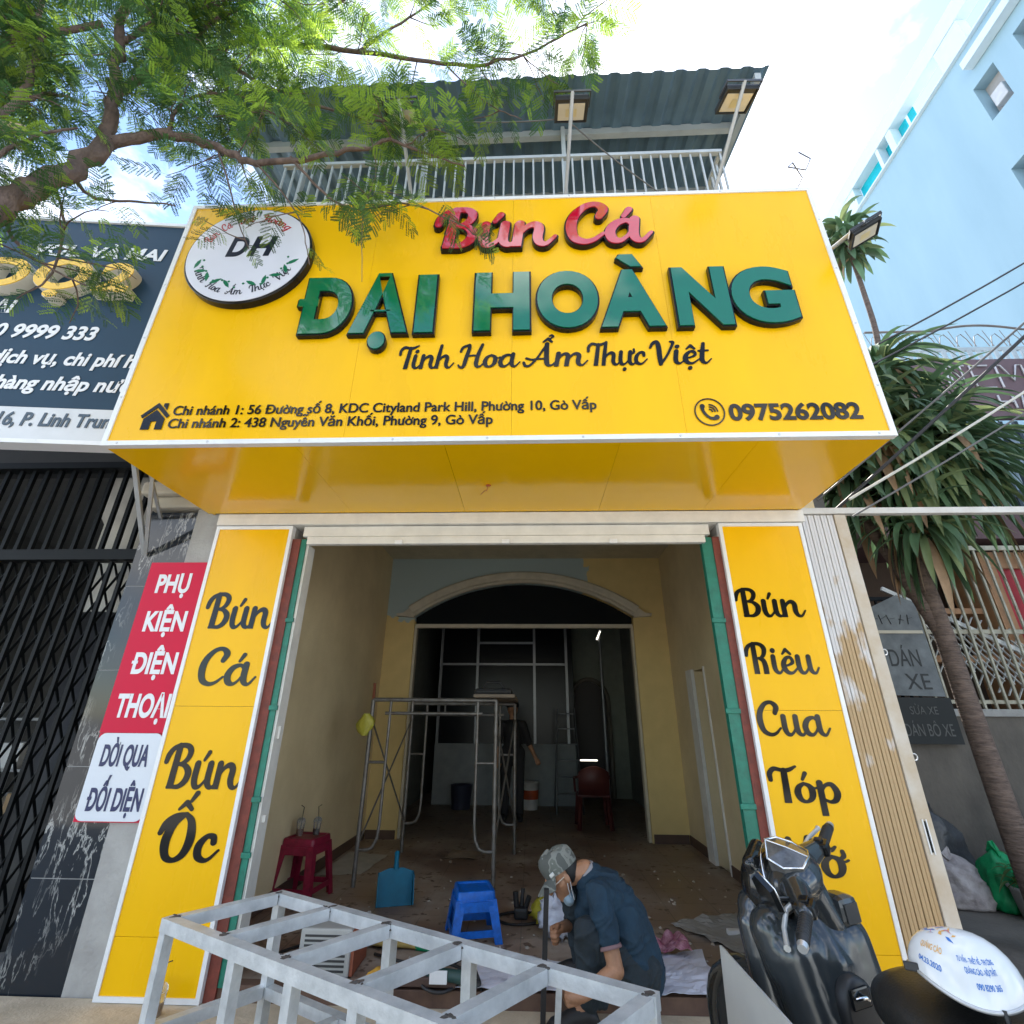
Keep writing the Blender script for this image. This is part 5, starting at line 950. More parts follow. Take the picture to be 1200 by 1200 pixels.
b.build('cross_brace', M_pipe, SC)
b = MB(); b.tube([(-1.57, 1.85, 1.736), (-1.575, 1.85, 1.90)], .016, 8); b.build('rusty_pin', mat('rust', (.20, .06, .03), .8), SC)
b = MB(); b.cham(-.50, -.08, 1.7, 3.2, 1.758, 1.79, c=.004); tag(b.build('plank', mat('dusty_plank', (.20, .16, .12), .8, var=.2)), 'dusty timber plank laid across the right end of the scaffold', 'plank')
b = MB(); b.cham(-.52, -.12, 1.95, 2.3, 1.791, 1.86, c=.03); b.tube([(-.45, 2.1, 1.85), (-.4, 2.1, 1.93), (-.25, 2.1, 1.93), (-.2, 2.1, 1.85)], .012, 8); tag(b.build('tool_bag', mat('tool_black', (.02, .02, .022), .5)), 'flat black tool bag lying on the scaffold plank', 'bag')
b = MB(); rnd = random.Random(3); rings = []
for i in range(7):
    z = 1.60 - i * .035; rings.append([(-1.62 + (.03 + .055 * math.sin(math.pi * i / 6)) * math.cos(t) * (1 + .3 * math.sin(3 * t + i)), 1.83 + .03 * math.sin(t), z) for t in np.linspace(0, 2 * math.pi, 13)[:-1]])
b.loft(rings); tag(b.build('yellow_bag', mat('yellow_film', (.45, .42, .05), .35, bump=.4)), 'crumpled yellow plastic bag hanging on the left scaffold post', 'bag')

# ================================================================ PLASTIC STOOLS
def stool(name, label, m, c, h, wt, wb, rz, group=None):
    t = thing(name, label, 'stool', c); t.rotation_euler.z = rz; top = h
    b = MB(); rings = []
    def rr(w, z, r_=.18):
        pts = []
        for sx, sy, a0 in ((1, 1, 0), (-1, 1, 90), (-1, -1, 180), (1, -1, 270)):
            for a in (0, 30, 60, 90): pts.append((sx * w * (1 - r_) + w * r_ * math.cos(R(a0 + a)), sy * w * (1 - r_) + w * r_ * math.sin(R(a0 + a)), z))
        return pts
    b.loft([rr(wt * .80, top - .012), rr(wt * .84, top - .002), rr(wt * .96, top), rr(wt, top - .008), rr(wt * 1.02, top - .04), rr(wt * 1.03, top - .075)], False); b.add(rr(wt * .80, top - .012), [tuple(range(16))]); b.build('seat', m, t, local=True)
    def at(z): return wt * 1.0 + (wb - wt) * (1 - z / h)
    for sx in (-1, 1):
        for sy in (-1, 1):
            b = MB(); rings = []
            for z in (h - .05, h * .5, .0):
                w = at(z); l = .055 + .012 * z / h; th = .012; P0 = lambda x, y: (sx * x, sy * y, z); rings.append([P0(w, w), P0(w - l, w), P0(w - l, w - th), P0(w - th, w - th), P0(w - th, w - l), P0(w, w - l)])
            b.loft(rings, True, False); b.build('leg', m, t, local=True)
    b = MB(); z = h * .20; w = at(z)
    for a in range(4):
        M = Matrix.Rotation(a * math.pi / 2, 4, 'Z'); b.box(-w + .05, w - .05, w - .011, w - .001, z - .02, z + .02, M); w2 = at(h - .09); b.box(-w2 + .03, w2 - .03, w2 - .010, w2 - .0005, h - .12, h - .06, M)
    b.build('apron', m, t, local=True); return t
stool('plastic_stool', 'low blue plastic stool standing open legged on the shop floor', mat('blue_plastic', (.0, .115, .52), .42, var=.28, scale=22, bump=.15, bscale=60), (-.345, .82, .121), .295, .135, .185, R(14))
stool('plastic_stool', 'dark red plastic stool by the left wall with two drinks on it', mat('maroon_plastic', (.22, .008, .035), .4, var=.3, scale=22), (-1.93, 1.52, .121), .46, .15, .205, R(-8))
def drink(label, c, m, fill, straw_d):
    t = thing('iced_drink', label, 'drink', c, 'takeaway drinks'); x, y, z = c
    b = MB(); b.lathe([(.026, .0), (.028, .002), (.036, .10), (.038, .102), (.037, .106), (.034, .104)], c, 16); b.build('cup', mat('clear_cup', (.75, .75, .74), .08, var=0, trans=.85), t)
    b = MB(); b.lathe([(.0255, .003), (.031, fill), (.001, fill + .001)], c, 16); b.build('drink_fill', m, t)
    b = MB(); b.lathe([(.038, .107), (.034, .125), (.020, .138), (.001, .14)], c, 14); b.build('lid', mat('clear_cup', 0), t)
    b = MB(); b.tube([(x, y, z + .02), (x + .004, y, z + .14), (x + .008 * straw_d, y, z + .22), (x - .02 * straw_d, y, z + .235)], .0035, 6); b.build('straw', M_blk, t)
drink('brown iced drink on the wall side of the red stool', (-2.0, 1.50, .582), mat('milk_tea', (.25, .11, .06), .3), .055, 1); drink('black iced coffee on the room side of the red stool', (-1.87, 1.55, .582), mat('coffee', (.015, .01, .008), .3), .05, -1)
drink('half drunk tan coffee cup at the foot of the left yellow panel', (-1.955, -.17, .066), mat('latte', (.55, .33, .17), .4), .06, -1.6)

# ================================================================ FLOOR CLUTTER
def sheet(name, label, cat, pts, z, m, amp=.012, seed=1, n=22, th=.0015, fold=None):
    """crumpled sheet filling a quadrilateral lying on the floor"""
    rnd_ = Vector((seed * 3.1, seed * 1.7, 0)); P0 = [Vector((x, y, 0)) for x, y in pts]; b = MB(); V = []; F = []
    for i in range(n + 1):
        for j in range(n + 1):
            u, v = i / n, j / n; p = P0[0].lerp(P0[1], u).lerp(P0[3].lerp(P0[2], u), v); q = p * 5 + rnd_
            ed = 1 + .0 * u; p.x += .02 * noise.noise(q * 1.3); p.y += .02 * noise.noise(q * 1.3 + Vector((5, 5, 5)))
            h = abs(noise.noise(q)) * amp * 2 + abs(noise.noise(q * 2.7)) * amp; zz = z + .002 + h
            if callable(fold): zz = max(fold(p, zz), zz - 1)
            V.append((p.x, p.y, zz)); 
    for i in range(n):
        for j in range(n): a = i * (n + 1) + j; F.append((a, a + 1, a + n + 2, a + n + 1))
    b.add(V, F, False); o = b.build(name, m, None, fix=True); md = o.modifiers.new('thick', 'SOLIDIFY'); md.thickness = th; return tag(o, label, cat)
M_paper = mat('white_paper', (.66, .67, .76), .6, var=.04); over = lambda p, z: z if p.y > -.02 else max(.07, z - (-.02 - p.y) * 1.6)
sheet('paper_sheet', 'creased white sheet under the frame left of the crouching man', 'paper', [(-.36, -.03), (.36, -.03), (.30, .30), (-.18, .48)], .156, M_paper, .012, 1)
sheet('paper_sheet', 'creased white sheet on the floor behind the crouching man', 'paper', [(.66, -.035), (1.13, -.035), (1.20, .56), (.66, .42)], .156, M_paper, .014, 2)
sheet('dust_sheet', 'grey builders paper spread on the floor by the right wall', 'paper', [(1.13, 1.10), (1.72, 1.35), (1.95, .75), (1.45, .62)], .124, mat('grey_paper', (.34, .33, .31), .7, var=.1), .02, 3)
sheet('floor_cardboard', 'flattened pale cardboard on the floor by the left wall', 'cardboard', [(-2.05, 2.15), (-1.62, 2.25), (-1.55, 3.0), (-2.03, 3.1)], .122, mat('pale_cardboard', (.40, .38, .34), .8), .006, 4)
sheet('floor_cardboard', 'torn brown paper scrap on the floor under the scaffold', 'cardboard', [(-.9, 2.9), (-.55, 2.85), (-.5, 3.2), (-.85, 3.25)], .122, mat('brown_scrap', (.26, .19, .13), .8), .012, 6)
def lump(name, label, cat, c, rx, ry, rz, m, seed=1, amp=.25, f=9):
    b = MB(); V = []; n, k = 28, 16
    for i in range(k + 1):
        a = math.pi * i / k
        for j in range(n):
            t = 2 * math.pi * j / n; d = Vector((math.sin(a) * math.cos(t), math.sin(a) * math.sin(t), -math.cos(a))); s = 1 + amp * (abs(noise.noise(d * f * .35 + Vector((seed * 7, 0, 0)))) * 2 - .5) + amp * .4 * noise.noise(d * f + Vector((0, seed * 5, 0)))
            V.append((c[0] + rx * d.x * s, c[1] + ry * d.y * s, max(c[2] + .001, c[2] + rz * (1 + d.z * s) * .5 * 2 * .5 + rz * .0)))
    F = [(i * n + j, i * n + (j + 1) % n, (i + 1) * n + (j + 1) % n, (i + 1) * n + j) for i in range(k) for j in range(n)]; b.add(V, F, True); return tag(b.build(name, m), label, cat)
Mp = mat('pink_cloth', (.55, .30, .36), .8, dirt=(.22, .03, .09), scale=22, bump=.5); sheet('cloth_rag', 'crumpled pink patterned cloth lying on the white sheet behind the man', 'cloth', [(.84, .42), (1.10, .40), (1.12, .60), (.86, .62)], .175, Mp, .055, 3, n=30, th=.003)
lump('plastic_bag', 'crumpled whitish plastic bag behind the crouching man’s knees', 'bag', (.27, .80, .122), .13, .12, .26, mat('white_film', (.55, .57, .66), .3, var=.1, bump=.5), 2, .4)
lump('yellow_pouch', 'rumpled yellow pouch beside the black tools on the shop floor', 'pouch', (.17, 1.05, .122), .09, .08, .17, mat('yellow_pouch_skin', (.38, .34, .03), .5, var=.2, bump=.5), 3, .35)
b = MB(); rnd = random.Random(6)
b.cham(-.06, .05, 1.12, 1.24, .122, .20, c=.02); b.tube([(-.04, 1.18, .19), (-.05, 1.18, .29)], .022, 10); b.tube([(.0, 1.18, .19), (.01, 1.2, .31)], .016, 10); b.tube([(.03, 1.16, .19), (.06, 1.15, .27)], .02, 10); tag(b.build('power_tool', mat('tool_black', 0)), 'cluster of black power tool parts standing on the floor near the yellow pouch', 'tool')
def loops(name, label, pts, r_, m, k=8):
    b = MB(); b.tube([Vector(p) for p in crom(pts, k)], r_, 7); return tag(b.build(name, m), label, 'cable')
M_cab = mat('cable_black', 0)
loops('power_cable', 'black cable coiled on the floor around the power tool', [(.0 + (.17 + .01 * i / 8) * math.cos(i * .7) - .02, 1.14 + .13 * math.sin(i * .7), .131 + .002 * (i % 3)) for i in range(22)], .009, M_cab)
loops('power_cable', 'tangled black cable looping on the paving under the frame', [(-.95, .45, .135), (-.7, .3, .15), (-.45, .25, .17), (-.30, .1, .17), (-.42, -.05, .15), (-.55, .0, .17), (-.45, .15, .25), (-.28, .12, .22), (-.2, -.08, .09), (-.45, -.2, .085), (-.75, -.05, .16), (-.62, .2, .15), (-.4, .35, .14), (-.36, .6, .135)], .009, M_cab)
loops('power_cable', 'black cable snaking across the floor beside the welding machine', [(-1.65, .35, .132), (-1.5, .55, .132), (-1.3, .75, .132), (-1.15, .62, .132), (-1.35, .45, .132), (-1.5, .62, .132), (-1.2, .85, .132), (-.9, .8, .132), (-.55, .72, .132), (-.3, .5, .132)], .008, M_cab)
loops('power_cable', 'dark blue hose curled behind the welding machine', [(-1.3, .55, .14), (-1.45, .72, .14), (-1.25, .92, .14), (-1.0, .85, .15), (-.95, .65, .15), (-1.1, .55, .16)], .012, mat('blue_hose', (.02, .05, .12), .5))
WM = thing('welding_machine', 'small grey welding machine box with vents and a brown side under the frame', 'machine', (-1.18, .26, .121))
b = MB(); b.cham(-1.34, -1.02, .14, .44, .122, .36, c=.012); b.build('case', mat('machine_grey', (.40, .40, .38), .5, var=.1), WM); b = MB()
for k in range(8): b.box(-1.31, -1.05, .1385, .1395, .15 + k * .024, .162 + k * .024)
b.build('vent', M_dark, WM); b = MB(); b.box(-1.019, -1.0, .15, .43, .13, .35); b.build('side_plate', mat('rust_plate', (.28, .08, .04), .7, var=.3), WM); b = MB(); b.tube([(-1.3, .29, .36), (-1.28, .29, .40), (-1.08, .29, .40), (-1.06, .29, .36)], .01, 8); b.build('handle', M_blk, WM)
b = MB(); b.cham(-.83, -.35, -.02, .06, .156, .20, c=.006); tag(b.build('steel_angle', mat('brown_bar', (.08, .045, .035), .6)), 'short brown steel bar lying on the threshold below the frame', 'bar')
lump('work_glove', 'bright red work glove dropped beside the tangled cable', 'glove', (-.62, .12, .125), .07, .05, .08, mat('red_glove', (.55, .05, .03), .7, bump=.4), 5, .4); lump('work_glove', 'orange-yellow work glove dropped beside the red one', 'glove', (-.78, .06, .157), .09, .05, .05, mat('yellow_glove', (.60, .33, .04), .8), 6, .4)
AG = thing('angle_grinder', 'small angle grinder with a white label lying among the cables', 'tool', (-.40, .0, .157)); b = MB(); b.tube([(-.52, .02, .21), (-.36, -.02, .21), (-.30, -.035, .21)], [.026, .03, .034], 12); b.build('body', mat('grinder_green', (.02, .06, .055), .5), AG); b = MB(); b.lathe([(.001, 0), (.055, .001), (.055, .006), (.001, .008)], (-.26, -.04, .185), 20); b.build('disc', mat('disc_grey', (.06, .06, .06), .8), AG); b = MB(); b.cham(-.50, -.40, -.045, -.033, .18, .24, c=.003); b.build('label_plate', mat('plastic_white', 0), AG); b = MB(); b.lathe([(.03, 0), (.034, .02), (.02, .04)], (-.27, -.04, .193), 14); b.build('gear_head', M_alu, AG)
BRM = thing('hand_broom', 'straw hand broom with a green binding lying behind the frame', 'broom', (-.8, .62, .122)); b = MB(); rings = []
for u, w, h in ((0, .10, .05), (.25, .095, .055), (.55, .06, .05), (.8, .028, .035), (1, .02, .025)):
    x = -1.02 + .34 * u; rings.append([(x, .66 - .1 * u + w * math.cos(t), .124 + h * (1 + math.sin(t)) * .5) for t in np.linspace(0, 2 * math.pi, 15)[:-1]])
b.loft(rings); b.build('bristles', mat('straw', (.42, .30, .09), .8, var=.35, scale=40, bump=.8, stretch=(.15, 1, 1)), BRM); b = MB(); b.tube([(-.70, .566, .14), (-.52, .52, .145), (-.42, .50, .145)], [.022, .026, .012], 10); b.build('handle', mat('green_binding', (.0, .25, .10), .5), BRM)
DP = thing('dustpan', 'teal blue plastic dustpan standing upright on the shop floor', 'dustpan', (-1.06, 1.38, .121)); Mt = mat('teal_plastic', (.0, .125, .22), .45, var=.15, spec=.25); b = MB()
prof = [(-.145, .0), (-.15, .23), (-.06, .26), (.06, .26), (.15, .23), (.145, .0)]
PM = Matrix.Translation((-1.06, 1.36, .124)) @ Matrix.Rotation(R(18), 4, 'Z') @ Matrix.Rotation(R(-16), 4, 'X'); n = len(prof)
vs = [PM @ Vector((x, 0, z)) for x, z in prof] + [PM @ Vector((x * .92, .008, z)) for x, z in prof]; b.add(vs, [tuple(range(n)), tuple(range(n, 2 * n))[::-1]] + [(i, i + n, (i + 1) % n + n, (i + 1) % n) for i in range(n)])
b.prism([(0, 0), (-.10, 0), (-.075, .2), (0, .235)], -.150, -.142, 'x'); b.v[-8:] = [tuple(PM @ Vector(p)) for p in b.v[-8:]]; b.prism([(0, 0), (-.10, 0), (-.075, .2), (0, .235)], .142, .150, 'x'); b.v[-8:] = [tuple(PM @ Vector(p)) for p in b.v[-8:]]
b.build('pan', Mt, DP); b = MB(); b.tube([PM @ Vector((0, .004, .25)), PM @ Vector((0, .0, .31)), PM @ Vector((0, -.004, .37)), PM @ Vector((0, -.004, .38))], [.024, .019, .021, .012], 10); b.build('handle', Mt, DP)
o = quick('pvc_offcut', mat('plastic_white', 0), None, (1.50, 1.66, .90, .95, .123, .16), ch=.005); tag(o, 'short white offcut on the floor by the right wall', 'offcut')
# standing tubes beside the man
b = MB(); b.bar((.165, -.20, .67), (.135, -.13, .068), .028, .028, (0, 1, 0)); tag(b.build('black_steel_tube', mat('black_tube', (.02, .02, .022), .45)), 'black square steel tube held upright in front of the crouching man', 'tube')
b = MB(); b.bar((.222, -.345, .36), (.200, -.30, .067), .03, .03, (0, 1, 0)); tag(b.build('bright_steel_tube', M_tub), 'short bright square tube upright in the crouching man’s near hand', 'tube')

# ================================================================ DARK BACK ROOM
BK = thing('paint_bucket', 'white and orange-red paint bucket on the floor of the dark back room', 'bucket', (.06, 6.25, .121)); b = MB(); b.lathe([(.13, 0), (.15, .40), (.16, .405), (.16, .42), (.145, .42), (.14, .03)], (.06, 6.25, .121), 22); b.build('bucket_body', mat('bucket_white', (.6, .6, .58), .4), BK); b = MB(); b.lathe([(.1375, .08), (.149, .30)], (.06, 6.25, .121), 22, caps=False); b.build('label_band', mat('bucket_red', (.50, .09, .03), .4), BK)
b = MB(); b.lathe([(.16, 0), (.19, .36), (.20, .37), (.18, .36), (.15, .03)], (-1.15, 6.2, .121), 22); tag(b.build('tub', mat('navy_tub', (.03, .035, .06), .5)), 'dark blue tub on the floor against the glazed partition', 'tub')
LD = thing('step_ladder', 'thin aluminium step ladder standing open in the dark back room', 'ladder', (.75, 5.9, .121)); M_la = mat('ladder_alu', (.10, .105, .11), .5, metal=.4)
for s in (-1, 1): b = MB(); b.bar((.72 + s * .22, 5.75, .122), (.72 + s * .15, 6.05, 1.75), .02, .045); b.build('stile', M_la, LD); b = MB(); b.bar((.72 + s * .22, 6.5, .122), (.72 + s * .15, 6.08, 1.75), .016, .03); b.build('rear_leg', M_la, LD)
b = MB()
for k in range(6): z = .4 + k * .25; y = 5.75 + .3 * (z - .12) / 1.63; w = .22 - .07 * (z - .12) / 1.63; b.box(.72 - w, .72 + w, y - .03, y + .03, z, z + .02)
b.build('rung', M_la, LD)
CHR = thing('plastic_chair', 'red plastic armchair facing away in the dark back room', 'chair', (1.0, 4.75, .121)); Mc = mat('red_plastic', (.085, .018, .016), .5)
b = MB(); b.cham(.76, 1.22, 4.52, 4.98, .53, .56, c=.012); b.build('seat', Mc, CHR)
for x in (.79, 1.19):
    for y in (4.55, 4.95): b = MB(); b.bar((x, y, .529), (x + (.03 if x > 1 else -.03), y + (.03 if y > 4.7 else -.03), .122), .045, .045); b.build('leg', Mc, CHR)
b = MB(); rings = []
for i in range(9):
    t = -1 + i / 4; x = .99 + .22 * t; y = 4.53 - .05 * (1 - t * t); rings.append([(x, y, .56), (x, y - .012, .56), (x, y - .07, .93 - .08 * t * t), (x, y - .05, .94 - .08 * t * t)])
b.loft(rings); b.build('backrest', Mc, CHR)
for s in (-1, 1): b = MB(); b.tube([(.99 + s * .24, 4.95, .55), (.99 + s * .25, 4.93, .75), (.99 + s * .25, 4.6, .77), (.99 + s * .22, 4.5, .80)], .018, 8); b.build('armrest', Mc, CHR)
o = quick('lamp_tube', mat('lit_tube', (.8, .8, .8), .3, var=0, emit=(1, .93, .8), estr=.8), None, (.80, 1.05, 4.40, 4.425, 1.005, 1.025)); tag(o, 'lit fluorescent tube resting on the red chair back', 'lamp')
b = MB(); b.bar((1.42, 6.5, 3.05), (1.50, 6.5, 3.22), .03, .03); o = b.build('wall_lamp', mat('lit_tube', 0)); tag(o, 'small lit tube high on the wall of the back room', 'lamp'); o2 = MB(); o2.tube([(1.48, 6.53, .13), (1.48, 6.53, 3.85)], .03, 8); tag(o2.build('wall_pipe', mat('dull_alu', 0)), 'grey vertical pipe on the right of the back room', 'pipe')
# ================================================================ LEANING SHEET
b = MB(); b.add([(.795, -1.15, .068), (.81, -1.15, .75), (.84, -2.35, .75), (.825, -2.35, .068), (.803, -1.15, .068), (.818, -1.15, .75), (.848, -2.35, .75), (.833, -2.35, .068)], [(0, 1, 2, 3), (7, 6, 5, 4), (0, 4, 5, 1), (1, 5, 6, 2), (2, 6, 7, 3), (3, 7, 4, 0)])
tag(b.build('metal_sheet', mat('grey_white_sheet', (.50, .50, .48), .4, var=.05)), 'plain grey-white sheet standing on edge beside the scooter', 'sheet')

# builders' debris on the floor: too many chips to count
rnd = random.Random(31); b = MB()
for k in range(240):
    x, y = rnd.uniform(-1.6, 1.95), min(3.7, abs(rnd.gauss(0, 1.5)) + .1); r_ = rnd.uniform(.004, .018); z = .1205
    vs = [(x + r_ * rnd.uniform(.5, 1.3) * math.cos(t), y + r_ * rnd.uniform(.5, 1.3) * math.sin(t), z) for t in (0, 1.3, 2.6, 3.9, 5.2)]; n = 5; tp = [(x + (p[0] - x) * .6, y + (p[1] - y) * .6, z + r_ * rnd.uniform(.3, .8)) for p in vs]
    b.add(vs + tp, [tuple(range(5, 10))] + [(i, (i + 1) % 5, (i + 1) % 5 + 5, i + 5) for i in range(5)])
for k in range(60):
    x, y = rnd.uniform(-2.2, 2.4), rnd.uniform(-.9, -.05); r_ = rnd.uniform(.003, .012); z = .0655; vs = [(x + r_ * rnd.uniform(.5, 1.3) * math.cos(t), y + r_ * rnd.uniform(.5, 1.3) * math.sin(t), z) for t in (0, 1.3, 2.6, 3.9, 5.2)]; tp = [(x + (p[0] - x) * .6, y + (p[1] - y) * .6, z + r_ * rnd.uniform(.3, .8)) for p in vs]
    b.add(vs + tp, [tuple(range(5, 10))] + [(i, (i + 1) % 5, (i + 1) % 5 + 5, i + 5) for i in range(5)])
tag(b.build('debris', mat('plaster_chips', (.42, .38, .33), .9, var=.4, scale=3)), 'small plaster chips and crumbs scattered over the shop floor', 'debris', kind='stuff')
# ================================================================ CROUCHING MAN
V = Vector
MAN = thing('person', 'man crouching in a navy polo shirt and camouflage cap beside the steel stand', 'person', (.5, -.05, .066))
M_skin = mat('skin', (.38, .19, .105), .5, var=.22, scale=16, bump=.15, bscale=60); M_navyc = mat('navy_cotton', (.012, .036, .062), .88, var=.3, scale=6, bump=.9, bscale=13); M_jean = mat('dark_jeans', (.018, .028, .036), .85, var=.35, scale=8, bump=.8, bscale=16)
Hc = V((.268, .0, .690)); hf = V((-.80, -.08, -.60)).normalized(); hl = V((0, -1, 0)); hl = (hl - hf * hl.dot(hf)).normalized(); hu = hf.cross(hl); HM = Matrix((hf, hl, hu)).transposed().to_4x4(); HM.translation = Hc
H = lambda x, y, z: HM @ V((x, y, z)); HR = HM.to_3x3().to_4x4()
caps_ = [(H(-.012, 0, .028), (.098, .076, .10), HR), (H(.03, 0, -.02), .060, H(.052, 0, -.078), .040), (H(.02, .035, -.02), .042, H(.045, .018, -.08), .030), (H(.02, -.035, -.02), .042, H(.045, -.018, -.08), .030),
         (H(.088, 0, .005), .010, H(.112, 0, -.028), .014), (H(.085, .0, .03), .022, H(.08, .0, .035), .022), (H(.080, 0, -.058), .014, H(.082, 0, -.066), .013), (H(-.012, .079, -.012), (.018, .009, .030), HR), (H(-.012, -.079, -.012), (.018, .009, .030), HR),
         (H(-.04, 0, -.03), .056, V((.405, .0, .715)), .058), (V((.405, 0, .70)), .06, V((.45, .0, .64)), .08)]
sL, eL, wL = V((.455, -.185, .650)), V((.520, -.275, .345)), V((.335, -.335, .262)); sR, eR, wR = V((.42, .185, .64)), V((.36, .20, .40)), V((.245, -.02, .44))
hipL, knL, anL = V((.64, -.10, .27)), V((.385, -.205, .475)), V((.385, -.15, .155)); hipR, knR, anR = V((.64, .10, .27)), V((.335, .11, .535)), V((.375, .12, .235))
caps_ += [(V((.66, 0, .33)), .11, V((.60, 0, .48)), .115), (V((.60, 0, .48)), .115, V((.50, 0, .60)), .12), (V((.50, -.1, .62)), .07, sL, .055), (V((.50, .1, .62)), .07, sR, .055),
          (sL, .052, eL, .041), (eL, .042, eL.lerp(wL, .35), .041), (eL.lerp(wL, .35), .041, wL, .026), (sR, .052, eR, .041), (eR, .041, wR, .026),
          (hipL, .08, knL, .052), (knL, .052, anL, .036), (hipR, .08, knR, .052), (knR, .052, anR, .036), (V((.66, -.06, .29)), .09, V((.66, .06, .29)), .09), (anL, .036, anL + V((-.10, -.02, -.045)), .03), (anR, .036, anR + V((-.10, .02, -.04)), .03)]
def fist(w, fwd, up_, palm):
    """palm and five curled fingers; fwd = wrist to knuckles, palm = the way the fingers close"""
    fwd, palm = fwd.normalized(), palm.normalized(); up_ = (up_ - fwd * up_.dot(fwd)).normalized(); out = []
    for k, (o_, ln) in enumerate(((.030, .95), (.010, 1.05), (-.010, 1.0), (-.028, .82))):
        base = w + fwd * .020 + up_ * o_ * .6; kn = w + fwd * (.082 - .004 * abs(k - 1)) + up_ * o_; out.append((base, .015, kn, .0115))
        p1 = kn + fwd * .020 * ln + palm * .030 * ln; p2 = p1 - fwd * .018 * ln + palm * .022 * ln; p3 = p2 - fwd * .022 * ln - palm * .004; out += [(kn, .0112, p1, .0095), (p1, .0095, p2, .0088), (p2, .0088, p3, .0078)]
    out.append((w, .026, w + fwd * .055, .022)); t0 = w + fwd * .018 + up_ * .022 + palm * .008; t1 = t0 + fwd * .030 + up_ * .014 + palm * .022; t2 = t1 + fwd * .026 + palm * .018 - up_ * .004; out += [(t0, .015, t1, .0115), (t1, .0115, t2, .0095)]
    return out
caps_ += fist(wL, V((-.11, .0, -.012)), V((-.1, 0, 1)), V((.1, 1, .1))); caps_ += fist(wR, V((-.085, -.10, -.02)), V((0, 0, 1)), V((.4, -.8, -.1)))
body = blob('body', caps_, M_skin, MAN, voxel=.0045, smooth=4)
blob('shirt', [(V((.665, 0, .33)), .145, V((.625, 0, .47)), .142), (V((.655, -.06, .34)), .11, V((.60, -.075, .50)), .105), (V((.655, .06, .34)), .11, V((.60, .075, .50)), .105), (V((.625, 0, .47)), .142, V((.525, 0, .60)), .130), (V((.525, 0, .60)), .130, V((.445, 0, .672)), .085), (V((.51, -.09, .605)), .10, sL + V((.01, .015, -.002)), .072), (V((.51, .09, .605)), .10, sR, .072), (sL, .072, sL.lerp(eL, .58), .063), (sR, .07, sR.lerp(eR, .62), .060), (V((.40, 0, .52)), .07, V((.46, 0, .40)), .08), (V((.665, 0, .33)), .145, V((.70, 0, .255)), .135), (V((.655, -.10, .30)), .09, V((.61, -.115, .45)), .085), (V((.42, 0, .665)), .075, V((.45, 0, .57)), .10)], M_navyc, MAN, voxel=.006, smooth=5, fold=.011)
def cuff(c, d, r_, m, nm, w=.012):
    d = d.normalized(); q = d.to_track_quat('Z', 'Y').to_matrix(); b = MB(); b.lathe([(r_ * .9, -w), (r_ + .003, -w), (r_ + .004, 0), (r_ + .003, w * .5), (r_ * .9, w * .5)], c, 24, q, caps=False); return b.build(nm, m, MAN)
Mk = mat('pink_grey_rib', (.22, .13, .135), .8); cuff(sL.lerp(eL, .58) + (eL - sL).normalized() * .045, eL - sL, .056, Mk, 'sleeve_cuff'); cuff(V((.408, 0, .712)), V((-.6, 0, .55)), .063, mat('collar_grey', (.32, .30, .31), .8), 'collar', .018)
blob('trousers', [(V((.675, -.06, .275)), .125, V((.675, .06, .275)), .125), (hipL, .105, knL, .078), (knL, .076, anL.lerp(knL, .1), .058), (hipR, .105, knR, .078), (knR, .076, anR.lerp(knR, .1), .058), (knL.lerp(anL, .3), .07, anL.lerp(hipL, .25), .05)], M_jean, MAN, voxel=.006, smooth=5, fold=.010)
M_shoe = mat('black_shoe', (.018, .018, .02), .5)
for a, f_, z in ((anL, V((-1, -.12, 0)), .067), (anR, V((-1, .14, 0)), .157)):
    rings = []; f_ = f_.normalized(); s_ = V((-f_.y, f_.x, 0)); hc = V((a.x + .03, a.y, z))
    for u, w, h in ((-.02, .02, .03), (0, .034, .075), (.06, .040, .10), (.12, .041, .085), (.18, .046, .06), (.235, .042, .042), (.262, .02, .02)): rings.append([hc + f_ * u + s_ * w * math.cos(t) + V((0, 0, max(0, h * (.5 + .5 * math.sin(t)) if math.sin(t) > -.6 else 0))) for t in np.linspace(0, 2 * math.pi, 17)[:-1]])
    b = MB(); b.loft(rings); b.build('shoe', M_shoe, MAN)
# cap
def camo():
    m = bpy.data.materials.new('camouflage_cloth'); m.use_nodes = True; t = m.node_tree; bs = t.nodes['Principled BSDF']; bs.inputs['Roughness'].default_value = .85; N = t.nodes.new; c = N('ShaderNodeTexCoord'); v = N('ShaderNodeTexNoise'); v.inputs['Scale'].default_value = 11; v.inputs['Detail'].default_value = 2; r = N('ShaderNodeValToRGB'); r.color_ramp.interpolation = 'CONSTANT'
    e = r.color_ramp.elements; e[0].color = (.10, .105, .095, 1); e[1].position = .45; e[1].color = (.22, .225, .20, 1); k = e.new(.53); k.color = (.14, .15, .13, 1); k = e.new(.62); k.color = (.28, .285, .26, 1); t.links.new(c.outputs['Object'], v.inputs['Vector']); t.links.new(v.outputs['Fac'], r.inputs['Fac']); t.links.new(r.outputs['Color'], bs.inputs['Base Color']); return m
M_cam = camo(); b = MB(); rings = []
for z, r_, zt in ((.030, 1.0, 0), (.050, 1.03, 0), (.085, 1.03, .004), (.112, .97, .008), (.132, .80, .010), (.142, .5, .011), (.145, .08, .012)):
    rings.append([H(-.012 + .108 * r_ * math.cos(t), .090 * r_ * math.sin(t), z + zt * math.cos(t) + (.012 * math.cos(t) if z < .06 else .004 * math.sin(5 * t))) for t in np.linspace(0, 2 * math.pi, 33)[:-1]])
b.loft(rings, True, True); CP = b.build('cap', M_cam, MAN); b = MB(); top = []; bot = []
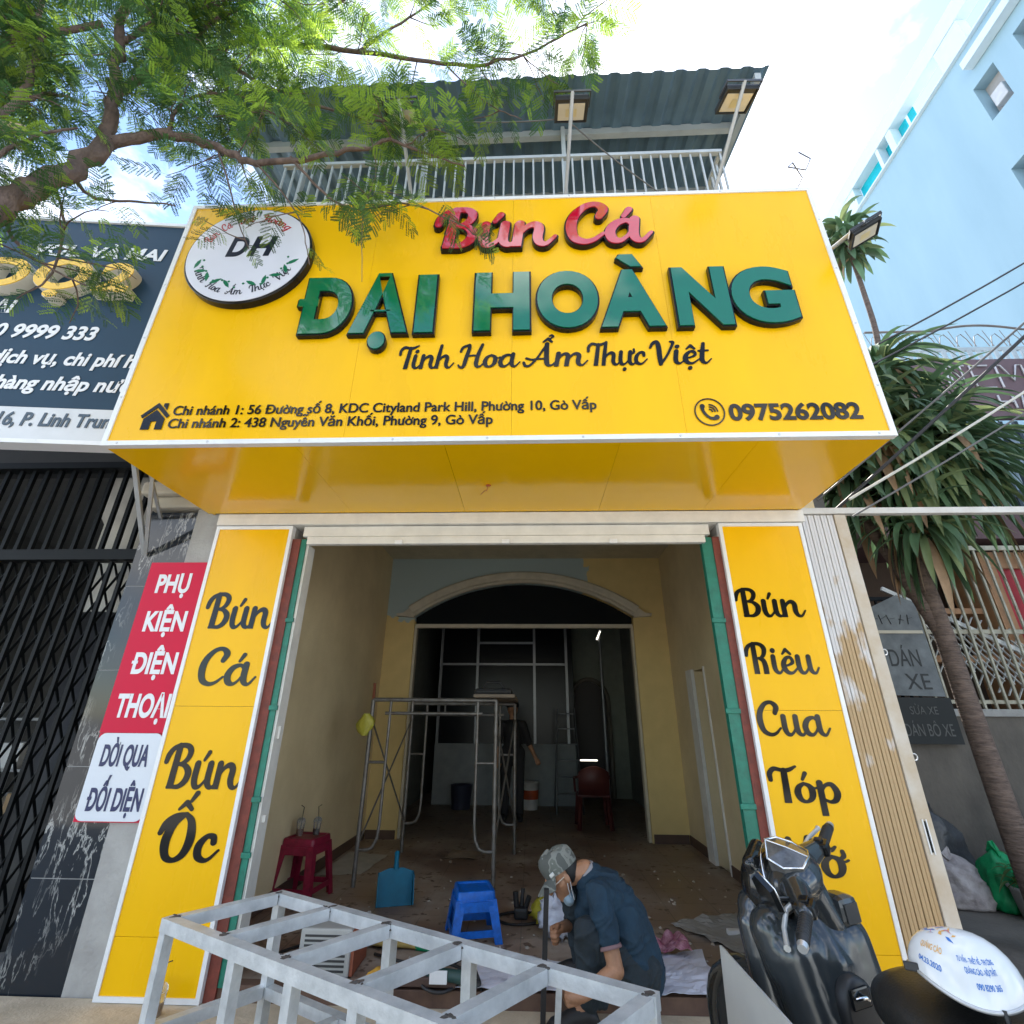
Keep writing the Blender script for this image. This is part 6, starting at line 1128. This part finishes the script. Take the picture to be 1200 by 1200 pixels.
for j in range(6):
    u = j / 5; row = []
    for k in range(13): a = R(-62 + 124 * k / 12); rr_ = .100 + .095 * u * math.cos(a * .55) ** .5; row.append(H(-.012 + rr_ * math.cos(a), .088 * (1 + .15 * u) * math.sin(a),   .042 - .034 * u - .026 * u * (math.sin(a) ** 2)))
    top.append(row)
bot = [[p - hu * .004 for p in r_] for r_ in top]; b.loft(top, False, True, closed=False); b.loft(bot, False, True, closed=False); b.loft([top[-1], bot[-1]], False, False, closed=False); b.build('brim', M_cam, CP, fix=False)
b = MB(); b.cham(-.014, .014, -.004, .002, -.010, .010, c=.002, M=Matrix.Translation(H(.05, .085, .055)) @ HR); b.build('badge', M_alu, CP)
b = MB(); M_hair = mat('black_hair', (.012, .011, .01), .6); rings = []
for z, k in ((.045, 1.0), (.02, 1.02), (-.01, .98), (-.04, .86), (-.055, .70)): rings.append([H(-.014 + .100 * k * math.cos(R(a)), .0805 * k * math.sin(R(a)), z) for a in np.linspace(98, 262, 20)])
b.loft(rings, False, True, closed=False); o = b.build('hair', M_hair, MAN); o.modifiers.new('t', 'SOLIDIFY').thickness = .006
b = MB()
for s in (-1, 1): b.tube([H(-.01, s * .082, .004), H(.05, s * .080, .004), H(.092, s * .068, .0)], .0028, 6); b.tube([H(.098 + .003 * math.cos(t), s * .034 + .026 * math.cos(t), -.004 + .019 * math.sin(t)) for t in np.linspace(0, 2 * math.pi, 17)], .0022, 5)
b.tube([H(.105, -.009, .0), H(.105, .009, .0)], .0022, 5); b.build('glasses', mat('pale_frame', (.6, .5, .4), .3), MAN)
b = MB()
for s in (-1, 1):
    for dx, dz in ((0, .0), (-.012, -.03)): b.tube([H(-.014 + dx * .3, s * .082, -.005 + dz), H(.012 + dx, s * .074, -.055 + dz * .6), H(.03 + dx, s * .045, -.112 + dz * .4)], .0022, 5)
b.build('mask_strap', mat('strap_white', (.75, .75, .75), .6), MAN)
blob('face_mask', [(H(.035, -.035, -.105), (.034, .040, .040), HR), (H(.045, .02, -.108), (.032, .040, .036), HR), (H(.02, -.05, -.12), (.022, .02, .034), HR)], mat('mask_blue', (.30, .40, .47), .8, bump=.5, bscale=40), MAN, voxel=.005, smooth=3)

# dim figure in the back room
P2 = thing('person', 'dim figure in dark clothes standing behind the scaffold in the back room', 'person', (-.22, 5.2, .12)); x, y, z = -.22, 5.2, .12
caps2 = [(V((x, y, z + 1.60)), (.085, .10, .115), Matrix.Identity(4)), (V((x, y, z + 1.48)), .05, V((x, y, z + 1.38)), .06), (V((x, y, z + 1.30)), .13, V((x, y, z + .98)), .12), (V((x - .17, y, z + 1.36)), .06, V((x + .17, y, z + 1.36)), .06), (V((x + .17, y, z + 1.36)), .05, V((x + .27, y, z + 1.08)), .042), (V((x + .27, y, z + 1.08)), .04, V((x + .38, y - .05, z + .86)), .028), (V((x - .17, y, z + 1.36)), .05, V((x - .24, y, z + 1.05)), .04), (V((x - .24, y, z + 1.05)), .038, V((x - .22, y - .1, z + .82)), .028), (V((x - .1, y, z + .95)), .09, V((x - .11, y, z + .5)), .065), (V((x + .1, y, z + .95)), .09, V((x + .11, y, z + .5)), .065), (V((x - .11, y, z + .5)), .062, V((x - .12, y, z + .08)), .042), (V((x + .11, y, z + .5)), .062, V((x + .12, y, z + .08)), .042), (V((x - .12, y, z + .04)), .038, V((x - .13, y - .16, z + .035)), .033), (V((x + .12, y, z + .04)), .038, V((x + .13, y - .16, z + .035)), .033)]
caps2 += fist(V((x + .38, y - .05, z + .86)), V((.05, -.02, -.1)), V((1, 0, .4)), V((0, 1, 0))) + fist(V((x - .22, y - .1, z + .82)), V((0, -.05, -.1)), V((1, 0, 0)), V((0, 1, 0))) + [(V((x, y - .09, z + 1.60)), .012, V((x, y - .105, z + 1.57)), .015)]
blob('body', caps2, M_skin, P2, voxel=.008, smooth=4); Md = mat('charcoal_cloth', (.02, .02, .022), .9)
blob('clothes', [(V((x, y, z + 1.30)), .15, V((x, y, z + .95)), .14), (V((x - .17, y, z + 1.35)), .075, V((x + .17, y, z + 1.35)), .075), (V((x + .17, y, z + 1.36)), .066, V((x + .27, y, z + 1.08)), .056), (V((x - .17, y, z + 1.36)), .066, V((x - .24, y, z + 1.05)), .055), (V((x - .1, y, z + .95)), .105, V((x - .11, y, z + .5)), .08), (V((x + .1, y, z + .95)), .105, V((x + .11, y, z + .5)), .08), (V((x - .11, y, z + .5)), .08, V((x - .12, y, z + .1)), .06), (V((x + .11, y, z + .5)), .08, V((x + .12, y, z + .1)), .06), (V((x - .12, y + .02, z + .055)), .05, V((x - .13, y - .17, z + .045)), .042), (V((x + .12, y + .02, z + .055)), .05, V((x + .13, y - .17, z + .045)), .042)], Md, P2, voxel=.012, smooth=4)
b = MB(); b.lathe([(.105, 0), (.11, .04), (.09, .09), (.04, .115), (.001, .12)], (x, y, z + 1.62), 18); b.build('hair', M_hair, P2)

# ================================================================ SCOOTER (local frame: x forward, y left, z up)
SCO = thing('motor_scooter', 'dark grey motor scooter parked in front of the right yellow panel', 'scooter', (1.16, -1.20, .066))
SM = Matrix.Translation((1.16, -1.20, .066)) @ Matrix.Rotation(R(108), 4, 'Z') @ Matrix.Rotation(R(-5), 4, 'X')
M_body = mat('dark_metallic_paint', (.055, .062, .068), .16, metal=.45, var=.06, coat=.6); M_pb = mat('gloss_black_plastic', (.010, .011, .012), .12, var=.05, spec=.6); M_sat = mat('satin_black_plastic', (.02, .02, .021), .45, var=.1); M_chrome = mat('chrome', (.75, .76, .78), .10, metal=1.0, var=0); M_tyre = mat('tyre_rubber', (.018, .018, .018), .85)
def sblob(nm, caps3, m, par=SCO, Mx=SM, voxel=.009, smooth=6):
    out = []
    for c in caps3:
        if len(c) == 4: out.append((Mx @ V(c[0]), c[1], Mx @ V(c[2]), c[3]))
        else: out.append((Mx @ V(c[0]), c[1], Mx.to_3x3().to_4x4() @ (c[2] if c[2] is not None else Matrix.Identity(4))))
    return blob(nm, out, m, par, voxel, smooth)
def sbuild(b, nm, m, par=SCO, Mx=SM): return b.build(nm, m, par, M=Mx)
def sring(rows, nm, m, par=SCO, Mx=SM, smooth=True):
    b = MB(); b.loft([[V(p) for p in r_] for r_ in rows], True, smooth); return b.build(nm, m, par, M=Mx)
def sell(x, w, h, zc, yc=0.0, n=24, p=2.6):
    return [(x, yc + w * math.copysign(abs(math.cos(t)) ** (2 / p), math.cos(t)), zc + h * math.copysign(abs(math.sin(t)) ** (2 / p), math.sin(t))) for t in np.linspace(0, 2 * math.pi, n + 1)[:-1]]
RX = Matrix.Rotation(R(90), 3, 'X')
for xw, nm in ((.36, 'front_wheel'), (-.98, 'rear_wheel')):
    b = MB(); b.lathe([(.20 + .055 * math.cos(a), .05 * math.sin(a)) for a in np.linspace(0, 2 * math.pi, 17)], (xw, 0, .258), 36, RX, caps=False); wo = sbuild(b, nm, M_tyre)
    b = MB(); b.lathe([(.05, -.03), (.155, -.025), (.165, -.035), (.165, .035), (.155, .025), (.05, .03)], (xw, 0, .258), 28, RX); sbuild(b, 'rim', mat('wheel_alloy', (.08, .08, .085), .35, metal=.6), wo)
b = MB(); b.tube([(.36, .085, .26), (.20, .085, .62)], .022, 10); b.tube([(.36, -.085, .26), (.20, -.085, .62)], .022, 10); b.tube([(.22, 0, .6), (.02, 0, .95)], .03, 10); sbuild(b, 'fork', M_sat)
rows = []
for a in np.linspace(-20, 150, 13):
    r_ = .285; rows.append([(.36 + (r_ + dz) * math.cos(R(a)), y_, .258 + (r_ + dz) * math.sin(R(a))) for y_, dz in ((-.075, -.03), (-.06, .0), (0, .015), (.06, 0), (.075, -.03), (.055, -.01), (0, .003), (-.055, -.01))])
sring(rows, 'front_fender', M_body)
# leg shield: front fairing, inner panel, glove pocket
sblob('leg_shield', [((.10, 0, .80), .13, (.02, 0, .46), .13), ((.06, .12, .83), .075, (.0, .15, .5), .07), ((.06, -.12, .83), .075, (.0, -.15, .5), .07), ((.20, 0, .62), .09, (.14, 0, .45), .08), ((.05, .17, .80), .05, (.0, .19, .52), .05), ((.05, -.17, .80), .05, (.0, -.19, .52), .05)], M_body)
sblob('inner_panel', [c_ for y_ in (-.13, -.065, 0, .065, .13) for c_ in [((-.07, y_, .74), .085, (-.115, y_ * .9, .50), .085), ((-.115, y_ * .9, .50), .085, (-.10, y_ * .8, .36), .06)]] + [((-.03, .15, .80), .075, (-.06, .15, .7), .07), ((-.03, -.15, .80), .06, (-.06, -.15, .7), .07), ((-.06, 0, .80), .06, (-.1, 0, .7), .08)], mat('graphite_plastic', (.040, .047, .052), .2, var=.1, metal=.3, coat=.3), smooth=9)
b = MB(); b.cham(-.135, -.03, -.180, -.085, .78, .88, c=.03); gp = sbuild(b, 'glove_pocket', mat('graphite_plastic', 0)); b = MB(); b.cham(-.1385, -.1345, -.165, -.105, .80, .86, c=.0015); sbuild(b, 'pocket_opening', M_dark, gp)
b = MB(); rows = [[(-.20 - .02 * u, .075 * k * math.cos(t), .60 + .10 * k * math.sin(t)) for t in np.linspace(0, 2 * math.pi, 21)[:-1]] for u, k in ((-1.5, 1.0), (.0, 1.0), (.5, .9), (.6, .75))]; ip = sring(rows, 'ignition_cover', M_sat); b = MB(); b.cham(-.219, -.212, -.035, .045, .62, .675, c=.006); sbuild(b, 'latch', M_pb, ip); b = MB(); b.tube([(-.222, -.02, .64), (-.235, 0, .655), (-.222, .03, .65)], .006, 8); sbuild(b, 'latch_lever', M_chrome, ip)
# floorboard, rear body, seat
sring([sell(-.02, .18, .05, .30), sell(-.2, .20, .05, .28), sell(-.45, .19, .06, .29), sell(-.6, .15, .06, .32)], 'floorboard', M_sat)
sring([sell(-.38, .06, .10, .42), sell(-.42, .12, .18, .50), sell(-.55, .165, .22, .53), sell(-.8, .18, .18, .58), sell(-1.05, .165, .13, .65), sell(-1.3, .11, .08, .72), sell(-1.40, .05, .04, .75)], 'rear_body', M_body)
rows = []
for x_, w, zt, th in ((-.335, .05, .735, .03), (-.36, .10, .775, .06), (-.42, .135, .80, .08), (-.52, .155, .795, .08), (-.64, .165, .77, .075), (-.74, .165, .775, .08), (-.80, .165, .81, .10), (-.95, .16, .83, .10), (-1.15, .14, .835, .09), (-1.27, .10, .825, .06), (-1.30, .05, .80, .03)):
    rows.append([(x_, w * math.copysign(abs(math.cos(t)) ** .75, math.cos(t)), zt - th + th * math.copysign(abs(math.sin(t)) ** .7, math.sin(t))) for t in np.linspace(0, 2 * math.pi, 29)[:-1]])
st = sring(rows, 'seat', mat('seat_vinyl', (.017, .0165, .016), .40, var=.12, bump=.12, bscale=160)); b = MB()
for s in (-1, 1): b.tube([(x_, s * (w * .93), zt - th * .72) for x_, w, zt, th in ((-.36, .10, .775, .06), (-.52, .157, .795, .08), (-.74, .167, .775, .08), (-.95, .162, .83, .10), (-1.2, .125, .83, .08))], .004, 6)
sbuild(b, 'piping', M_sat, st)
b = MB(); b.tube([(-1.12, .15, .74), (-1.3, .14, .80), (-1.46, .06, .82), (-1.46, -.06, .82), (-1.3, -.14, .80), (-1.12, -.15, .74)], .014, 10); sbuild(b, 'grab_rail', M_alu); b = MB(); b.cham(-1.43, -1.36, -.08, .08, .64, .72, c=.015); sbuild(b, 'tail_light', mat('tail_red', (.35, .01, .01), .15)); b = MB(); b.tube([(-.5, -.17, .25), (-.8, -.2, .27), (-1.25, -.21, .36)], [.03, .05, .055], 14); sbuild(b, 'muffler', M_sat); b = MB(); b.tube([(-.55, .12, .24), (-.6, .22, .045)], .011, 8); sbuild(b, 'side_stand', M_alu)
# handlebar unit turned left on the raked steering axis
ax_ = V((-math.sin(R(26)), 0, math.cos(R(26)))); HB = SM @ Matrix.Translation((-.02, 0, .88)) @ Matrix.Rotation(R(35), 4, ax_) @ Matrix.Scale(1.03, 4)
I3 = Matrix.Identity(4)
hb = sblob('handlebar_cover', [((-.015, 0, .065), (.105, .125, .075), None), ((-.04, .09, .068), .052, (-.092, .205, .066), .030), ((-.04, -.09, .068), .052, (-.092, -.205, .066), .030), ((-.05, 0, .03), .065, (-.085, 0, -.09), .05)], M_body, SCO, HB, .007, 10)
sblob('headlight_cowl', [((.085, 0, .02), (.095, .125, .125), None), ((.10, .06, .13), .030, (.10, -.06, .13), .030), ((.095, 0, -.06), .08, (.07, 0, -.13), .06)], M_pb, hb, HB, .007, 10)
b = MB(); b.tube([V((.045 + .01 * math.cos(a * 2), .134 * math.sin(a), .035 + .128 * math.cos(a))) for a in np.linspace(-1.9, 1.9, 25)], .0035, 6); sbuild(b, 'cowl_rim', M_chrome, hb, HB)
czf = lambda x, y: .160 + .42 * x - .28 * abs(y); hexp = [(.035, 0), (.02, .075), (-.03, .088), (-.085, .055), (-.100, 0), (-.085, -.055), (-.03, -.088), (.02, -.075)]
b = MB(); top = [(x, y, czf(x, y) + .012) for x, y in hexp]; cm = (-.035, 0, czf(-.035, 0) + .016)
b.add(top + [cm], [(i, (i + 1) % 8, 8) for i in range(8)]); b.add([(x, y, z - .06) for x, y, z in top] + top, [(i, (i + 1) % 8, (i + 1) % 8 + 8, i + 8) for i in range(8)])
cl = sbuild(b, 'instrument_cluster', mat('cluster_glass', (.09, .09, .09), .07, var=.6, scale=11, spec=.9), hb, HB)
b = MB(); b.tube([V(p) for p in top + top[:1]], .0045, 6); b.tube([V(top[0]), V(cm), V(top[4])], .003, 6); sbuild(b, 'cluster_bezel', M_chrome, cl, HB)
b = MB()
for k, (y0, y1) in enumerate(((.12, .05), (.14, -.02), (-.12, -.04))): b.tube([V(p) for p in crom([(-.06, y0, .05), (.03, y0 * 1.1, .0), (.07, (y0 + y1) / 2, -.07), (.04, y1, -.16)], 6)], .006, 7)
sbuild(b, 'control_cable', M_sat, hb, HB)
for s in (-1, 1):
    b = MB(); b.tube([(-.092, s * .19, .066), (-.105, s * .345, .064), (-.106, s * .352, .064)], [.0185, .0185, .010], 14)
    for k in range(9): b.lathe([(.0187, 0), (.0205, .002), (.0205, .006), (.0187, .008)], (-.097 - .0006 * k, s * (.225 + .012 * k), .065), 14, Matrix.Rotation(R(-90 * s), 3, 'X'), caps=False)
    sbuild(b, 'grip', M_sat, hb, HB)
    b = MB(); b.tube([(-.106, s * .352, .064), (-.107, s * .37, .064)], [.017, .014], 12); sbuild(b, 'bar_end', M_alu, hb, HB)
    b = MB(); b.tube([(-.055, s * .16, .07), (-.03, s * .20, .065), (-.035, s * .28, .058), (-.055, s * .35, .054), (-.058, s * .362, .054)], [.011, .009, .008, .008, .011], 8); sbuild(b, 'brake_lever', mat('lever_silver', (.70, .70, .68), .3, metal=.4), hb, HB)
    b = MB(); b.cham(-.125, -.055, s * .185 - .028, s * .185 + .028, .045, .092, c=.012); b.cham(-.11, -.08, s * .185 - .015, s * .185 + .015, .0925, .102, c=.004); sbuild(b, 'switch_block', M_pb, hb, HB)
MMs = ((1, (-.05, .16, .08), (-.01, .20, .10), (.0, .215, .11), 0.0),)
for s, p0, p1, p2, tilt in MMs:
    b = MB(); b.tube([p0, p1, p2], .007, 8); mo = sbuild(b, 'mirror', M_pb, hb, HB); Mm = HB @ Matrix.Translation(p2) @ Matrix.Rotation(R(52), 4, 'Z') @ Matrix.Rotation(R(12), 4, 'Y') @ Matrix.Rotation(R(70), 4, 'X')
    pl = [(-.075, -.02), (-.045, .045), (.04, .055), (.08, .03), (.06, -.03), (-.03, -.045)]
    b = MB(); b.prism(pl, -.006, .012, 'x'); b.build('mirror_shell', M_pb, mo, M=Mm); b = MB(); b.prism([(a * .88, c * .88) for a, c in pl], -.0095, -.0065, 'x'); b.build('mirror_glass', mat('mirror_glass', (.10, .17, .25), .03, metal=1.0, var=0), mo, M=Mm); b = MB(); b.tube([(-.008, a, c) for a, c in pl + pl[:1]], .003, 6); b.build('mirror_rim', M_chrome, mo, M=Mm)
# helmet on the seat
HC = SM @ V((-.63, .03, .815)); HE = thing('open_helmet', 'white open face helmet with blue and orange printing resting on the scooter seat', 'helmet', HC)
KM = Matrix.Translation(HC + V((0.0, 0, -.01))) @ Matrix.Scale(.84, 4) @ Matrix.Rotation(R(-25), 4, 'Z') @ Matrix.Rotation(R(-8), 4, 'X')
def hpt(t, v, k=1.0):
    """t azimuth, v 0 rim .. 1 crown"""
    rim = .035 + .028 * math.cos(2 * t) - .012 * math.cos(t); e = v * math.pi / 2; return V((.148 * k * math.cos(t) * math.cos(e) ** .85, .118 * k * math.sin(t) * math.cos(e) ** .85, rim * (1 - math.sin(e)) + .185 * k * math.sin(e) ** 1.0))
b = MB(); rows = [[hpt(t, v) for t in np.linspace(0, 2 * math.pi, 41)[:-1]] for v in (0, .06, .15, .28, .42, .56, .7, .82, .92, .995)]; b.loft(rows, False); b.add(rows[-1], [tuple(range(40))]); hs = b.build('shell', mat('helmet_white', (.72, .74, .76), .16, var=.02, coat=.5), HE, M=KM); 
b = MB(); b.tube([hpt(t, 0) * 1.0 for t in np.linspace(0, 2 * math.pi, 61)], .006, 8); b.build('rim_trim', mat('rim_silver', (.5, .5, .5), .3, metal=.5), HE, M=KM); b = MB(); rows = [[hpt(t, v, .955) for t in np.linspace(0, 2 * math.pi, 41)[:-1]] for v in (0.02, .3, .6, .9)]; b.loft(rows, True); b.build('liner', M_sat, HE, M=KM)
def hdecal(nm, s, t0, t1, v0, h, m, bold=.02):
    vs, fs, w = sans(s, bold, 0.0); b = MB(); b.add([hpt(t0 + (t1 - t0) * x / w, v0 + y * h, 1.006) for x, y, z in vs], fs); b.build(nm, m, HE, M=KM, fix=False)
M_hb = mat('decal_blue', (.03, .17, .55), .3, var=0); M_ho = mat('decal_orange', (.75, .42, .12), .3, var=0)
DT = R(-115)
hdecal('decal', 'QUẢNG CÁO', DT - .62, DT - .08, .40, .085, M_ho); hdecal('decal', '04.23.2020', DT - .60, DT - .12, .20, .07, M_hb); hdecal('decal', 'TƯ VẤN - THIẾT KẾ - THI CÔNG', DT + .22, DT + 1.0, .40, .055, M_hb); hdecal('decal', 'QUẢNG CÁO - NỘI THẤT', DT + .32, DT + .95, .30, .055, M_hb); hdecal('decal', '090 8290 365', DT + .45, DT + .9, .17, .055, M_hb)
rnd = random.Random(5)
for m, n in ((M_hb, 9), (M_ho, 7), (mat('decal_pink', (.6, .2, .3), .3, var=0), 6)):
    b = MB()
    for k in range(n):
        t = DT - rnd.uniform(-.3, 1.4); v = rnd.uniform(.62, .86); dt, dv = rnd.uniform(.05, .16), rnd.uniform(.04, .10); sl = rnd.uniform(-.2, .2); q = [hpt(t, v, 1.006), hpt(t + dt, v + sl * .2, 1.006), hpt(t + dt + sl, v + dv, 1.006), hpt(t + sl * .8, v + dv * 1.1, 1.006)]; b.add(q, [(0, 1, 2, 3)])
    b.build('splash_decal', m, HE, M=KM, fix=False)
b = MB(); b.cham(-.02, .02, -.006, .006, -.012, .012, c=.004, M=Matrix.Translation(hpt(R(-160), .02) + V((-.01, -.01, 0)))); b.tube([hpt(R(-70), .02), hpt(R(-70), .0) + V((.0, -.02, -.05)), V((.03, -.06, -.03))], .007, 6); b.tube([hpt(R(-20), .02), hpt(R(-20), .0) + V((.05, -.02, -.05)), V((.2, -.06, -.035))], .010, 6); b.build('strap', M_sat, HE, M=KM)
